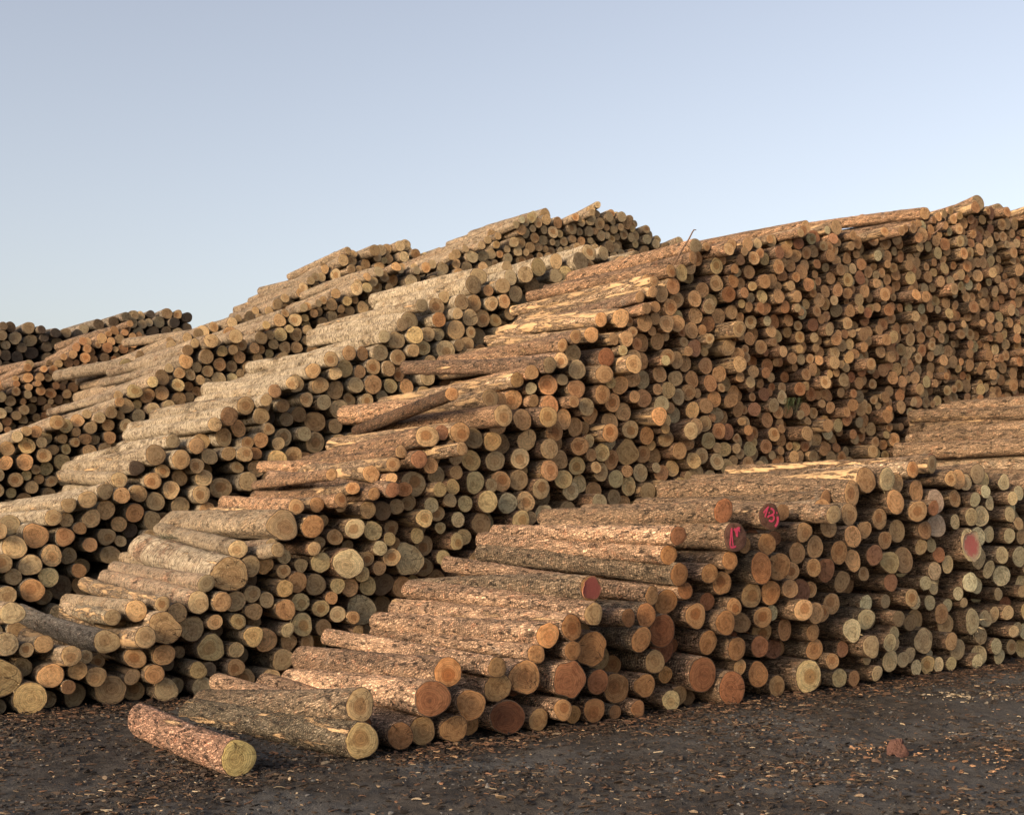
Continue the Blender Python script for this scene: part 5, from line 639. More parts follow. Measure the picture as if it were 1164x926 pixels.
('A',11.412,0.327,0.1298,7.323,0.1178,0.0104,2.45,'g',None,0,'thick log with greyish tan end, just gently down-left of the large cream end','log','logs of the low front stack'),
('A',11.806,0.569,0.1017,7.371,0.0936,-0.0162,2.43,'o','orange',0,'log with a vivid orange end among cream ended logs near the ground','log','logs of the low front stack'),
('A',11.870,0.295,0.0891,7.299,0.0657,-0.0222,2.45,'o',None,0,'thin log with orange tan end, just diagonally down-left of the large cream end','log','logs of the low front stack'),
('A',12.257,0.475,0.1280,7.298,0.0982,0.0081,2.39,'p','palebig',0,'large pale cream log end low in the cream ended part of the low stack','log','logs of the low front stack'),
('A',12.803,0.728,0.0672,7.324,0.1288,-0.0089,2.46,'g',None,0,'thin log with greyish tan end, second one diagonally up-right from the large cream end','log','logs of the low front stack'),
('B',3.650,0.811,0.0913,10.449,0.0769,-0.0526,2.47,'g',None,1,'medium log with greyish tan end, just straight left of the short pale log','log','logs of the broad middle stack'),
('B',4.440,0.531,0.1037,10.500,0.0750,0.0303,2.45,'t','greylog',1,'long grey barked log lying on the low end of the broad middle stack','log','logs of the broad middle stack'),
('B',4.491,0.728,0.0693,10.500,0.2046,-0.0424,1.50,'g','shortpale',1,'short log with pale stripped bark and a dull end above the grey log','log','logs of the broad middle stack'),
('B',4.698,0.774,0.0918,10.500,0.1521,-0.0314,2.45,'t',None,1,'medium log with tan end, just diagonally up-right of the long grey log','log','logs of the broad middle stack'),
('B',4.887,0.829,0.0655,10.400,0.1275,0.0188,2.45,'t',None,1,'thin log with tan end, just straight up of the big lumpy end','log','logs of the broad middle stack'),
('B',4.643,0.578,0.0915,10.200,-0.0372,-0.0748,2.44,'t',None,1,'medium log with tan end, just gently down-left of the big lumpy end','log','logs of the broad middle stack'),
('B',4.871,0.627,0.1392,10.333,0.0725,-0.0106,2.46,'t','lump',0,'big lumpy rounded tan log end under the sloping middle stack logs','log','logs of the broad middle stack'),
('B',3.618,0.566,0.0987,10.502,0.0184,-0.0447,2.44,'tp',None,1,'medium log with pale tan end, just straight up of the huge edge log','log','logs of the broad middle stack'),
('B',3.914,0.549,0.0747,10.491,-0.0463,-0.1128,2.47,'t',None,1,'thin log with tan end, just straight left of the long grey log','log','logs of the broad middle stack'),
('B',4.068,0.458,0.0858,10.311,-0.0205,-0.0465,2.45,'t',None,1,'medium log with tan end, second one diagonally up-right from the large yellow floor end','log','logs of the broad middle stack'),
('B',4.329,0.258,0.0859,10.447,0.0923,0.0195,2.40,'t',None,0,'medium log with tan end, second one steeply down-left from the long grey log','log','logs of the broad middle stack'),
('B',4.668,0.384,0.0889,10.454,0.1002,0.0037,2.46,'o',None,0,'medium log with orange tan end, just gently down-right of the long grey log','log','logs of the broad middle stack'),
('B',4.649,0.227,0.0674,10.474,0.0725,0.0019,2.46,'go',None,0,'thin log with greyish orange end, second one steeply down-right from the short pale log','log','logs of the broad middle stack'),
('B',4.796,0.247,0.0843,10.360,0.0984,-0.0124,2.48,'o',None,0,'medium log with orange tan end, second one steeply down-left from the big lumpy end','log','logs of the broad middle stack'),
('B',4.898,0.398,0.0956,10.398,0.0766,-0.0185,2.42,'o','crack',0,'medium log with orange tan end, just straight down of the big lumpy end','log','logs of the broad middle stack'),
('B',3.565,0.305,0.1644,10.506,0.0769,0.0258,2.44,'y','hugetan',0,'huge yellow tan log end cut by the photo edge at the middle stack foot','log','logs of the broad middle stack'),
('B',3.958,0.293,0.1032,10.459,0.1154,0.0104,2.41,'o',None,0,'medium log with orange tan end, just straight right of the huge edge log','log','logs of the broad middle stack'),
('B',3.796,0.128,0.1318,10.469,0.0864,-0.0148,2.47,'y','streak',0,'large round yellow log end standing on the dirt at the middle stack foot','log','logs of the broad middle stack'),
('B',4.229,0.096,0.0958,10.652,0.0918,0.0120,2.49,'td',None,0,'medium log with dim tan end, second one straight right from the large yellow floor end','log','logs of the broad middle stack'),
('B',4.489,0.123,0.1266,10.538,0.1153,-0.0011,2.50,'td',None,0,'thick log with dim tan end, second one straight down from the short pale log','log','logs of the broad middle stack'),
('B',4.926,0.100,0.1026,10.417,0.0769,0.0119,2.48,'g',None,0,'medium log with greyish tan end, third one straight down from the big lumpy end','log','logs of the broad middle stack'),
('B',5.266,0.092,0.0906,10.430,0.1082,0.0219,2.45,'g',None,0,'medium log with greyish tan end, just steeply up-left of the loose log','log','logs of the broad middle stack'),
('B',5.558,0.243,0.0780,10.372,0.0968,-0.0118,2.42,'o',None,0,'thin log with orange tan end, second one straight up from the loose log','log','logs of the broad middle stack'),
('B',5.364,0.419,0.1220,10.461,0.0714,0.0195,2.48,'y',None,0,'thick log with yellow tan end, second one gently down-right from the big lumpy end','log','logs of the broad middle stack'),
('B',5.206,0.245,0.0765,10.385,0.0823,-0.0019,2.45,'y',None,0,'thin log with yellow tan end, just gently up-left of the log beside the loose one','log','logs of the broad middle stack'),
('B',5.201,0.594,0.1139,10.500,0.0301,-0.0366,2.47,'g',None,1,'thick log with greyish tan end, just straight right of the big lumpy end','log','logs of the broad middle stack'),
('B',5.058,0.745,0.0855,10.470,0.0497,-0.0339,2.48,'t',None,1,'medium log with tan end, just diagonally up-right of the big lumpy end','log','logs of the broad middle stack'),
('B',5.221,0.823,0.1000,10.412,0.0892,0.0355,2.45,'t',None,1,'medium log with tan end, just diagonally down-left of the largest sloping tan end','log','logs of the broad middle stack'),
('B',5.591,0.641,0.0710,10.394,0.0453,-0.0028,2.41,'y',None,0,'thin log with yellow tan end, fourth one straight right from the big lumpy end','log','logs of the broad middle stack'),
('B',5.718,0.506,0.0930,10.352,0.0778,0.0125,2.46,'y',None,0,'medium log with yellow tan end, fourth one steeply down-right from the largest sloping tan end','log','logs of the broad middle stack'),
('B',6.064,0.540,0.0656,10.355,0.0778,-0.0074,2.45,'p',None,0,'thin log with pale cream end, second one diagonally down-right from the largest sloping tan end','log','logs of the broad middle stack'),
('B',6.240,0.576,0.1059,10.401,0.1067,-0.0005,2.44,'y',None,0,'medium log with yellow tan end, fourth one gently down-left from the big greyish butt end','log','logs of the broad middle stack'),
('B',6.033,0.275,0.1019,10.383,0.0786,-0.0020,2.54,'t',None,0,'medium log with tan end, just diagonally up-left of the log beside the loose one','log','logs of the broad middle stack'),
('B',5.514,1.054,0.1627,10.400,0.1331,0.0617,2.45,'t','heart',1,'thick pale barked log with the largest tan end on the middle stack slope','log','logs of the broad middle stack'),
('B',5.647,1.268,0.0855,10.500,0.1642,0.0551,2.45,'t',None,1,'medium log with tan end, just steeply up-right of the largest sloping tan end','log','logs of the broad middle stack'),
('B',5.288,0.984,0.0768,10.400,0.0922,0.0163,2.45,'g',None,1,'thin log with greyish tan end, just gently down-left of the largest sloping tan end','log','logs of the broad middle stack'),
('B',5.412,0.823,0.0844,10.343,0.0453,-0.0195,2.44,'o',None,1,'medium log with orange tan end, just steeply down-left of the largest sloping tan end','log','logs of the broad middle stack'),
('B',5.761,1.118,0.0974,10.488,0.0016,-0.0263,2.46,'t',None,1,'medium log with tan end, just gently up-right of the largest sloping tan end','log','logs of the broad middle stack'),
('B',5.863,1.266,0.0649,10.178,0.0433,-0.0918,2.48,'t',None,1,'thin log with tan end, just straight down of the big dim lobed end','log','logs of the broad middle stack'),
('B',6.097,1.477,0.1460,10.500,0.0464,-0.0088,2.45,'td','bigknot',1,'thick log with a big dim tan lobed end on the middle stack slope','log','logs of the broad middle stack'),
('B',6.063,0.911,0.0802,10.405,0.1144,0.0045,2.45,'y',None,0,'thin log with yellow tan end, third one gently down-left from the big cream butt end','log','logs of the broad middle stack'),
('B',6.424,0.927,0.1039,10.469,0.0713,0.0021,2.43,'g',None,0,'medium log with greyish tan end, just gently down-left of the big cream butt end','log','logs of the broad middle stack'),
('B',6.484,1.130,0.0969,10.479,0.0874,0.0075,2.41,'y',None,0,'medium log with yellow tan end, just straight left of the big cream butt end','log','logs of the broad middle stack'),
('B',6.389,1.260,0.0668,10.437,0.1199,0.0068,2.44,'t',None,0,'thin log with tan end, just diagonally down-right of the big dim lobed end','log','logs of the broad middle stack'),
('B',6.381,1.464,0.1067,10.447,0.0919,0.0267,2.41,'o',None,0,'thick log with orange tan end, just straight right of the big dim lobed end','log','logs of the broad middle stack'),
('B',6.236,1.645,0.0735,10.500,0.2200,0.0175,2.45,'o',None,1,'thin log with orange tan end, just diagonally up-right of the big dim lobed end','log','logs of the broad middle stack'),
('B',6.484,1.663,0.0745,10.547,0.0410,-0.0521,2.43,'o',None,1,'thin log with orange tan end, just gently up-right of the big dim lobed end','log','logs of the broad middle stack'),
('B',6.060,0.720,0.0947,10.385,0.1153,-0.0094,2.47,'o',None,0,'medium log with orange tan end, fourth one straight left from the big greyish butt end','log','logs of the broad middle stack'),
('B',6.725,1.116,0.1480,10.382,0.0549,-0.0017,2.44,'p','bigbutt',0,'very big pale cream log end low in the broad middle stack','log','logs of the broad middle stack'),
('B',6.958,0.666,0.1497,10.519,0.1097,-0.0157,2.41,'g','cross',0,'very big greyish log end beside the low stack foot, below the six sided one','log','logs of the broad middle stack'),
('B',7.489,1.132,0.1649,10.493,0.0781,-0.0084,2.39,'p','hex',0,'very big pale six sided log end low in the broad middle stack','log','logs of the broad middle stack'),
('B',7.104,1.250,0.0739,10.419,0.1154,-0.0047,2.46,'p',None,0,'thin log with pale cream end, second one gently up-left from the big six sided end','log','logs of the broad middle stack'),
('B',6.823,1.441,0.0986,10.426,0.0891,-0.0041,2.44,'t',None,0,'medium log with tan end, just steeply up-right of the big cream butt end','log','logs of the broad middle stack'),
('B',6.973,1.616,0.0842,10.429,0.1126,0.0060,2.47,'t',None,0,'medium log with tan end, fourth one diagonally up-left from the big six sided end','log','logs of the broad middle stack'),
('B',7.563,1.532,0.0913,10.333,0.1000,-0.0155,2.53,'y',None,0,'medium log with yellow tan end, third one steeply up-right from the big six sided end','log','logs of the broad middle stack'),
('B',7.570,1.363,0.0788,10.463,0.0628,-0.0032,2.40,'y',None,0,'thin log with yellow tan end, just straight up of the big six sided end','log','logs of the broad middle stack'),
('B',7.993,1.299,0.0837,10.376,0.0801,-0.0075,2.40,'y',None,0,'medium log with yellow tan end, second one gently up-right from the big six sided end','log','logs of the broad middle stack'),
('B',6.798,1.817,0.0636,10.422,0.2200,-0.0243,2.45,'o',None,1,'thin log with orange tan end, third one straight up from the big cream butt end','log','logs of the broad middle stack'),
('B',6.611,1.943,0.0570,10.490,0.2200,-0.0283,2.45,'o',None,1,'thin log with orange tan end, second one diagonally up-right from the big dim lobed end','log','logs of the broad middle stack'),
('B',7.042,1.954,0.0844,10.478,0.2110,0.0278,2.45,'o',None,1,'medium log with orange tan end, second one diagonally down-left from the dark reddish log','log','logs of the broad middle stack'),
('B',6.942,1.765,0.0611,10.281,0.0362,-0.0069,2.41,'o',None,1,'thin log with orange tan end, fourth one diagonally down-left from the large slope end','log','logs of the broad middle stack'),
('B',7.098,1.801,0.0739,10.200,0.0449,0.0659,2.47,'r',None,1,'reddish brown ended log between the large slope end and the big six sided end','log','logs of the broad middle stack'),
('B',7.247,2.049,0.0744,10.400,0.1554,-0.0020,2.45,'o',None,1,'thin log with orange tan end, second one diagonally down-left from the large slope end','log','logs of the broad middle stack'),
('B',7.384,1.964,0.0672,10.739,0.0041,0.0505,2.48,'o',None,1,'thin log with orange tan end, fifth one steeply up-right from the big cream butt end','log','logs of the broad middle stack'),
('B',7.396,2.175,0.0625,10.491,0.0230,-0.0478,2.45,'o',None,1,'thin log with orange tan end, just gently down-left of the large slope end','log','logs of the broad middle stack'),
('B',7.529,2.103,0.0913,10.372,0.0242,-0.0151,2.42,'r',None,1,'medium log with reddish brown end, just steeply down-left of the large slope end','log','logs of the broad middle stack'),
('B',7.670,2.331,0.1188,10.431,0.0563,-0.0877,2.45,'t','ridgebig',1,'thick log with large tan end high on the middle stack slope','log','logs of the broad middle stack'),
('B',7.547,1.867,0.1257,10.491,0.1189,-0.0023,2.51,'td',None,0,'thick log with dim tan end, second one steeply down-left from the large slope end','log','logs of the broad middle stack'),
('B',7.798,2.200,0.0669,10.042,-0.0775,-0.0648,2.42,'o',None,1,'thin log with orange tan end, just gently down-right of the large slope end','log','logs of the broad middle stack'),
('B',6.617,1.705,0.0675,10.342,0.0206,-0.0484,2.48,'o',None,1,'thin log with orange tan end, second one gently up-right from the big dim lobed end','log','logs of the broad middle stack'),
('B',7.948,2.758,0.0723,10.400,0.1926,-0.0998,2.45,'o','darkridge',1,'dark reddish barked log lying on the middle stack slope','log','logs of the broad middle stack'),
('B',10.900,4.207,0.0650,10.470,0.0744,-0.0584,2.45,'o',None,1,'orange tan ended log between the log beside the upright twig and the pink letter log','log','logs of the broad middle stack'),
('B',10.853,4.082,0.0699,10.447,0.0474,-0.0207,2.45,'o',None,1,'orange tan ended log between the log beside the upright twig and the pink digit log','log','logs of the broad middle stack'),
('B',10.698,4.011,0.0694,10.500,0.0955,-0.0303,2.45,'o',None,1,'orange tan ended log between the log beside the upright twig and the large slope end','log','logs of the broad middle stack'),
('B',10.296,3.726,0.1072,10.400,0.2200,0.0750,2.45,'o',None,1,'thick log with orange tan end, fifth one gently up-right from the dark reddish log','log','logs of the broad middle stack'),
('B',10.066,3.696,0.0772,10.475,0.2200,0.0565,2.45,'o',None,1,'orange tan ended log between the log beside the upright twig and the big knobbly end','log','logs of the broad middle stack'),
('B',9.946,3.522,0.0864,10.500,0.2200,0.0769,2.45,'o',None,1,'medium log with orange tan end, fourth one gently up-right from the dark reddish log','log','logs of the broad middle stack'),
('B',9.620,3.467,0.0756,10.400,0.2200,-0.0143,2.45,'o',None,1,'thin log with orange tan end, third one gently up-right from the dark reddish log','log','logs of the broad middle stack'),
('B',9.519,3.372,0.0659,10.500,0.2140,0.0374,2.45,'o',None,1,'thin log with orange tan end, just gently up-right of the dark reddish log','log','logs of the broad middle stack'),
('B',9.404,3.196,0.0843,10.400,0.2200,0.0543,2.45,'o',None,1,'orange tan ended log between the big knobbly end and the dark reddish log','log','logs of the broad middle stack'),
('B',11.594,4.700,0.0824,10.468,0.0945,-0.0169,2.43,'gd',None,1,'dull brown ended log on the middle stack crest beside the thin upright twig','log','logs of the broad middle stack'),
('B',16.404,5.768,0.0866,10.500,0.2200,0.1059,2.45,'o',None,1,'orange tan ended log between the highest end of all and the topmost low log','log','logs of the broad middle stack'),
('B',10.488,2.250,0.1475,10.490,0.0835,0.0069,2.37,'oy','knobbly',0,'big golden knobbly log end in the face of the broad middle stack','log','logs of the broad middle stack'),
('C',5.006,1.343,0.1302,13.649,-0.0113,0.0029,2.40,'o',None,1,'thick log with orange tan end, just straight left of the orange ringed end','log','logs of the pale barked stack'),
('C',4.783,1.230,0.1238,13.629,0.1295,-0.0104,2.44,'t',None,0,'thick log with tan end, second one straight left from the orange ringed end','log','logs of the pale barked stack'),
('C',5.155,1.135,0.1143,13.593,0.0917,-0.0320,2.47,'t',None,0,'thick log with tan end, just diagonally down-left of the orange ringed end','log','logs of the pale barked stack'),
('C',4.923,1.043,0.1131,13.568,0.1098,-0.0168,2.45,'t',None,0,'medium log with tan end, second one diagonally down-left from the orange ringed end','log','logs of the pale barked stack'),
('C',5.123,0.912,0.1041,13.592,0.0888,-0.0012,2.44,'y',None,0,'medium log with yellow tan end, second one steeply down-left from the orange ringed end','log','logs of the pale barked stack'),
('C',4.910,0.790,0.1197,13.475,0.1368,0.0290,2.43,'o',None,0,'thick log with orange tan end, third one gently up-left from the short pale log','log','logs of the pale barked stack'),
('C',5.295,1.329,0.0982,13.595,0.0635,-0.0178,2.43,'or','ringed',0,'orange ringed log end in the lower part of the pale barked stack','log','logs of the pale barked stack'),
('C',5.161,1.530,0.0875,13.569,0.0109,-0.0275,2.48,'t',None,1,'thin log with tan end, just diagonally up-left of the orange ringed end','log','logs of the pale barked stack'),
('C',5.587,1.518,0.1029,13.606,0.0029,-0.0335,2.43,'t',None,1,'medium log with tan end, third one gently up-left from the largest sloping tan end','log','logs of the pale barked stack'),
('C',5.769,1.322,0.0951,13.645,0.1071,-0.0209,2.47,'td',None,0,'medium log with dim tan end, just straight right of the orange ringed end','log','logs of the pale barked stack'),
('C',5.320,1.662,0.0796,13.550,-0.0690,-0.0475,2.45,'t',None,1,'thin log with tan end, second one straight up from the orange ringed end','log','logs of the pale barked stack'),
('C',5.521,1.719,0.0992,13.550,-0.0460,-0.0498,2.45,'t',None,1,'medium log with tan end, second one steeply up-right from the orange ringed end','log','logs of the pale barked stack'),
('C',5.742,1.810,0.0916,13.616,-0.0301,-0.0653,2.45,'t',None,1,'thin log with tan end, fifth one straight up from the long grey log','log','logs of the pale barked stack'),
('C',6.098,1.577,0.1018,13.668,0.0856,0.0068,2.41,'o',None,0,'medium log with orange tan end, fourth one gently up-right from the orange ringed end','log','logs of the pale barked stack'),
('C',5.961,1.937,0.0872,13.757,0.1267,0.0387,2.39,'t',None,1,'thin log with tan end, fifth one diagonally up-right from the orange ringed end','log','logs of the pale barked stack'),
('C',6.306,2.210,0.1152,13.596,0.0055,-0.0505,2.45,'td',None,1,'thick log with dim tan end, seventh one diagonally up-right from the orange ringed end','log','logs of the pale barked stack'),
('C',6.129,2.067,0.0844,13.698,0.1134,0.0167,2.45,'k',None,1,'thin log with blackish end, sixth one diagonally up-right from the orange ringed end','log','logs of the pale barked stack'),
('C',6.554,2.164,0.1075,13.484,0.0918,-0.0092,2.42,'t',None,0,'medium log with tan end, third one steeply up-left from the largest sloping tan end','log','logs of the pale barked stack'),
('C',6.529,2.368,0.0805,13.634,-0.0408,-0.0695,2.45,'td',None,1,'thin log with dim tan end, fourth one steeply up-left from the largest sloping tan end','log','logs of the pale barked stack'),
('C',6.778,2.323,0.0941,13.562,0.0243,-0.0098,2.47,'o',None,1,'medium log with orange tan end, fourth one diagonally up-left from the big dim lobed end','log','logs of the pale barked stack'),
('C',6.996,2.570,0.0822,13.550,0.0278,-0.0092,2.45,'t',None,1,'thin log with tan end, eighth one diagonally up-left from the big cream butt end','log','logs of the pale barked stack'),
('C',7.174,2.669,0.1104,13.550,-0.0207,-0.0258,2.45,'od',None,1,'medium log with dim orange end, sixth one steeply up-left from the big dim lobed end','log','logs of the pale barked stack'),
('C',7.436,2.809,0.1079,13.650,0.0192,-0.0031,2.45,'t',None,1,'medium log with tan end, eleventh one diagonally up-left from the big six sided end','log','logs of the pale barked stack'),
('C',7.763,2.989,0.0792,13.550,0.1111,0.0088,2.45,'od',None,1,'thin log with dim orange end, sixth one straight up from the big dim lobed end','log','logs of the pale barked stack'),
('C',7.999,3.096,0.0800,13.550,0.0933,-0.0163,2.45,'t',None,1,'thin log with tan end, seventh one gently up-left from the large slope end','log','logs of the pale barked stack'),
('C',7.373,1.932,0.1113,13.474,0.0549,-0.0272,2.42,'t',None,0,'medium log with tan end, second one diagonally up-right from the short pale log','log','logs of the pale barked stack'),
('C',7.108,1.856,0.1248,13.628,0.1123,0.0227,2.46,'t',None,0,'thick log with tan end, second one steeply up-right from the big lumpy end','log','logs of the pale barked stack'),
('C',6.290,1.926,0.0921,13.631,0.0556,0.0080,2.43,'o',None,0,'thin log with orange tan end, fifth one gently up-left from the big dim lobed end','log','logs of the pale barked stack'),
('C',6.802,1.781,0.1051,13.490,0.0453,0.0024,2.47,'t',None,0,'medium log with tan end, second one steeply up-left from the largest sloping tan end','log','logs of the pale barked stack'),
('C',6.147,1.789,0.0968,13.683,0.0740,0.0155,2.41,'t',None,0,'medium log with tan end, second one diagonally up-left from the largest sloping tan end','log','logs of the pale barked stack'),
('A',9.126,0.090,0.0947,7.299,0.0481,-0.0377,2.50,'t',None,0,'medium log with tan end, just straight right of the reddish ground end','log','logs of the low front stack'),
('A',5.001,0.150,0.0777,7.559,0.0836,0.0108,2.48,'r',None,0,'thin log with reddish brown end, just steeply up-right of the log beside the loose one','log','logs of the low front stack'),
('A',9.531,1.575,0.0890,7.002,0.0466,0.0307,2.49,'t',None,1,'thin log with tan end, second one straight right from the pink digit log','log','logs of the low front stack'),
('A',10.776,1.905,0.1173,7.309,-0.0267,-0.0143,2.37,'p',None,1,'thick log with pale cream end, just straight right of the peeled bare log','log','logs of the low front stack'),
('A',14.721,2.160,0.1060,7.318,0.0779,-0.0043,2.46,'t',None,0,'long log without visible end above the low front stack, eighth from the top','log','logs of the low front stack'),
('A',10.101,1.725,0.0720,7.509,0.0175,-0.0248,2.41,'od',None,1,'thin log with dim orange end, second one gently down-left from the peeled bare log','log','logs of the low front stack'),
('A',14.721,2.370,0.1003,7.304,-0.0057,-0.0046,2.52,'t',None,1,'long log without visible end above the low front stack, seventh from the top','log','logs of the low front stack'),
('A',14.886,2.475,0.0947,7.305,0.0432,0.0182,2.42,'o',None,0,'long log without visible end above the low front stack, sixth from the top','log','logs of the low front stack'),
('A',15.246,2.820,0.1230,7.193,0.0102,-0.0754,2.54,'t',None,1,'long log without visible end above the low front stack, fourth from the top','log','logs of the low front stack'),
('A',14.946,2.640,0.0777,7.467,0.0868,-0.0486,2.49,'p',None,1,'long log without visible end above the low front stack, fifth from the top','log','logs of the low front stack'),
('A',15.801,2.955,0.1230,7.243,0.0404,-0.0050,2.50,'p',None,1,'long log without visible end above the low front stack, first from the top','log','logs of the low front stack'),
('A',15.051,2.760,0.0777,7.422,0.0716,0.0303,2.54,'t',None,1,'long log without visible end above the low front stack, third from the top','log','logs of the low front stack'),
('A',15.591,2.970,0.0833,7.339,0.0354,-0.0154,2.46,'t',None,1,'long log without visible end above the low front stack, second from the top','log','logs of the low front stack'),
('B',8.366,1.470,0.1117,10.457,0.0991,0.0061,2.45,'td',None,0,'thick log with dim tan end, fourth one gently up-right from the big six sided end','log','logs of the broad middle stack'),
('B',8.831,1.500,0.1117,10.380,0.0995,-0.0284,2.44,'y',None,0,'thick log with yellow tan end, just diagonally up-left of the dull red painted end','log','logs of the broad middle stack'),
('B',8.396,1.695,0.1117,10.389,0.0917,-0.0278,2.44,'y',None,0,'thick log with yellow tan end, fourth one diagonally down-right from the large slope end','log','logs of the broad middle stack'),
('B',8.291,1.890,0.1117,10.464,0.1041,0.0014,2.46,'y',None,0,'thick log with yellow tan end, third one diagonally down-right from the large slope end','log','logs of the broad middle stack'),
('B',8.696,1.680,0.1117,10.434,0.0775,0.0196,2.46,'g',None,0,'thick log with greyish tan end, second one diagonally up-left from the dull red painted end','log','logs of the broad middle stack'),
('B',9.116,1.830,0.1117,10.391,0.0835,0.0061,2.43,'t',None,0,'thick log with tan end, just steeply up-left of the dull red painted end','log','logs of the broad middle stack'),
('B',9.221,2.025,0.1117,10.379,0.1040,-0.0218,2.50,'or',None,0,'thick log with orange end, second one steeply up-left from the dull red painted end','log','logs of the broad middle stack'),
('B',8.891,2.145,0.1117,10.467,0.0872,0.0268,2.46,'t',None,0,'thick log with tan end, third one diagonally down-right from the dark reddish log','log','logs of the broad middle stack'),
('B',9.206,2.250,0.1117,10.363,0.0898,0.0171,2.45,'t',None,0,'thick log with tan end, seventh one straight left from the big knobbly end','log','logs of the broad middle stack'),
('B',8.591,2.115,0.1117,10.510,0.0473,-0.0056,2.45,'t',None,0,'thick log with tan end, third one gently down-right from the large slope end','log','logs of the broad middle stack'),
('B',8.996,2.340,0.1117,10.481,0.0930,-0.0025,2.49,'to',None,0,'thick log with light orange end, third one steeply up-left from the dull red painted end','log','logs of the broad middle stack'),
('B',8.921,2.550,0.1117,10.464,0.0964,-0.0085,2.43,'o',None,0,'thick log with orange tan end, second one gently down-right from the dark reddish log','log','logs of the broad middle stack'),
('B',8.666,2.715,0.1117,10.547,-0.1112,-0.0044,2.50,'o',None,1,'thick log with orange tan end, second one straight right from the dark reddish log','log','logs of the broad middle stack'),
('B',9.146,2.580,0.1117,10.312,0.0926,0.0110,2.45,'oy',None,0,'thick log with golden end, fifth one gently up-left from the big knobbly end','log','logs of the broad middle stack'),
('B',8.366,2.550,0.1117,10.106,0.0493,-0.0068,2.43,'t',None,1,'thick log with tan end, just gently down-right of the dark reddish log','log','logs of the broad middle stack'),
('B',9.326,2.940,0.1117,10.521,0.1133,0.0253,2.41,'or',None,0,'thick log with orange end, fifth one straight right from the dark reddish log','log','logs of the broad middle stack'),
('B',9.686,2.295,0.1060,10.410,0.1003,-0.0121,2.44,'o',None,0,'medium log with orange tan end, fourth one gently down-right from the dark reddish log','log','logs of the broad middle stack'),
('B',8.081,2.385,0.1060,10.438,0.0317,-0.0250,2.46,'o',None,1,'medium log with orange tan end, just straight down of the dark reddish log','log','logs of the broad middle stack'),
('B',8.501,2.310,0.1003,10.443,0.1027,0.0039,2.44,'oy',None,0,'medium log with golden end, just diagonally down-right of the dark reddish log','log','logs of the broad middle stack'),
('B',10.046,2.445,0.1060,10.308,0.0930,0.0112,2.43,'o',None,0,'medium log with orange tan end, just diagonally up-left of the big knobbly end','log','logs of the broad middle stack'),
('B',11.201,2.505,0.1003,10.180,0.1057,-0.0101,2.50,'t',None,0,'medium log with tan end, fourth one steeply up-left from the pink letter log','log','logs of the broad middle stack'),
('B',10.721,2.655,0.1060,10.222,0.0999,0.0191,2.48,'o',None,0,'medium log with orange tan end, second one diagonally up-right from the big knobbly end','log','logs of the broad middle stack'),
('B',9.656,2.910,0.1060,10.430,0.0647,-0.0052,2.46,'or',None,0,'medium log with orange end, fifth one diagonally up-left from the big knobbly end','log','logs of the broad middle stack'),
('B',9.986,2.865,0.1060,10.368,0.0687,-0.0088,2.51,'o',None,0,'medium log with orange tan end, third one steeply up-left from the big knobbly end','log','logs of the broad middle stack'),
('B',9.941,3.075,0.1060,10.293,0.1083,0.0406,2.39,'o',None,0,'medium log with orange tan end, fourth one steeply up-left from the big knobbly end','log','logs of the broad middle stack'),
('B',8.441,2.745,0.1003,10.401,0.0687,-0.0743,2.43,'td',None,1,'medium log with dim tan end, just straight right of the dark reddish log','log','logs of the broad middle stack'),
('B',9.686,3.120,0.1060,10.454,0.1068,0.0023,2.49,'g',None,0,'medium log with greyish tan end, eighth one gently up-right from the large slope end','log','logs of the broad middle stack'),
('B',10.031,3.270,0.1060,10.360,0.0736,0.0146,2.43,'r',None,0,'medium log with reddish brown end, tenth one gently up-right from the large slope end','log','logs of the broad middle stack'),
('B',10.256,3.195,0.1060,10.156,0.0908,-0.0134,2.45,'to',None,0,'medium log with light orange end, fifth one straight up from the big knobbly end','log','logs of the broad middle stack'),
('B',12.116,3.330,0.1003,10.241,0.0720,-0.0292,2.42,'t',None,0,'medium log with tan end, sixth one steeply down-right from the log beside the upright twig','log','logs of the broad middle stack'),
('B',12.101,3.540,0.1003,10.408,0.0822,-0.0009,2.48,'o',None,0,'medium log with orange tan end, eighth one diagonally up-right from the big knobbly end','log','logs of the broad middle stack'),
('B',12.056,3.735,0.1003,10.199,0.0614,0.0067,2.46,'to',None,0,'medium log with light orange end, ninth one diagonally up-right from the big knobbly end','log','logs of the broad middle stack'),
('B',13.331,2.550,0.0947,10.188,0.0947,0.0080,2.43,'td',None,0,'medium log with dim tan end, third one steeply up-right from the pink digit log','log','logs of the broad middle stack'),
('B',12.011,4.515,0.1003,10.512,0.0871,0.0211,2.46,'y',None,0,'medium log with yellow tan end, just diagonally down-right of the log beside the upright twig','log','logs of the broad middle stack'),
('B',8.936,2.970,0.0833,10.566,-0.0081,-0.0491,2.47,'oy',None,1,'golden ended log between the dark reddish log and the big knobbly end','log','logs of the broad middle stack'),
('B',9.236,3.135,0.0890,10.390,-0.0553,0.0648,2.44,'t',None,1,'medium log with tan end, eighth one diagonally up-left from the big knobbly end','log','logs of the broad middle stack'),
('B',11.156,4.350,0.0777,10.449,-0.0057,-0.0005,2.48,'o',None,1,'thin log with orange tan end, just diagonally down-left of the log beside the upright twig','log','logs of the broad middle stack'),
('B',11.036,4.260,0.0720,10.733,0.0210,-0.0291,2.46,'o',None,1,'orange tan ended log between the log beside the upright twig and the dark reddish log','log','logs of the broad middle stack'),
('B',11.411,4.515,0.0720,10.343,-0.0631,-0.0372,2.40,'o',None,1,'thin log with orange tan end, just straight down of the log beside the upright twig','log','logs of the broad middle stack'),
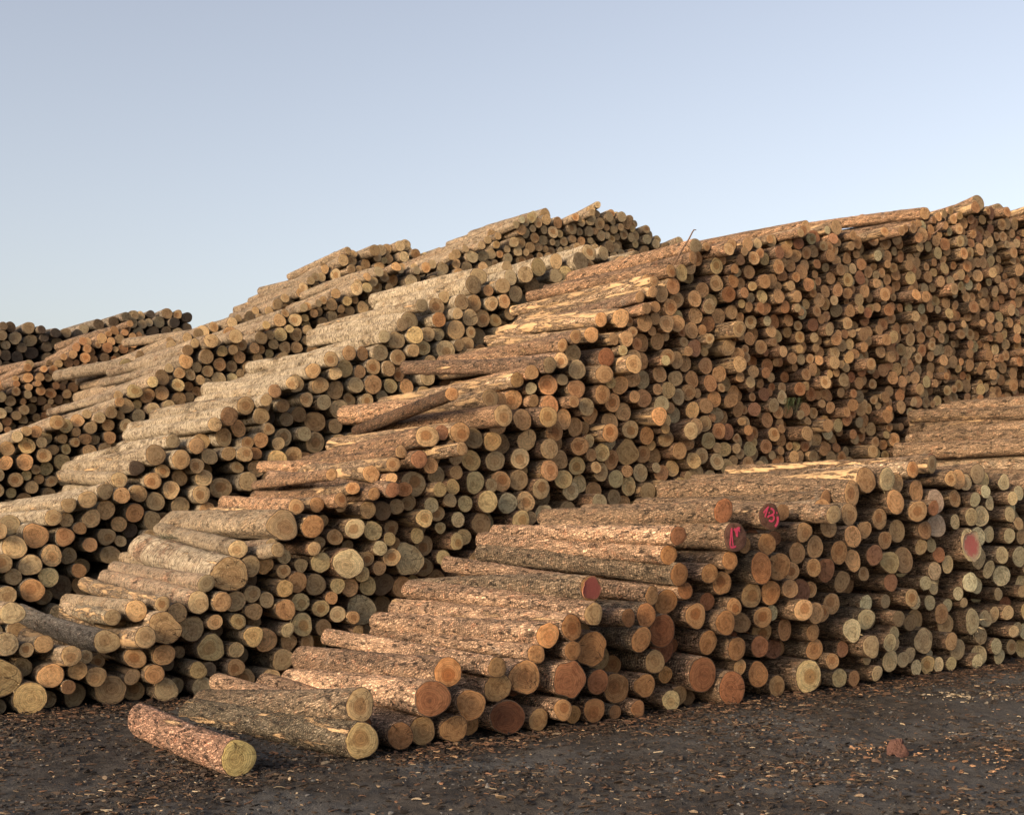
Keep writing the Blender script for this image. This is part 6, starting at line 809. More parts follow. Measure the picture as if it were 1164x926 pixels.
('B',11.891,4.740,0.0550,10.561,0.0456,-0.0165,2.44,'o',None,1,'thin log with orange tan end, just straight right of the log beside the upright twig','log','logs of the broad middle stack'),
('C',8.380,2.415,0.1287,13.674,0.1078,0.0012,2.47,'t',None,0,'thick log with tan end, just gently down-left of the dark reddish log','log','logs of the pale barked stack'),
('C',8.425,2.670,0.1287,13.749,0.0696,-0.0008,2.38,'t',None,0,'thick log with tan end, third one steeply up-right from the big dim lobed end','log','logs of the pale barked stack'),
('C',8.350,3.270,0.0947,13.666,0.1056,-0.0346,2.49,'t',None,1,'medium log with tan end, eighth one steeply up-right from the largest sloping tan end','log','logs of the pale barked stack'),
('C',8.560,3.420,0.1003,13.595,-0.0191,-0.0728,2.48,'t',None,1,'medium log with tan end, ninth one steeply up-left from the big six sided end','log','logs of the pale barked stack'),
('C',8.875,3.525,0.0947,13.685,0.0076,0.0063,2.48,'o',None,1,'medium log with orange tan end, fourth one diagonally up-left from the large slope end','log','logs of the pale barked stack'),
('C',10.435,3.930,0.1287,13.566,0.0897,-0.0236,2.48,'t',None,0,'thick log with tan end, second one straight up from the dark reddish log','log','logs of the pale barked stack'),
('C',9.295,3.750,0.0777,13.538,0.1269,-0.0268,2.45,'g',None,1,'thin log with greyish tan end, fifth one steeply up-left from the large slope end','log','logs of the pale barked stack'),
('C',9.835,4.005,0.1230,13.756,0.0361,0.0174,2.49,'g',None,1,'thick log with greyish tan end, ninth one straight up from the big six sided end','log','logs of the pale barked stack'),
('C',9.550,3.915,0.0833,13.517,0.0762,0.0142,2.49,'gd',None,1,'dull brown ended log between the large slope end and the log beside the upright twig','log','logs of the pale barked stack'),
('C',9.910,4.200,0.0890,13.594,0.0064,-0.0245,2.44,'g',None,1,'thin log with greyish tan end, third one steeply up-left from the dark reddish log','log','logs of the pale barked stack'),
('C',10.795,4.560,0.1230,13.656,0.0726,-0.0209,2.41,'td',None,1,'thick log with dim tan end, tenth one steeply up-left from the dull red painted end','log','logs of the pale barked stack'),
('C',10.990,4.710,0.1230,13.795,0.0180,-0.0126,2.50,'t',None,1,'tan ended log between the dark reddish log and the log beside the upright twig','log','logs of the pale barked stack'),
('C',12.775,5.220,0.1173,13.539,0.0305,-0.0264,2.47,'t',None,1,'thick log with tan end, third one diagonally up-right from the dark reddish log','log','logs of the pale barked stack'),
('D',6.344,2.715,0.0947,16.544,0.0702,-0.0525,2.48,'to',None,1,'light orange ended log between the huge edge log and the large slope end','log','logs of the high back stack'),
('D',7.469,3.180,0.1003,16.753,0.0079,-0.0714,2.43,'y',None,1,'medium log with yellow tan end, tenth one diagonally up-left from the big greyish butt end','log','logs of the high back stack'),
('D',7.694,3.315,0.0777,16.673,0.0060,-0.0868,2.43,'y',None,1,'thin log with yellow tan end, sixth one steeply up-left from the largest sloping tan end','log','logs of the high back stack'),
('D',8.204,3.630,0.1003,16.735,0.0587,0.0008,2.48,'to',None,0,'light orange ended log between the orange ringed end and the large slope end','log','logs of the high back stack'),
('D',8.534,3.930,0.1003,16.635,0.0245,-0.0485,2.43,'t',None,1,'medium log with tan end, tenth one steeply up-left from the big dim lobed end','log','logs of the high back stack'),
('D',8.369,3.900,0.0663,16.795,0.0294,-0.0759,2.47,'to',None,1,'light orange ended log between the orange ringed end and the dark reddish log','log','logs of the high back stack'),
('D',10.889,4.890,0.1003,16.588,0.0435,-0.0945,2.45,'t',None,1,'medium log with tan end, seventh one diagonally up-left from the dark reddish log','log','logs of the high back stack'),
('D',11.114,5.100,0.0663,16.637,0.0353,-0.0831,2.46,'to',None,1,'light orange ended log between the big knobbly end and the orange ringed end','log','logs of the high back stack'),
('E',8.761,3.885,0.1060,19.971,-0.0708,-0.0013,2.41,'y',None,1,'thick log with yellow tan end, seventh one diagonally up-left from the big dim lobed end','log','logs of the far stack'),
('E',11.401,5.085,0.1003,19.804,0.0643,-0.0796,2.52,'t',None,1,'tan ended log between the dark reddish log and the orange ringed end','log','logs of the far stack'),
('E',12.871,6.195,0.0663,19.879,0.1046,-0.0469,2.49,'td',None,1,'thin log with dim tan end, eleventh one steeply up-left from the large slope end','log','logs of the far stack'),
('Z',3.896,0.115,0.1150,7.240,0.0967,0.0000,1.73,'yg','askew',1,'loose pinkish barked log lying apart on the dirt in front of the low stack','log','logs of the low front stack')]

scene = bpy.context.scene
COL = scene.collection
BETA = math.radians(40.0)
CB, SB = math.cos(BETA), math.sin(BETA)
CAM_H = 1.65
FOC = 1500.0

def pix(px, py, depth):                       # photo pixel at a depth -> world point
    return Vector(((px - 582.0) / FOC * depth, depth, CAM_H + (575.0 - py) / FOC * depth))

# ------------------------------------------------------------------ helpers
def link(o, parent=None):
    COL.objects.link(o)
    if parent is not None:
        o.parent = parent
    return o

def mesh_from(name, verts, faces, mats, uvs=None, attrs=None, smooth=True, matidx=None, flat_from=None):
    me = bpy.data.meshes.new(name)
    verts = np.asarray(verts, dtype=np.float32)
    lens = np.array([len(f) for f in faces], dtype=np.int32) if not isinstance(faces, tuple) else faces[1]
    flat = np.concatenate([np.asarray(f) for f in faces]) if not isinstance(faces, tuple) else faces[0]
    flat = flat.astype(np.int32)
    me.vertices.add(len(verts)); me.vertices.foreach_set("co", verts.ravel())
    me.loops.add(len(flat)); me.loops.foreach_set("vertex_index", flat)
    me.polygons.add(len(lens))
    start = np.concatenate([[0], np.cumsum(lens)[:-1]]).astype(np.int32)
    me.polygons.foreach_set("loop_start", start)
    me.polygons.foreach_set("loop_total", lens)
    sm = np.full(len(lens), smooth)
    if matidx is not None:
        me.polygons.foreach_set("material_index", np.asarray(matidx, dtype=np.int32))
        sm = sm & (np.asarray(matidx) == 0)
    me.polygons.foreach_set("use_smooth", sm)
    if uvs is not None:
        uvl = me.uv_layers.new(name="UVMap")
        uvl.data.foreach_set("uv", np.asarray(uvs, dtype=np.float32)[flat].ravel())
    for k, v in (attrs or {}).items():
        a = me.attributes.new(k, 'FLOAT_COLOR', 'POINT')
        v = np.asarray(v, dtype=np.float32)
        if v.ndim == 1:
            v = np.tile(v, (len(verts), 1))
        a.data.foreach_set("color", v.ravel())
    for m in mats:
        me.materials.append(m)
    me.update(calc_edges=True)
    me.validate()
    return me

def vnoise(x, y, seed):                        # smooth value noise on a lattice
    rs = np.random.RandomState(seed)
    T = rs.rand(256, 256)
    xi, yi = np.floor(x).astype(int), np.floor(y).astype(int)
    fx, fy = x - xi, y - yi
    fx, fy = fx * fx * (3 - 2 * fx), fy * fy * (3 - 2 * fy)
    g = lambda a, b: T[a % 256, b % 256]
    return (g(xi, yi) * (1 - fx) + g(xi + 1, yi) * fx) * (1 - fy) + (g(xi, yi + 1) * (1 - fx) + g(xi + 1, yi + 1) * fx) * fy - .5

# ------------------------------------------------------------------ materials
class NT:
    def __init__(self, name):
        self.m = bpy.data.materials.new(name); self.m.use_nodes = True
        self.t = self.m.node_tree; self.t.nodes.clear()
        self.out = self.n('ShaderNodeOutputMaterial'); self.b = self.n('ShaderNodeBsdfPrincipled')
        self.l(self.b.outputs[0], self.out.inputs[0])
    def n(self, typ, **kw):
        n = self.t.nodes.new(typ)
        for k, v in kw.items(): setattr(n, k, v)
        return n
    def l(self, a, b): self.t.links.new(a, b)
    def val(self, x, sock):
        if isinstance(x, bpy.types.NodeSocket): self.l(x, sock)
        else: sock.default_value = x
    def math(self, op, a, b=0.0, c=0.0, clamp=False):
        n = self.n('ShaderNodeMath', operation=op, use_clamp=clamp)
        self.val(a, n.inputs[0]); self.val(b, n.inputs[1]); self.val(c, n.inputs[2])
        return n.outputs[0]
    def ramp(self, x, lo, hi, a=0.0, b=1.0):
        n = self.n('ShaderNodeMapRange', interpolation_type='SMOOTHSTEP')
        self.val(x, n.inputs[0])
        for i, v in zip((1, 2, 3, 4), (lo, hi, a, b)): self.val(v, n.inputs[i])
        return n.outputs[0]
    def mix(self, f, a, b, mode='MIX'):
        n = self.n('ShaderNodeMix', data_type='RGBA', blend_type=mode)
        self.val(f, n.inputs[0])
        for v, s in ((a, n.inputs[6]), (b, n.inputs[7])):
            if isinstance(v, tuple): s.default_value = v + ((1.0,) if len(v) == 3 else ())
            else: self.l(v, s)
        return n.outputs[2]
    def scale(self, col, f):
        n = self.n('ShaderNodeVectorMath', operation='SCALE')
        self.l(col, n.inputs[0]); self.val(f, n.inputs[3])
        return n.outputs[0]
    def noise(self, vec, sc, det=3.0, rough=.6, dist=0.0):
        n = self.n('ShaderNodeTexNoise'); self.l(vec, n.inputs['Vector'])
        n.inputs['Scale'].default_value = sc; n.inputs['Detail'].default_value = det
        n.inputs['Roughness'].default_value = rough; n.inputs['Distortion'].default_value = dist
        return n.outputs[0]
    def attr(self, name):
        n = self.n('ShaderNodeAttribute', attribute_name=name)
        return n
    def xyz(self, v):
        n = self.n('ShaderNodeSeparateXYZ'); self.l(v, n.inputs[0]); return n.outputs
    def comb(self, x, y, z):
        n = self.n('ShaderNodeCombineXYZ')
        for v, s in zip((x, y, z), n.inputs): self.val(v, s)
        return n.outputs[0]
    def bump(self, h, strength, dist, prev=None):
        n = self.n('ShaderNodeBump'); n.inputs['Strength'].default_value = strength
        n.inputs['Distance'].default_value = dist; self.l(h, n.inputs['Height'])
        if prev is not None: self.l(prev, n.inputs['Normal'])
        return n.outputs[0]

def mat_bark():
    k = NT('bark'); uv = k.n('ShaderNodeUVMap').outputs[0]
    u, v, _ = k.xyz(uv)
    tint = k.attr('tint'); tr = k.attr('trait'); tc = k.n('ShaderNodeSeparateColor'); k.l(tr.outputs['Color'], tc.inputs[0])
    peel, birch, rib = tc.outputs
    seed = k.math('MULTIPLY', tint.outputs['Alpha'], 37.0)
    P = k.comb(u, v, seed)
    warp = k.noise(P, 14.0, 5.0, .65)
    P2 = k.comb(k.math('MULTIPLY_ADD', warp, .13, k.math('MULTIPLY', u, .42)), k.math('MULTIPLY_ADD', warp, .09, v), seed)
    vo = k.n('ShaderNodeTexVoronoi', feature='DISTANCE_TO_EDGE'); k.l(P2, vo.inputs['Vector']); vo.inputs['Scale'].default_value = 52.0
    plate = k.ramp(vo.outputs['Distance'], .0, .32)
    vc = k.n('ShaderNodeTexVoronoi', feature='F1'); k.l(P2, vc.inputs['Vector']); vc.inputs['Scale'].default_value = 52.0
    cell = k.n('ShaderNodeSeparateColor'); k.l(vc.outputs['Color'], cell.inputs[0])
    fine = k.noise(P, 120.0, 4.0, .75)
    mid = k.noise(P, 16.0, 5.0, .65)
    low = k.noise(P, 2.6, 3.0, .6)
    flow = k.noise(k.comb(k.math('MULTIPLY', u, .22), v, seed), 42.0, 5.0, .7, .3)
    tone = k.math('MULTIPLY_ADD', plate, .80, .34)
    tone = k.math('MULTIPLY', tone, k.math('MULTIPLY_ADD', cell.outputs[0], .34, .83))
    tone = k.math('MULTIPLY', tone, k.math('MULTIPLY_ADD', fine, .9, .55))
    tone = k.math('MULTIPLY', tone, k.math('MULTIPLY_ADD', flow, 1.5, .30))
    tone = k.math('MULTIPLY', tone, k.math('MULTIPLY_ADD', low, .9, .78))
    fis = k.ramp(k.noise(k.comb(k.math('MULTIPLY', u, .35), v, k.math('ADD', seed, 9.0)), 30.0, 6.0, .75, .6), .53, .60)
    tone = k.math('MULTIPLY', tone, k.math('MULTIPLY_ADD', fis, -.80, 1.0))
    col = k.scale(tint.outputs['Color'], tone)
    # grey and reddish drift inside one log
    col = k.mix(k.ramp(mid, .52, .70, 0.0, .45), col, k.scale(k.mix(1.0, tint.outputs['Color'], (1.25, .78, .60), 'MULTIPLY'), tone))
    col = k.mix(k.ramp(k.noise(P, 7.0, 4.0, .6), .58, .72, 0.0, .5), col, k.scale(k.mix(.8, tint.outputs['Color'], (.30, .27, .23)), tone))
    # pale skin with dark dashes across (birch-like)
    Pb = k.comb(k.math('MULTIPLY', u, 3.4), k.math('MULTIPLY', v, 1.0), seed)
    dash = k.ramp(k.noise(Pb, 20.0, 3.0, .65, .4), .50, .60)
    pale = k.mix(k.ramp(mid, .35, .6), (.47, .375, .25), (.66, .55, .39))
    pale = k.mix(dash, pale, (.105, .075, .05))
    bm = k.math('MULTIPLY', k.ramp(k.noise(P, 3.2, 3.0), .32, .52), birch)
    col = k.mix(bm, col, pale)
    # bare wood where the bark has come off, long torn patches
    Pp = k.comb(k.math('MULTIPLY', u, .16), v, seed)
    pn = k.noise(Pp, 13.0, 6.0, .68, .4)
    th = k.math('MULTIPLY_ADD', peel, -.42, .76)
    pm = k.ramp(k.math('SUBTRACT', pn, th), -.01, .05)
    grain = k.noise(k.comb(k.math('MULTIPLY', u, .12), v, seed), 70.0, 3.0, .6)
    bare = k.mix(grain, (.38, .22, .11), (.66, .47, .25))
    bare = k.mix(k.ramp(mid, .45, .7), bare, (.40, .25, .14))
    col = k.mix(pm, col, bare)
    # edge of the torn bark, knots
    em = k.math('MULTIPLY', k.ramp(k.math('SUBTRACT', pn, th), -.05, -.01), k.math('SUBTRACT', 1.0, pm))
    col = k.mix(k.math('MULTIPLY', em, .55), col, (.045, .028, .018))
    kv = k.n('ShaderNodeTexVoronoi', feature='F1'); k.l(P, kv.inputs['Vector']); kv.inputs['Scale'].default_value = 5.0
    kn = k.ramp(kv.outputs['Distance'], .05, .10, 1.0, 0.0)
    col = k.mix(k.math('MULTIPLY', kn, .8), col, (.05, .032, .02))
    # roller ribs left by the harvester
    wv = k.n('ShaderNodeTexWave', wave_type='BANDS', bands_direction='X')
    k.l(k.comb(k.math('MULTIPLY_ADD', mid, .04, u), k.math('MULTIPLY', v, .4), seed), wv.inputs['Vector'])
    wv.inputs['Scale'].default_value = 11.0; wv.inputs['Distortion'].default_value = 1.2
    rm = k.math('MULTIPLY', k.ramp(k.noise(k.comb(k.math('MULTIPLY', u, .25), v, seed), 4.0, 2.0), .40, .55), rib)
    ribh = k.math('MULTIPLY', wv.outputs[0], rm)
    col = k.scale(col, k.math('MULTIPLY_ADD', k.math('SUBTRACT', 1.0, wv.outputs[0]), k.math('MULTIPLY', rm, -.38), 1.0))
    k.l(col, k.b.inputs['Base Color'])
    k.b.inputs['Roughness'].default_value = .88; k.b.inputs['Specular IOR Level'].default_value = .25
    hgt = k.math('ADD', k.math('MULTIPLY', plate, .6), k.math('MULTIPLY', fine, .5))
    hgt = k.math('ADD', hgt, k.math('MULTIPLY', flow, .7)); hgt = k.math('SUBTRACT', hgt, k.math('MULTIPLY', fis, .5))
    hgt = k.math('MULTIPLY', hgt, k.math('SUBTRACT', 1.0, k.math('MULTIPLY', pm, .8)))
    hgt = k.math('ADD', hgt, k.math('MULTIPLY', ribh, 1.5))
    hgt = k.math('SUBTRACT', hgt, k.math('MULTIPLY', pm, .35))
    k.l(k.bump(hgt, 1.0, .016), k.b.inputs['Normal'])
    return k.m

def mat_end():
    k = NT('cut_wood'); uv = k.n('ShaderNodeUVMap').outputs[0]
    y, z, _ = k.xyz(uv)
    tint = k.attr('tint'); tr = k.attr('trait'); tc = k.n('ShaderNodeSeparateColor'); k.l(tr.outputs['Color'], tc.inputs[0])
    heart, streak, crack = tc.outputs; pith = tr.outputs['Alpha']
    seed = k.math('MULTIPLY', tint.outputs['Alpha'], 53.0)
    P = k.comb(y, z, seed)
    n1 = k.noise(P, 1.6, 2.0); n2 = k.noise(P, 7.0, 5.0, .7); n3 = k.noise(P, 30.0, 3.0, .7)
    # pith lies a little off centre
    oy = k.math('MULTIPLY_ADD', pith, .36, -.18); oz = k.math('MULTIPLY_ADD', k.math('FRACT', k.math('MULTIPLY', pith, 7.3)), .36, -.18)
    rim = k.math('SQRT', k.math('ADD', k.math('MULTIPLY', y, y), k.math('MULTIPLY', z, z)))
    yy = k.math('SUBTRACT', y, oy); zz = k.math('SUBTRACT', z, oz)
    rr = k.math('SQRT', k.math('ADD', k.math('MULTIPLY', yy, yy), k.math('MULTIPLY', zz, zz)))
    rr = k.math('MULTIPLY_ADD', k.math('SUBTRACT', n1, .5), .22, rr)
    ang = k.math('ARCTAN2', yy, zz)
    rings = k.math('SINE', k.math('MULTIPLY_ADD', k.math('SUBTRACT', n2, .5), 2.5, k.math('MULTIPLY', rr, 52.0)))
    rings2 = k.math('SINE', k.math('MULTIPLY', k.math('POWER', rr, .8), 23.0))
    tone = k.math('MULTIPLY_ADD', rings, .12, 1.0)
    tone = k.math('MULTIPLY_ADD', rings2, .09, tone)
    tone = k.math('MULTIPLY', tone, k.math('MULTIPLY_ADD', n2, 1.0, .5))
    tone = k.math('MULTIPLY', tone, k.math('MULTIPLY_ADD', n3, .7, .65))
    # saw marks
    st = k.noise(k.comb(k.math('MULTIPLY', y, 1.2), k.math('MULTIPLY', z, 14.0), seed), 2.2, 3.0, .7)
    tone = k.math('MULTIPLY', tone, k.math('MULTIPLY_ADD', k.math('MULTIPLY', k.math('SUBTRACT', st, .5), streak), 1.3, 1.0))
    col = k.scale(tint.outputs['Color'], tone)
    hm = k.math('MULTIPLY', k.ramp(rr, .34, .62, 1.0, 0.0), heart)
    col = k.mix(hm, col, k.scale(k.mix(1.0, tint.outputs['Color'], (.66, .46, .34), 'MULTIPLY'), tone))
    # weather stains and dirt with a shape of their own
    dm = k.ramp(k.noise(P, 2.4, 4.0, .65, .6), .47, .66, 0.0, .75)
    col = k.mix(dm, col, k.scale(k.mix(1.0, tint.outputs['Color'], (.52, .44, .38), 'MULTIPLY'), tone))
    # drying cracks run out from the pith
    ca = k.noise(k.comb(ang, k.math('MULTIPLY', rr, .5), seed), 1.1, 1.5, .5)
    ck = k.ramp(k.math('ABSOLUTE', k.math('SUBTRACT', ca, .5)), .0, .007, 1.0, 0.0)
    ck = k.math('MULTIPLY', k.math('MULTIPLY', ck, crack), k.ramp(rr, .05, .12))
    col = k.mix(k.math('MULTIPLY', ck, .75), col, (.05, .03, .018))
    # pith dot
    col = k.mix(k.ramp(rr, .03, .07, .6, 0.0), col, (.10, .055, .03))
    # bark round the rim, uneven
    wob = k.math('MULTIPLY_ADD', k.math('SUBTRACT', k.noise(k.comb(y, z, seed), 3.0, 4.0), .5), .16, rim)
    bm = k.ramp(wob, .935, .975)
    col = k.mix(k.math('MULTIPLY', k.ramp(wob, .80, .88, 0.0, .28), k.math('SUBTRACT', 1.0, bm)), col, k.scale(k.mix(1.0, tint.outputs['Color'], (1.35, 1.25, 1.1), 'MULTIPLY'), tone))
    col = k.mix(bm, col, k.mix(n3, (.05, .032, .021), (.17, .11, .07)))
    k.l(col, k.b.inputs['Base Color'])
    k.b.inputs['Roughness'].default_value = .8; k.b.inputs['Specular IOR Level'].default_value = .25
    h = k.math('ADD', k.math('MULTIPLY', st, streak), k.math('MULTIPLY', n3, .6))
    h = k.math('ADD', h, k.math('MULTIPLY', rings, .08))
    h = k.math('SUBTRACT', h, k.math('MULTIPLY', ck, 1.2))
    k.l(k.bump(h, 1.0, .010), k.b.inputs['Normal'])
    return k.m

def mat_simple(name, rough=.85, attr='tint', rgb=None, spec=.25, var=.6, nsc=40.0):
    k = NT(name); tc = k.n('ShaderNodeTexCoord').outputs['Object']
    n = k.noise(tc, nsc, 4.0, .65)
    t = k.math('MULTIPLY_ADD', n, var * 2, 1.0 - var)
    if rgb is None:
        c = k.scale(k.attr(attr).outputs['Color'], t)
    else:
        r = k.n('ShaderNodeRGB'); r.outputs[0].default_value = rgb + (1,); c = k.scale(r.outputs[0], t)
    k.l(c, k.b.inputs['Base Color']); k.b.inputs['Roughness'].default_value = rough
    k.b.inputs['Specular IOR Level'].default_value = spec
    k.l(k.bump(n, .5, .004), k.b.inputs['Normal'])
    return k.m

def mat_spray(name, rgb, wood, cover):
    k = NT(name); uv = k.n('ShaderNodeUVMap').outputs[0]; tc = k.n('ShaderNodeTexCoord').outputs['Object']
    y, z, _ = k.xyz(uv)
    rr = k.math('SQRT', k.math('ADD', k.math('MULTIPLY', y, y), k.math('MULTIPLY', z, z)))
    n = k.noise(tc, 22.0, 5.0, .72); n2 = k.noise(tc, 90.0, 3.0, .7)
    st = k.noise(k.comb(k.math('MULTIPLY', y, 9.0), k.math('MULTIPLY', z, 1.4), 0.0), 1.6, 4.0, .7)
    edge = k.math('MULTIPLY_ADD', k.math('SUBTRACT', n, .5), 1.0, rr)
    f = k.math('MULTIPLY', k.ramp(edge, cover - .22, cover + .16, 1.0, 0.0), k.ramp(st, .30, .55, .55, 1.0))
    c = k.mix(f, wood, rgb)
    c = k.scale(c, k.math('MULTIPLY_ADD', n2, .7, .65)); c = k.scale(c, k.math('MULTIPLY_ADD', st, .7, .65))
    k.l(c, k.b.inputs['Base Color']); k.b.inputs['Roughness'].default_value = .75
    k.l(k.bump(st, .5, .006), k.b.inputs['Normal'])
    return k.m

def mat_ground():
    k = NT('packed_earth'); tc = k.n('ShaderNodeTexCoord').outputs['Object']
    a = k.noise(tc, .55, 4.0, .6); b = k.noise(tc, 5.0, 6.0, .7); c = k.noise(tc, 38.0, 5.0, .75); d = k.noise(tc, 160.0, 3.0, .7)
    col = k.mix(k.ramp(b, .35, .65), (.034, .027, .021), (.082, .067, .053))
    col = k.mix(k.ramp(a, .46, .60, 0.0, .85), col, (.105, .100, .094))
    col = k.mix(k.ramp(c, .50, .68, 0.0, .7), col, (.012, .0095, .0075))
    col = k.mix(k.ramp(d, .60, .72, 0.0, .65), col, (.12, .10, .08))
    col = k.mix(k.ramp(k.noise(tc, 21.0, 4.0, .7, .8), .60, .70, 0.0, .6), col, (.085, .052, .032))
    tk = k.n('ShaderNodeSeparateColor'); k.l(k.attr('trait').outputs['Color'], tk.inputs[0])
    col = k.mix(k.math('MULTIPLY', tk.outputs[0], k.ramp(b, .35, .6, .25, .75)), col, (.088, .078, .068))
    k.l(col, k.b.inputs['Base Color'])
    k.l(k.ramp(k.noise(tc, 1.3, 4.0), .40, .62, .72, .95), k.b.inputs['Roughness'])
    k.b.inputs['Specular IOR Level'].default_value = .3
    h = k.math('ADD', k.math('MULTIPLY', c, 1.0), k.math('MULTIPLY', d, .45))
    k.l(k.bump(h, 1.0, .035), k.b.inputs['Normal'])
    return k.m

BARK, END = mat_bark(), mat_end()
FLAKE = mat_simple('bark_flakes', .85, var=.5)
STONE = mat_simple('stone_bits', .7, var=.35)
INK = mat_simple('pink_spray_paint', .55, rgb=(.58, .06, .115), var=.15)
RED = mat_spray('red_spray_paint', (.42, .095, .075), (.46, .33, .19), .80)
DULLRED = mat_spray('dull_red_paint', (.235, .05, .037), (.30, .13, .07), 1.02)
PALEPINK = mat_spray('faded_pink_paint', (.62, .30, .21), (.58, .43, .26), .55)

# ------------------------------------------------------------------ colours
ENDC = {'t': (.56, .385, .195), 'o': (.56, .325, .15), 'r': (.42, .20, .10), 'rd': (.28, .125, .066), 'rk': (.17, .085, .058), 'p': (.69, .54, .29), 'pk': (.62, .43, .28),
        'y': (.62, .45, .21), 'yg': (.50, .39, .16), 'g': (.46, .345, .19), 'gd': (.30, .22, .125), 'd': (.19, .13, .075), 'k': (.085, .063, .045), 'td': (.38, .26, .135),
        'od': (.38, .21, .10), 'or': (.53, .275, .125), 'oy': (.60, .385, .17), 'go': (.46, .31, .165), 'to': (.58, .37, .175), 'tp': (.62, .46, .25), 'op': (.62, .40, .21)}
CODES = ['t', 'o', 'r', 'rd', 'p', 'y', 'g', 'gd', 'd', 'k', 'td', 'od', 'or', 'oy', 'to', 'op', 'tp', 'go', 'pk', 'yg', 'rk']
NEAR0 = {'A': 7.3, 'B': 10.45, 'C': 13.6, 'D': 16.75, 'E': 19.9, 'F': 23.0, 'G': 27.0, 'Z': 0}

def bark_of(pile, t, h, rs):
    """base colour, peel, pale skin, roller ribs of one log's bark"""
    j = rs.uniform(.62, 1.28); q = rs.rand()
    if pile in 'AZ':
        if t > 8.3: c, peel, bi, rib = (.36, .235, .14), .26, .05, .3
        else: c, peel, bi, rib = (.58, .375, .235), .24, .0, .9
        if q < .2: c = (.42, .305, .195)
        if q > .85: peel = .42
    elif pile == 'B':
        if t < 6.2: c, peel, bi, rib = (.42, .295, .175), .2, .45, .5
        else: c, peel, bi, rib = (.50, .30, .17), .28, .05, .5
        if q > .62: peel = .62; c = (.48, .33, .20)
        if q < .22: c = (.36, .225, .14)
    elif pile == 'C':
        c, peel, bi, rib = (.37, .275, .165), .26, .85, .2
        if q > .75: peel, bi = .42, .6
    elif pile == 'D':
        c, peel, bi, rib = (.38, .265, .165), .30, .45, .3
    elif pile == 'E':
        c, peel, bi, rib = (.38, .27, .17), .26, .3, .3
    elif pile == 'F':
        c, peel, bi, rib = (.30, .19, .115), .35, .1, .2
    else:
        c, peel, bi, rib = (.20, .16, .12), .25, .2, .1
    return tuple(x * j for x in c), peel, bi, rib

SHAPES = {'pent': ((5, .06, .4), (2, .03, 0)), 'hex': ((6, .045, .3), (3, .06, .5), (2, .05, 1)), 'heart': ((3, .05, 2.1), (2, .06, .2)), 'lump': ((3, .07, 1.0), (2, .07, 1.5), (5, .035, 0)),
          'oval': ((2, .10, math.pi),), 'bigknot': ((3, .08, 2.6), (2, .05, .6)), 'hugetan': ((2, .09, .7), (3, .05, 0)), 'bigbutt': ((2, .06, .3), (4, .04, 1)), 'cross': ((3, .04, 0), (2, .04, 1.2)),
          'peeled': ((2, .04, 1.6),), 'inkdigits': ((3, .06, 2.6), (2, .05, 1.5)), 'inkletters': ((2, .04, 1.4), (3, .03, .4)), 'redpaint': ((2, .08, 2.2), (3, .05, .6)), 'knobbly': ((4, .06, .5), (3, .06, 1.2)),
          'bigred': ((2, .05, 2.6),), 'lowred': ((2, .05, 2.9),), 'redend': ((2, .05, 2.0),)}

def profile(r, key, rs, seg):
    th = np.linspace(0, 2 * math.pi, seg, endpoint=False)
    k = np.ones(seg)
    if key in SHAPES:
        for f, a, p in SHAPES[key]: k += a * np.cos(f * th + p)
    else:
        k += rs.normal(0, .048) * np.cos(2 * th + rs.rand() * 6.28) + rs.normal(0, .03) * np.cos(3 * th + rs.rand() * 6.28)
    for f in (4, 5, 7): k += rs.normal(0, .010) * np.cos(f * th + rs.rand() * 6.28)
    return th, r * k

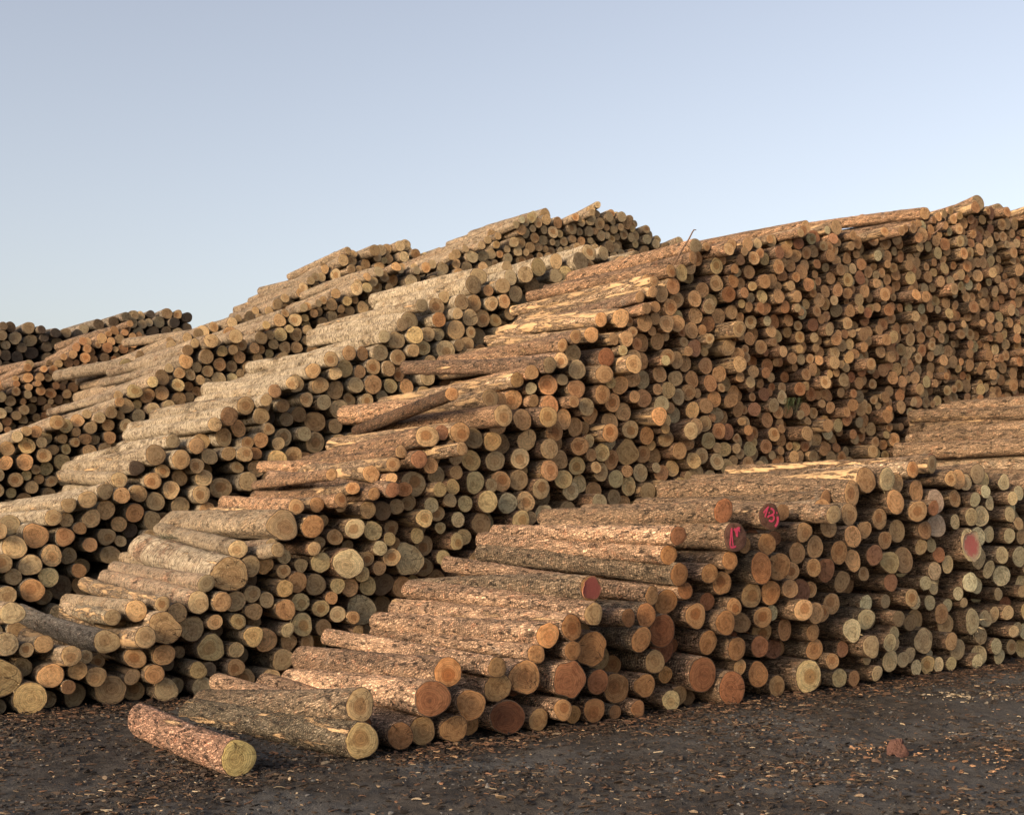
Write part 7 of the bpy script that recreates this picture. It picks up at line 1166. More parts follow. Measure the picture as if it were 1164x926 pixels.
def log_geometry(r, L, key, rs, seg, rings, rough, body):
    """tube along +x from its near end at x=0, and the disc that closes the near end"""
    th, rad = profile(r, key, rs, seg)
    xs = np.linspace(0, 1, rings) ** (1.0 if body else 1.6) * L
    taper = rs.uniform(-.07, .10); bowy, bowz = rs.normal(0, .012, 2) * (1 if body else .3)
    tilt = rs.normal(0, .055, 2) + np.array([-.11, 0])
    X = np.repeat(xs[:, None], seg, 1)
    R = rad[None, :] * (1 - taper * xs[:, None] / L)
    if body:                                     # slow swelling along the stem and bark relief
        ph = rs.rand(6) * 6.28
        R = R * (1 + .018 * np.sin(xs * 3.1 + ph[0])[:, None] + .012 * np.sin(xs * 7.3 + ph[1])[:, None] * np.cos(th + ph[2])[None]
                 + .012 * np.sin(xs * 11. + ph[3])[:, None] * np.cos(2 * th + ph[4])[None])
        if rough > 0:
            J = rs.normal(0, 1, (rings, seg)); J = (J + np.roll(J, 1, 1) + np.roll(J, 1, 0) * .6) / 2
            J[0] *= .4; J[-1] *= .6
            R = R + rough * J
            for _ in range(rs.randint(1, 4)):     # branch stubs
                kx, kt = rs.uniform(.15, .9) * L, rs.uniform(0, 6.28)
                d = ((xs - kx) / .035)[:, None] ** 2 + ((np.angle(np.exp(1j * (th - kt))) * r) / .035)[None] ** 2
                R = R + .016 * np.exp(-d)
    s = xs / L
    cy, cz = bowy * 4 * s * (1 - s), bowz * 4 * s * (1 - s)
    Y = R * np.cos(th)[None] + cy[:, None]; Z = R * np.sin(th)[None] + cz[:, None]
    fade = np.clip(1 - xs / .3, 0, 1)[:, None]
    X = X + (tilt[0] * Y + tilt[1] * Z) * fade
    V = np.stack([X, Y, Z], -1).reshape(-1, 3)
    U = np.stack([X, np.repeat(((th + math.pi / 2) % (2 * math.pi) * r)[None], rings, 0)], -1).reshape(-1, 2)
    i = np.arange(rings - 1)[:, None] * seg; j = np.arange(seg)[None]; j2 = (j + 1) % seg
    Q = np.stack([i + j, i + seg + j, i + seg + j2, i + j2], -1).reshape(-1, 4)
    # far end cap
    cap = (rings - 1) * seg + np.arange(seg)
    # near disc
    rim = np.stack([X[0], Y[0], Z[0]], -1)
    kk = (1.0, .93, .55, .22)
    dv, du = [], []
    for q in kk:
        p = rim * q
        p[:, 0] = rim[:, 0] * q - (.003 if q < .99 else 0) + 0
        dv.append(p); du.append(np.stack([np.cos(th) * q, np.sin(th) * q], -1))
    dv.append(np.array([[-.003, 0, 0]])); du.append(np.zeros((1, 2)))
    DV, DU = np.concatenate(dv), np.concatenate(du)
    a = np.arange(len(kk) - 1)[:, None] * seg
    DQ = np.stack([a + j, a + j2, a + seg + j2, a + seg + j], -1).reshape(-1, 4)[:, ::-1]
    base = (len(kk) - 1) * seg
    DT = np.stack([base + np.arange(seg), base + (np.arange(seg) + 1) % seg, np.full(seg, len(kk) * seg)], -1)[:, ::-1]
    global TILT
    TILT = tilt
    return V, U, Q, cap, DV, DU, DQ, DT

def frame_of(t, h, n, yaw, pit):
    p = Vector((t * CB - n * SB, t * SB + n * CB, h))
    ax = Vector((-SB, CB, 0)); tt = Vector((CB, SB, 0))
    d = (ax * math.cos(yaw) + tt * math.sin(yaw)) * math.cos(pit) + Vector((0, 0, math.sin(pit)))
    side = d.cross(Vector((0, 0, 1))).normalized(); up = side.cross(d)
    return p, Matrix((d, side, up)).transposed()

def end_traits(code, rs):
    heart = rs.rand() ** 1.6 * .9 if code in ('o', 'or', 'to', 't', 'y', 'oy', 'td') else rs.rand() * .3
    streak = rs.rand() * (1.0 if code in ('p', 'y', 'tp', 'op', 'yg') else .5)
    crack = 1.0 if rs.rand() < .32 else 0.0
    return [heart, streak, crack, rs.rand()]

def end_colour(code, pile, t):
    c = ENDC[code]
    if pile == 'A' and t < 9.2 and code not in ('y', 'rk', 'p'):      # fresh larch-like wood, browner
        return (c[0] * .80, c[1] * .70, c[2] * .62)
    return c

def vary(c, rs, s=.16):
    f = math.exp(rs.normal(0, s)); g = rs.normal(0, .05)
    return (c[0] * f, c[1] * f * (1 + g), c[2] * f * (1 + 1.8 * g))

# ------------------------------------------------------------------ the 300 logs that show largest
def make_log(i, pile, t, h, r, n, yaw, pit, L, code, key, ridge, label, cat, group):
    rs = np.random.RandomState(int(abs(t) * 7919 + h * 104729 + r * 999983) % 1000003)
    body = bool(ridge)
    big = r / n
    seg = 44 if body else 30
    rings = (110 if pile in 'AZ' else 70) if body else 9
    rough = (.0030 if pile in 'AZ' else .0022) if body else 0
    V, U, Q, cap, DV, DU, DQ, DT = log_geometry(r, L, key, rs, seg, rings, rough, body)
    bc, peel, bi, rib = bark_of(pile, t, h, rs)
    if key == 'askew': bc, peel, bi, rib, = (.40, .235, .155), .28, .0, .0
    if key == 'peeled': peel = .84
    if key == 'greylog': bc, bi, peel = (.24, .21, .17), .1, .25
    if key in ('shortpale', 'star'): bc, bi, peel = (.5, .40, .25), .4, .6
    if key in ('heart',): bi, peel = .9, .35
    if key == 'darkridge': bc, peel = (.16, .09, .05), .3
    if key == 'moss': peel, bc = .50, (.24, .19, .125)
    if key == 'toplog': peel = .6
    seed = rs.rand()
    p, M = frame_of(t, h, n, yaw, pit)
    faces = [tuple(f) for f in Q] + [tuple(cap)]
    me = mesh_from('log_bark', V, faces, [BARK], U, {'tint': (*bc, seed), 'trait': (peel, bi, rib, 1)})
    o = bpy.data.objects.new('log', me); link(o)
    o.matrix_world = Matrix.Translation(p) @ M.to_4x4()
    o['label'] = label; o['category'] = cat; o['group'] = group
    ec = vary(end_colour(code, pile, t), rs)
    me2 = mesh_from('log_cut_end', DV, [tuple(f) for f in DQ] + [tuple(f) for f in DT], [END], DU, {'tint': (*ec, seed), 'trait': end_traits(code, rs)}, smooth=True)
    e = bpy.data.objects.new('cut_end', me2); link(e, o)
    EXTRA.get(key, lambda *a: None)(o, e, r, rs)
    if code in ('p', 'pk', 'y', 'tp') and rs.rand() < .2 and key not in ('redpaint',):
        splinters(o, r, rs)
    return o

def ribbon(pts, w, x0=-.0062):
    """flat paint stroke on the cut face, in the log's own frame (y, z)"""
    pts = np.asarray(pts, float); V = []; Fc = []
    for k in range(len(pts)):
        d = pts[min(k + 1, len(pts) - 1)] - pts[max(k - 1, 0)]; d /= np.linalg.norm(d) + 1e-9
        nrm = np.array([-d[1], d[0]]) * w * (1 + .25 * math.sin(3.1 * k + 1)) * .5
        for sgn in (-1, 1):
            q = pts[k] + sgn * nrm; V.append((x0 + TILT[0] * q[0] + TILT[1] * q[1], q[0], q[1]))
    for k in range(len(pts) - 1):
        a = 2 * k; Fc.append((a, a + 1, a + 3, a + 2))
    return V, Fc

def smooth_line(pts, m=6):
    pts = np.asarray(pts, float); out = []
    for k in range(len(pts) - 1):
        p0, p1, p2, p3 = pts[max(k - 1, 0)], pts[k], pts[k + 1], pts[min(k + 2, len(pts) - 1)]
        for s in np.linspace(0, 1, m, endpoint=False):
            out.append(.5 * ((2 * p1) + (p2 - p0) * s + (2 * p0 - 5 * p1 + 4 * p2 - p3) * s * s + (3 * p1 - p0 - 3 * p2 + p3) * s ** 3))
    out.append(pts[-1]); return out

def strokes(e, r, lines, widths):
    # screen right is local -y... the cut face looks back along the log, so picture x maps to +y here
    V, Fc = [], []
    for q, (ln, w) in enumerate(zip(lines, widths)):
        v, f = ribbon([(FLIP * a * r, b * r) for a, b in smooth_line(ln)], w * r, -.0062 - .0006 * q)
        b0 = len(V); V += v; Fc += [tuple(x + b0 for x in g) for g in f]
    me = mesh_from('spray_strokes', V, Fc, [INK], smooth=False)
    o = bpy.data.objects.new('spray_mark', me); link(o, e)
    m = o.modifiers.new('thick', 'SOLIDIFY'); m.thickness = .0012; m.offset = 0
FLIP = 1.0

def ink_letters(o, e, r, rs):
    strokes(e, r, [[(-.34, .62), (-.42, .1), (-.48, -.55)], [(-.34, .60), (-.30, .0), (-.22, -.62)], [(-.48, -.60), (-.30, -.70), (.02, -.62)],
                   [(-.16, .56), (-.02, .46), (.06, .30), (.10, .12)], [(.00, .50), (.22, .60), (.36, .58)], [(.10, .48), (.12, .25), (.10, .02)], [(.22, .50), (.34, .38)]],
            [.12, .09, .13, .17, .17, .16, .11])

def ink_digits(o, e, r, rs):
    strokes(e, r, [[(-.62, .30), (-.40, .52), (-.12, .74)], [(-.22, .66), (-.36, .30), (-.50, -.02)],
                   [(.06, .62), (.30, .52), (.38, .30), (.16, .14), (-.10, .06), (-.26, -.06)], [(.16, .14), (.34, .02), (.36, -.18), (.14, -.34), (-.12, -.26)],
                   [(.70, .02), (.74, -.20), (.66, -.52), (.46, -.72)], [(.62, .36), (.66, .22)], [(-.16, .26), (-.06, .34)]],
            [.13, .13, .14, .14, .19, .09, .11])

def blob(e, r, rs, mat, cy, cz, ry, rz, x0=-.0066):
    th = np.linspace(0, 6.283, 36, endpoint=False); k = 1 + .10 * np.cos(3 * th + rs.rand() * 6) + .06 * np.cos(5 * th + rs.rand() * 6) + rs.normal(0, .03, 36)
    V = [(FLIP * (cy + ry * a * math.cos(q)) * r, (cz + rz * a * math.sin(q)) * r) for a, q in zip(k, th)]
    V = [(x0 + TILT[0] * y + TILT[1] * z, y, z) for y, z in V]
    V2 = [(x0 + .0008, v[1], v[2]) for v in V]
    UV = [(math.cos(q) * a, math.sin(q) * a) for a, q in zip(k, th)] * 2 + [(0, 0)]
    V3 = [(x0 + TILT[0] * cy * r + TILT[1] * cz * r, FLIP * cy * r, cz * r)]
    me = mesh_from('spray_patch', V + V2 + V3, [((i + 1) % 36, i, 72) for i in range(36)] + [(i, (i + 1) % 36, 36 + (i + 1) % 36, 36 + i) for i in range(36)], [mat], UV, smooth=False)
    o = bpy.data.objects.new('spray_mark', me); link(o, e)

def splinters(o, r, rs, side=None):
    V, Fc, T = [], [], []
    for q in range(rs.randint(3, 8)):
        a = rs.uniform(0, 6.28) if side is None else side + rs.normal(0, .35)
        b = len(V); w = rs.uniform(.002, .005); l = rs.uniform(.02, .06)
        p = np.array([0.0, math.cos(a) * r * .95, math.sin(a) * r * .95]); d = np.array([-.8, math.cos(a) * .5 + rs.normal(0, .4), math.sin(a) * .5 + rs.normal(0, .4)]); d /= np.linalg.norm(d)
        s = np.array([0, -math.sin(a), math.cos(a)]) * w; k = np.array([rs.normal(0, .02), rs.normal(0, .02), rs.normal(0, .02)])
        for z, f in ((.0, 1.0), (.5, .8), (1.0, .15)):
            c = p + d * l * z + k * z * z
            V += [tuple(c - s * f), tuple(c + s * f), tuple(c + d * .0 + np.array([.002, 0, 0]))]
        for z in (0, 3):
            Fc += [(b + z, b + z + 1, b + z + 4, b + z + 3), (b + z + 1, b + z + 2, b + z + 5, b + z + 4), (b + z + 2, b + z, b + z + 3, b + z + 5)]
    me = mesh_from('torn_fibres', V, Fc, [FLAKE], None, {'tint': (.62, .48, .27, 1)}, smooth=False)
    s_ = bpy.data.objects.new('splinter', me); link(s_, o); s_['kind'] = 'stuff'

def red_paint(o, e, r, rs):
    blob(e, r, rs, RED, .0, -.0, .84, .88); splinters(o, r, rs, math.pi)
def dull_red(o, e, r, rs): blob(e, r, rs, DULLRED, .04, .02, .84, .86)
def pale_pink(o, e, r, rs): blob(e, r, rs, PALEPINK, .05, .0, .80, .84)
def orange_edge(o, e, r, rs): pass
EXTRA = {'inkletters': ink_letters, 'inkdigits': ink_digits, 'redpaint': red_paint, 'redend': dull_red, 'pinkupper': pale_pink, 'pinklower': pale_pink}

for i, row in enumerate(SINGLE):
    make_log(i, *row)

# ------------------------------------------------------------------ the rest of the stacked logs, as one mass
def build_bulk():
    Vs, Us, T1, T2, quads, others, mq, mo = [], [], [], [], [], [], [], []
    off = 0; idx = 0
    Lq, Ln, Lm = [], [], []
    for pile, s in BULK.items():
        for q in range(0, len(s), 5):
            idx += 1
            rs = np.random.RandomState(90000 + idx)
            t, h, r, n = s[q] / 200 - 14, s[q + 1] / 200, s[q + 2] / 1000, NEAR0[pile] - (s[q + 3] / 100 - 1)
            ci, ridge = divmod(s[q + 4], 2)
            code = CODES[ci]
            yaw, pit = (rs.normal(.04, .055), rs.normal(-.045 if pile not in 'DE' else -.08, .042)) if ridge else (rs.normal(.085, .023), rs.normal(0, .016))
            L = 2.45 + rs.normal(0, .03)
            seg, rings = (20, 22) if ridge else (18, 4)
            V, U, Q, cap, DV, DU, DQ, DT = log_geometry(r, L, None, rs, seg, rings, .0022 if ridge else 0, ridge)
            p, M = frame_of(t, h, n, yaw, pit); R3 = np.array(M)
            bc, peel, bi, rib = bark_of(pile, t, h, rs); seed = rs.rand(); ec = vary(end_colour(code, pile, t), rs); tr = end_traits(code, rs)
            nv, nd = len(V), len(DV)
            W = np.concatenate([V, DV]) @ R3.T + np.array(p)
            Vs.append(W); Us.append(np.concatenate([U, DU]))
            a = np.empty((nv + nd, 4), np.float32); a[:nv] = (*bc, seed); a[nv:] = (*ec, seed); T1.append(a)
            a = np.empty((nv + nd, 4), np.float32); a[:nv] = (peel, bi, rib, 1); a[nv:] = tr; T2.append(a)
            for F4, m in ((Q, 0), (DQ + nv, 1)):
                Lq.append((F4 + off).ravel()); Ln.append(np.full(len(F4), 4)); Lm.append(np.full(len(F4), m))
            Lq.append((DT + nv + off).ravel()); Ln.append(np.full(len(DT), 3)); Lm.append(np.full(len(DT), 1))
            Lq.append(cap + off); Ln.append(np.array([seg])); Lm.append(np.array([0]))
            off += nv + nd
    me = mesh_from('stacked_timber', np.concatenate(Vs), (np.concatenate(Lq), np.concatenate(Ln).astype(np.int32)), [BARK, END], np.concatenate(Us),
                   {'tint': np.concatenate(T1), 'trait': np.concatenate(T2)}, matidx=np.concatenate(Lm))
    o = bpy.data.objects.new('stacked_logs', me); link(o)
    o['kind'] = 'stuff'; o['label'] = 'countless smaller log ends packed into the tall timber stacks'
build_bulk()

# ------------------------------------------------------------------ ground
def track(x, y):
    nn = -SB * x + CB * y + .12 * vnoise(x * .5, y * .5, 61); tt = CB * x + SB * y
    m = 0
    for c in (5.55, 3.75, 1.2):
        m = m + np.exp(-((nn - c - .05 * np.sin(tt * .7 + c)) / .24) ** 2)
    return m
def gh(x, y):
    m = track(x, y); tt = CB * x + SB * y
    return gh0(x, y) * (1 - .35 * np.clip(m, 0, 1)) - .030 * m + .006 * m * np.sin(tt * 42) + .014 * np.exp(-((m - .45) / .22) ** 2)
def gh0(x, y):
    z = .030 * vnoise(x * .9, y * .9, 1) + .022 * vnoise(x * 2.7, y * 2.7, 2) + .020 * vnoise(x * 7, y * 7, 3) + .018 * vnoise(x * 19, y * 19, 4) + .012 * vnoise(x * 43, y * 43, 5)
    return z - .014
def axis(lo, hi, fa, fb, step):
    core = np.arange(fa, fb, step)
    def out(a, b):
        n = 26; s = np.linspace(0, 1, n + 1)[1:] ** 3
        return a + (b - a) * s
    return np.concatenate([out(fa, lo)[::-1], core, out(core[-1], hi)])
gx, gy = axis(-700, 700, -4.6, 8.4, .027), axis(-60, 900, 5.6, 16.5, .03)
GX, GY = np.meshgrid(gx, gy, indexing='ij')
nr = lambda a, lo, hi: np.clip(np.minimum(a - lo, hi - a) / 1.5 + 1, 0, 1)
GZ = gh(GX, GY) * nr(GX, -4.6, 8.4) * nr(GY, 5.6, 16.5)
nx, ny = GX.shape
ii, jj = np.meshgrid(np.arange(nx - 1), np.arange(ny - 1), indexing='ij'); b0 = (ii * ny + jj).ravel()
gq = np.stack([b0, b0 + ny, b0 + ny + 1, b0 + 1], -1)
gm = mesh_from('ground', np.stack([GX, GY, GZ], -1).reshape(-1, 3), (gq.ravel(), np.full(len(gq), 4, np.int32)), [mat_ground()], None, {'trait': np.stack([np.clip(track(GX, GY), 0, 1).ravel()] * 3 + [np.ones(GX.size)], -1)})
g = bpy.data.objects.new('ground', gm); link(g); g['kind'] = 'structure'

# bark litter and stones on the ground
def scatter_points(n, rs, near_pile):
    out = []
    while len(out) < n:
        d = rs.uniform(6.6, 16.0); x = rs.uniform(-.42, .5) * d
        nn = -SB * x + CB * d
        if nn > (10.3 if x * CB + d * SB < 5.4 else 7.6): continue
        dist = max(0, 7.3 - nn)
        dens = .35 + .65 * math.exp(-dist / .8) if near_pile else 1.0
        cl = (float(vnoise(np.array([x * 1.1]), np.array([d * 1.1]), 21)[0]) + .5) ** 2 * 1.6
        if rs.rand() < dens * (.12 + 1.1 * cl): out.append((x, d))
    return np.array(out)

def flakes(n, rs, pts=None, pal=None, lmul=1.0):
    P = scatter_points(n, rs, True) if pts is None else pts
    V, Fq, T = [], [], []
    pal = pal or [((.026, .019, .014), .38), ((.050, .034, .023), .30), ((.085, .052, .033), .16), ((.13, .068, .038), .06), ((.19, .135, .085), .07), ((.30, .235, .155), .02)]
    cs = [c for c, _ in pal]; w = np.array([q for _, q in pal]); w /= w.sum()
    gz = gh(P[:, 0], P[:, 1])
    for (x, y), z in zip(P, gz):
        l = min(.034, math.exp(rs.normal(-4.3, .55))) * lmul; wd = l * rs.uniform(.08, .42); a = rs.uniform(0, 6.28); th = rs.uniform(.002, .006)
        c, s = math.cos(a), math.sin(a); lift = rs.normal(0, .18); cur = rs.uniform(-.15, .3) * l
        b = len(V); tilt = rs.normal(0, .35)
        for q, f in ((-1, .55), (-.3, 1.0), (.4, .85), (1, .3)):
            for e in (-1, 1):
                for k in (0, 1):
                    lx, ly = q * l, e * wd * f * rs.uniform(.8, 1.1)
                    V.append((x + c * lx - s * ly, y + s * lx + c * ly, z + .004 + lift * lx * .5 + ly * tilt + cur * (1 - q * q) + k * th))
        for k in range(3):
            o = b + 4 * k
            Fq += [(o + 1, o + 3, o + 7, o + 5), (o, o + 4, o + 6, o + 2), (o, o + 1, o + 5, o + 4), (o + 2, o + 6, o + 7, o + 3)]
        Fq += [(b, b + 2, b + 3, b + 1), (b + 12, b + 13, b + 15, b + 14)]
        col = np.array(cs[rs.choice(len(cs), p=w)]) * math.exp(rs.normal(0, .25)); T += [(*col, 1)] * 16
    return np.array(V), np.array(Fq), np.array(T)

rs = np.random.RandomState(5)
V, Fq, T = flakes(24000, rs)
o = bpy.data.objects.new('bark_litter', mesh_from('bark_litter', V, (Fq.ravel(), np.full(len(Fq), 4, np.int32)), [FLAKE], None, {'tint': T}, smooth=False)); link(o)
o['kind'] = 'stuff'; o['label'] = 'dark bark litter and wood chips strewn over the yard'

def foot(n, rs):
    out = []
    for _ in range(n):
        tt = rs.uniform(4.9, 15.0); nn = 7.28 - abs(rs.normal(0, .22)) + rs.normal(0, .05)
        out.append((tt * CB - nn * SB, tt * SB + nn * CB))
    for _ in range(n // 2):
        tt = rs.uniform(2.0, 7.0); nn = 10.42 - abs(rs.normal(0, .2)) + rs.normal(0, .05)
        out.append((tt * CB - nn * SB, tt * SB + nn * CB))
    return np.array(out)
P = foot(4200, rs)
V, Fq, T = flakes(0, rs, P, [((.035, .024, .017), .4), ((.075, .044, .028), .3), ((.13, .068, .038), .2), ((.22, .14, .08), .1)], 1.15)
V[:, 2] += np.repeat(np.abs(rs.normal(0, .014, len(P))), 16)
o = bpy.data.objects.new('crushed_bark', mesh_from('crushed_bark', V, (Fq.ravel(), np.full(len(Fq), 4, np.int32)), [FLAKE], None, {'tint': T}, smooth=False)); link(o)
o['kind'] = 'stuff'; o['label'] = 'drift of crushed bark along the foot of the log stacks'

P = scatter_points(3600, rs, False); gz = gh(P[:, 0], P[:, 1])
ico = np.array([(0, 0, 1), (.89, 0, .45), (.28, .85, .45), (-.72, .53, .45), (-.72, -.53, .45), (.28, -.85, .45), (.72, .53, -.45), (-.28, .85, -.45), (-.89, 0, -.45), (-.28, -.85, -.45), (.72, -.53, -.45), (0, 0, -1)])
icf = np.array([(0, 1, 2), (0, 2, 3), (0, 3, 4), (0, 4, 5), (0, 5, 1), (1, 6, 2), (2, 7, 3), (3, 8, 4), (4, 9, 5), (5, 10, 1), (6, 7, 2), (7, 8, 3), (8, 9, 4), (9, 10, 5), (10, 6, 1), (6, 11, 7), (7, 11, 8), (8, 11, 9), (9, 11, 10), (10, 11, 6)])
V, Fq, T = [], [], []
for (x, y), z in zip(P, gz):
    s = math.exp(rs.normal(-5.05, .42)); m = ico * (1 + rs.normal(0, .18, (12, 1))) * np.array([1.2, rs.uniform(.7, 1.2), .6]) * s
    a = rs.rand() * 6.28; m = m @ np.array([[math.cos(a), math.sin(a), 0], [-math.sin(a), math.cos(a), 0], [0, 0, 1]])
    Fq.append(icf + len(V) * 12); V.append(m + (x, y, z + s * .25)); q = rs.uniform(.04, .13); T.append(np.tile((q * 1.06, q, q * .93, 1), (12, 1)))
Fq = np.concatenate(Fq)
o = bpy.data.objects.new('gravel', mesh_from('gravel', np.concatenate(V), (Fq.ravel(), np.full(len(Fq), 3, np.int32)), [STONE], None, {'tint': np.concatenate(T)}, smooth=False)); link(o)
o['kind'] = 'stuff'; o['label'] = 'small grey stones pressed into the dark earth'

# ------------------------------------------------------------------ single small things
def gpt(px, py):
    d = CAM_H * FOC / (py - 575.0); x = (px - 582.0) / FOC * d
    return x, d, float(gh(np.array([x]), np.array([d]))[0])

def tag(o, label, cat, group=None):
    o['label'] = label; o['category'] = cat
    if group: o['group'] = group

def chunk():
    x, y, z = gpt(1020, 856); rs = np.random.RandomState(11)
    seg, rad = 26, 6; th = np.linspace(0, 6.283, seg, endpoint=False)
    out = 1 + .16 * np.cos(2 * th + .6) + .12 * np.cos(3 * th + 2.) + .09 * np.cos(5 * th) + rs.normal(0, .05, seg)
    V = []
    for k in (0, 1):
        for a in range(rad + 1):
            for q in range(seg):
                f = a / rad * out[q]; lx, ly = math.cos(th[q]) * f * .062, math.sin(th[q]) * f * .078
                V.append((lx, ly, .022 - lx * lx * 5 + .012 * math.sin(ly * 40) + (k * .017 if a < rad else k * .006) + (rs.normal(0, .0028) if k and a else 0)))
    n = (rad + 1) * seg; Fc = []
    for a in range(rad):
        for q in range(seg):
            i, j = a * seg + q, a * seg + (q + 1) % seg
            Fc += [(i, j, j + seg, i + seg), (n + i, n + i + seg, n + j + seg, n + j)]
    for q in range(seg):
        i, j = rad * seg + q, rad * seg + (q + 1) % seg; Fc.append((i, j, n + j, n + i))
    me = mesh_from('bark_slab', V, Fc, [FLAKE], None, {'tint': (.085, .042, .031, 1)}, smooth=False)
    o = bpy.data.objects.new('bark_slab', me); link(o); o.location = (x, y, z + .03); o.rotation_euler = (math.radians(42), math.radians(8), math.radians(-25))
    tag(o, 'curled reddish brown slab of bark lying on the dark ground', 'bark')
chunk()

def shreds(px, py, n, rad, col, label, name, seed):
    x, y, _ = gpt(px, py); rs = np.random.RandomState(seed)
    pts = np.stack([x + rs.normal(0, rad, n), y + rs.normal(0, rad * 1.5, n)], -1)
    V, Fq, T = flakes(n, rs, pts, [(col, 1.0), (tuple(c * .6 for c in col), .5)], .8)
    V[:, 2] += .008
    o = bpy.data.objects.new(name, mesh_from(name, V, (Fq.ravel(), np.full(len(Fq), 4, np.int32)), [FLAKE], None, {'tint': T}, smooth=False)); link(o)
    o['kind'] = 'stuff'; o['label'] = label
shreds(1095, 790, 90, .17, (.34, .27, .18), 'pale patch of splintered wood chips on the yard', 'wood_chips', 31)
shreds(995, 852, 60, .13, (.30, .17, .09), 'orange torn wood shreds beside the bark slab', 'wood_shreds', 32)
shreds(1135, 865, 90, .22, (.30, .17, .09), 'brown bark shreds scattered over the dark ground', 'bark_shreds', 33)

def tube(name, pts, r0, r1, mat, col, seg=6):
    pts = [np.array(p, float) for p in pts]; V, Fc = [], []
    for k, p in enumerate(pts):
        d = pts[min(k + 1, len(pts) - 1)] - pts[max(k - 1, 0)]; d /= np.linalg.norm(d)
        s = np.cross(d, (.3, .2, .93)); s /= np.linalg.norm(s); u = np.cross(s, d); r = r0 + (r1 - r0) * k / (len(pts) - 1)
        for a in range(seg): V.append(p + (s * math.cos(a * 6.283 / seg) + u * math.sin(a * 6.283 / seg)) * r)
    for k in range(len(pts) - 1):
        for a in range(seg):
            i, j = k * seg + a, k * seg + (a + 1) % seg; Fc.append((i, j, j + seg, i + seg))
    Fc += [tuple(range(seg))[::-1], tuple(range((len(pts) - 1) * seg, len(pts) * seg))]
    return mesh_from(name, np.array(V), Fc, [mat], None, {'tint': (*col, 1)})

def twig(pts, dist, r, label):
    W = [pix(a, b, dist) for a, b in pts]; base = W[0]
    me = tube('twig', [w - base for w in W], r, r * .55, FLAKE, (.14, .085, .055))
    o = bpy.data.objects.new('twig', me); link(o); o.location = base
    tag(o, label, 'twig'); return o
tw = twig([(767, 300), (775, 284), (783, 272), (787, 264), (789, 261)], 15.25, .012, 'bare twig sticking up against the sky from the top of the tall stack')
me = tube('twig_fork', [(pix(a, b, 15.25) - tw.location) for a, b in ((788, 262), (790, 261.2), (791.5, 261.6))], .007, .004, FLAKE, (.14, .085, .055)); f = bpy.data.objects.new('side_shoot', me); link(f, tw)
twig([(1061, 266), (1066, 262), (1072, 256), (1075, 250), (1074, 246)], 18.3, .011, 'forked broken twig hanging over log ends near the highest ridge')

def tuft(px, py, dist, n, hgt, col, label, name, down=False, cat='grass tuft'):
    rs = np.random.RandomState(n); base = pix(px, py, dist); V, Fc = [], []
    for k in range(n):
        a = rs.rand() * 6.28; le = rs.uniform(.4, 1) * hgt; o = np.array([rs.normal(0, hgt * .3), rs.normal(0, hgt * .2), 0]); b = len(V)
        d = np.array([math.cos(a) * .7, math.sin(a) * .5, (-1 if down else 1) * rs.uniform(.3, 1)])
        s = np.array([math.sin(a), -math.cos(a), .2]) * .004
        for q, w in ((0, 1), (.5, .8), (1, .2)):
            c = o + d * le * q + np.array([0, 0, -le * .5 * q * q]); V += [c - s * w, c + s * w, c + np.array([0, .002, .002])]
        for z in (0, 3):
            Fc += [(b + z, b + z + 1, b + z + 4, b + z + 3), (b + z + 1, b + z + 2, b + z + 5, b + z + 4), (b + z + 2, b + z, b + z + 3, b + z + 5)]
    me = mesh_from(name, np.array(V), Fc, [FLAKE], None, {'tint': (*col, 1)}, smooth=False)
    o = bpy.data.objects.new(name, me); link(o); o.location = base; tag(o, label, cat)
tuft(191, 612, 11.7, 60, .13, (.16, .14, .085), 'dry grass tuft caught over a pale log in the broad stack', 'grass_tuft')
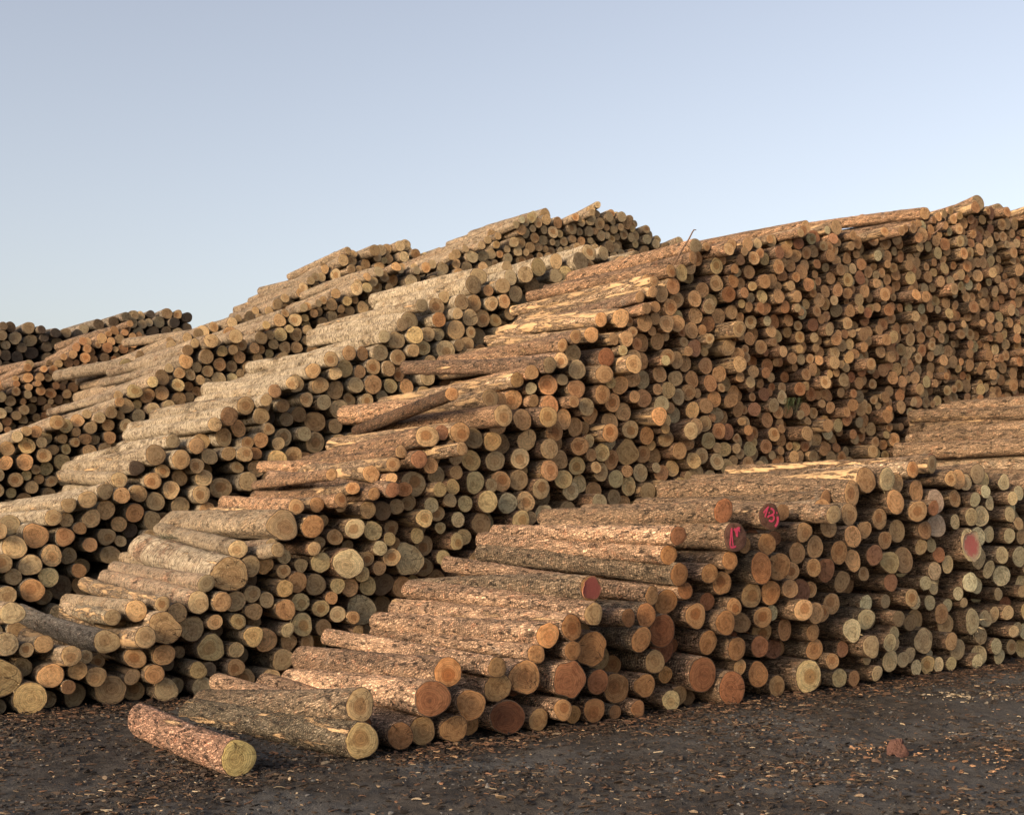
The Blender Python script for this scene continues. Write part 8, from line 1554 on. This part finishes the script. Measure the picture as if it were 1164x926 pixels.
tuft(902, 452, 16.1, 46, .20, (.045, .055, .022), 'dark green conifer sprig caught between the log ends', 'conifer_sprig', True, 'sprig')

# ------------------------------------------------------------------ camera, sky, sun
cam = bpy.data.cameras.new('camera'); co = bpy.data.objects.new('camera', cam); link(co)
co.location = (0, 0, CAM_H); co.rotation_euler = (math.radians(90), 0, 0)
cam.sensor_width = 36.0; cam.lens = 36.0 * FOC / 1164.0; cam.shift_y = 112.0 / 1164.0
cam.clip_start = .1; cam.clip_end = 3000
scene.camera = co

SUN_AZ, SUN_EL = math.radians(-131), math.radians(19)      # azimuth clockwise from +Y
w = bpy.data.worlds.new('World'); scene.world = w; w.use_nodes = True
nt = w.node_tree; bg = nt.nodes['Background']
sky = nt.nodes.new('ShaderNodeTexSky'); sky.sky_type = 'NISHITA'; sky.sun_disc = False
sky.sun_elevation = SUN_EL; sky.sun_rotation = SUN_AZ
sky.altitude = 0; sky.air_density = 1.0; sky.dust_density = 2.5; sky.ozone_density = 1.0
wb = nt.nodes.new('ShaderNodeVectorMath'); wb.operation = 'MULTIPLY'; wb.inputs[1].default_value = (.815, .75, .725)
hs = nt.nodes.new('ShaderNodeHueSaturation'); hs.inputs['Saturation'].default_value = 0.66
nt.links.new(sky.outputs[0], hs.inputs['Color']); nt.links.new(hs.outputs[0], wb.inputs[0]); nt.links.new(wb.outputs[0], bg.inputs[0]); bg.inputs[1].default_value = 0.15
sd = bpy.data.lights.new('sun', 'SUN'); so = bpy.data.objects.new('sun', sd); link(so)
sd.energy = 2.5; sd.angle = math.radians(22); sd.color = (1.0, 0.79, 0.54)
d = Vector((math.sin(SUN_AZ) * math.cos(SUN_EL), math.cos(SUN_AZ) * math.cos(SUN_EL), math.sin(SUN_EL)))
so.rotation_euler = (-d).to_track_quat('-Z', 'Y').to_euler()

scene.view_settings.view_transform = 'Standard'; scene.view_settings.look = 'None'
scene.view_settings.exposure = 1.0; scene.view_settings.gamma = 1.0
scene.render.engine = 'CYCLES'
scene.cycles.max_bounces = 6; scene.cycles.diffuse_bounces = 2
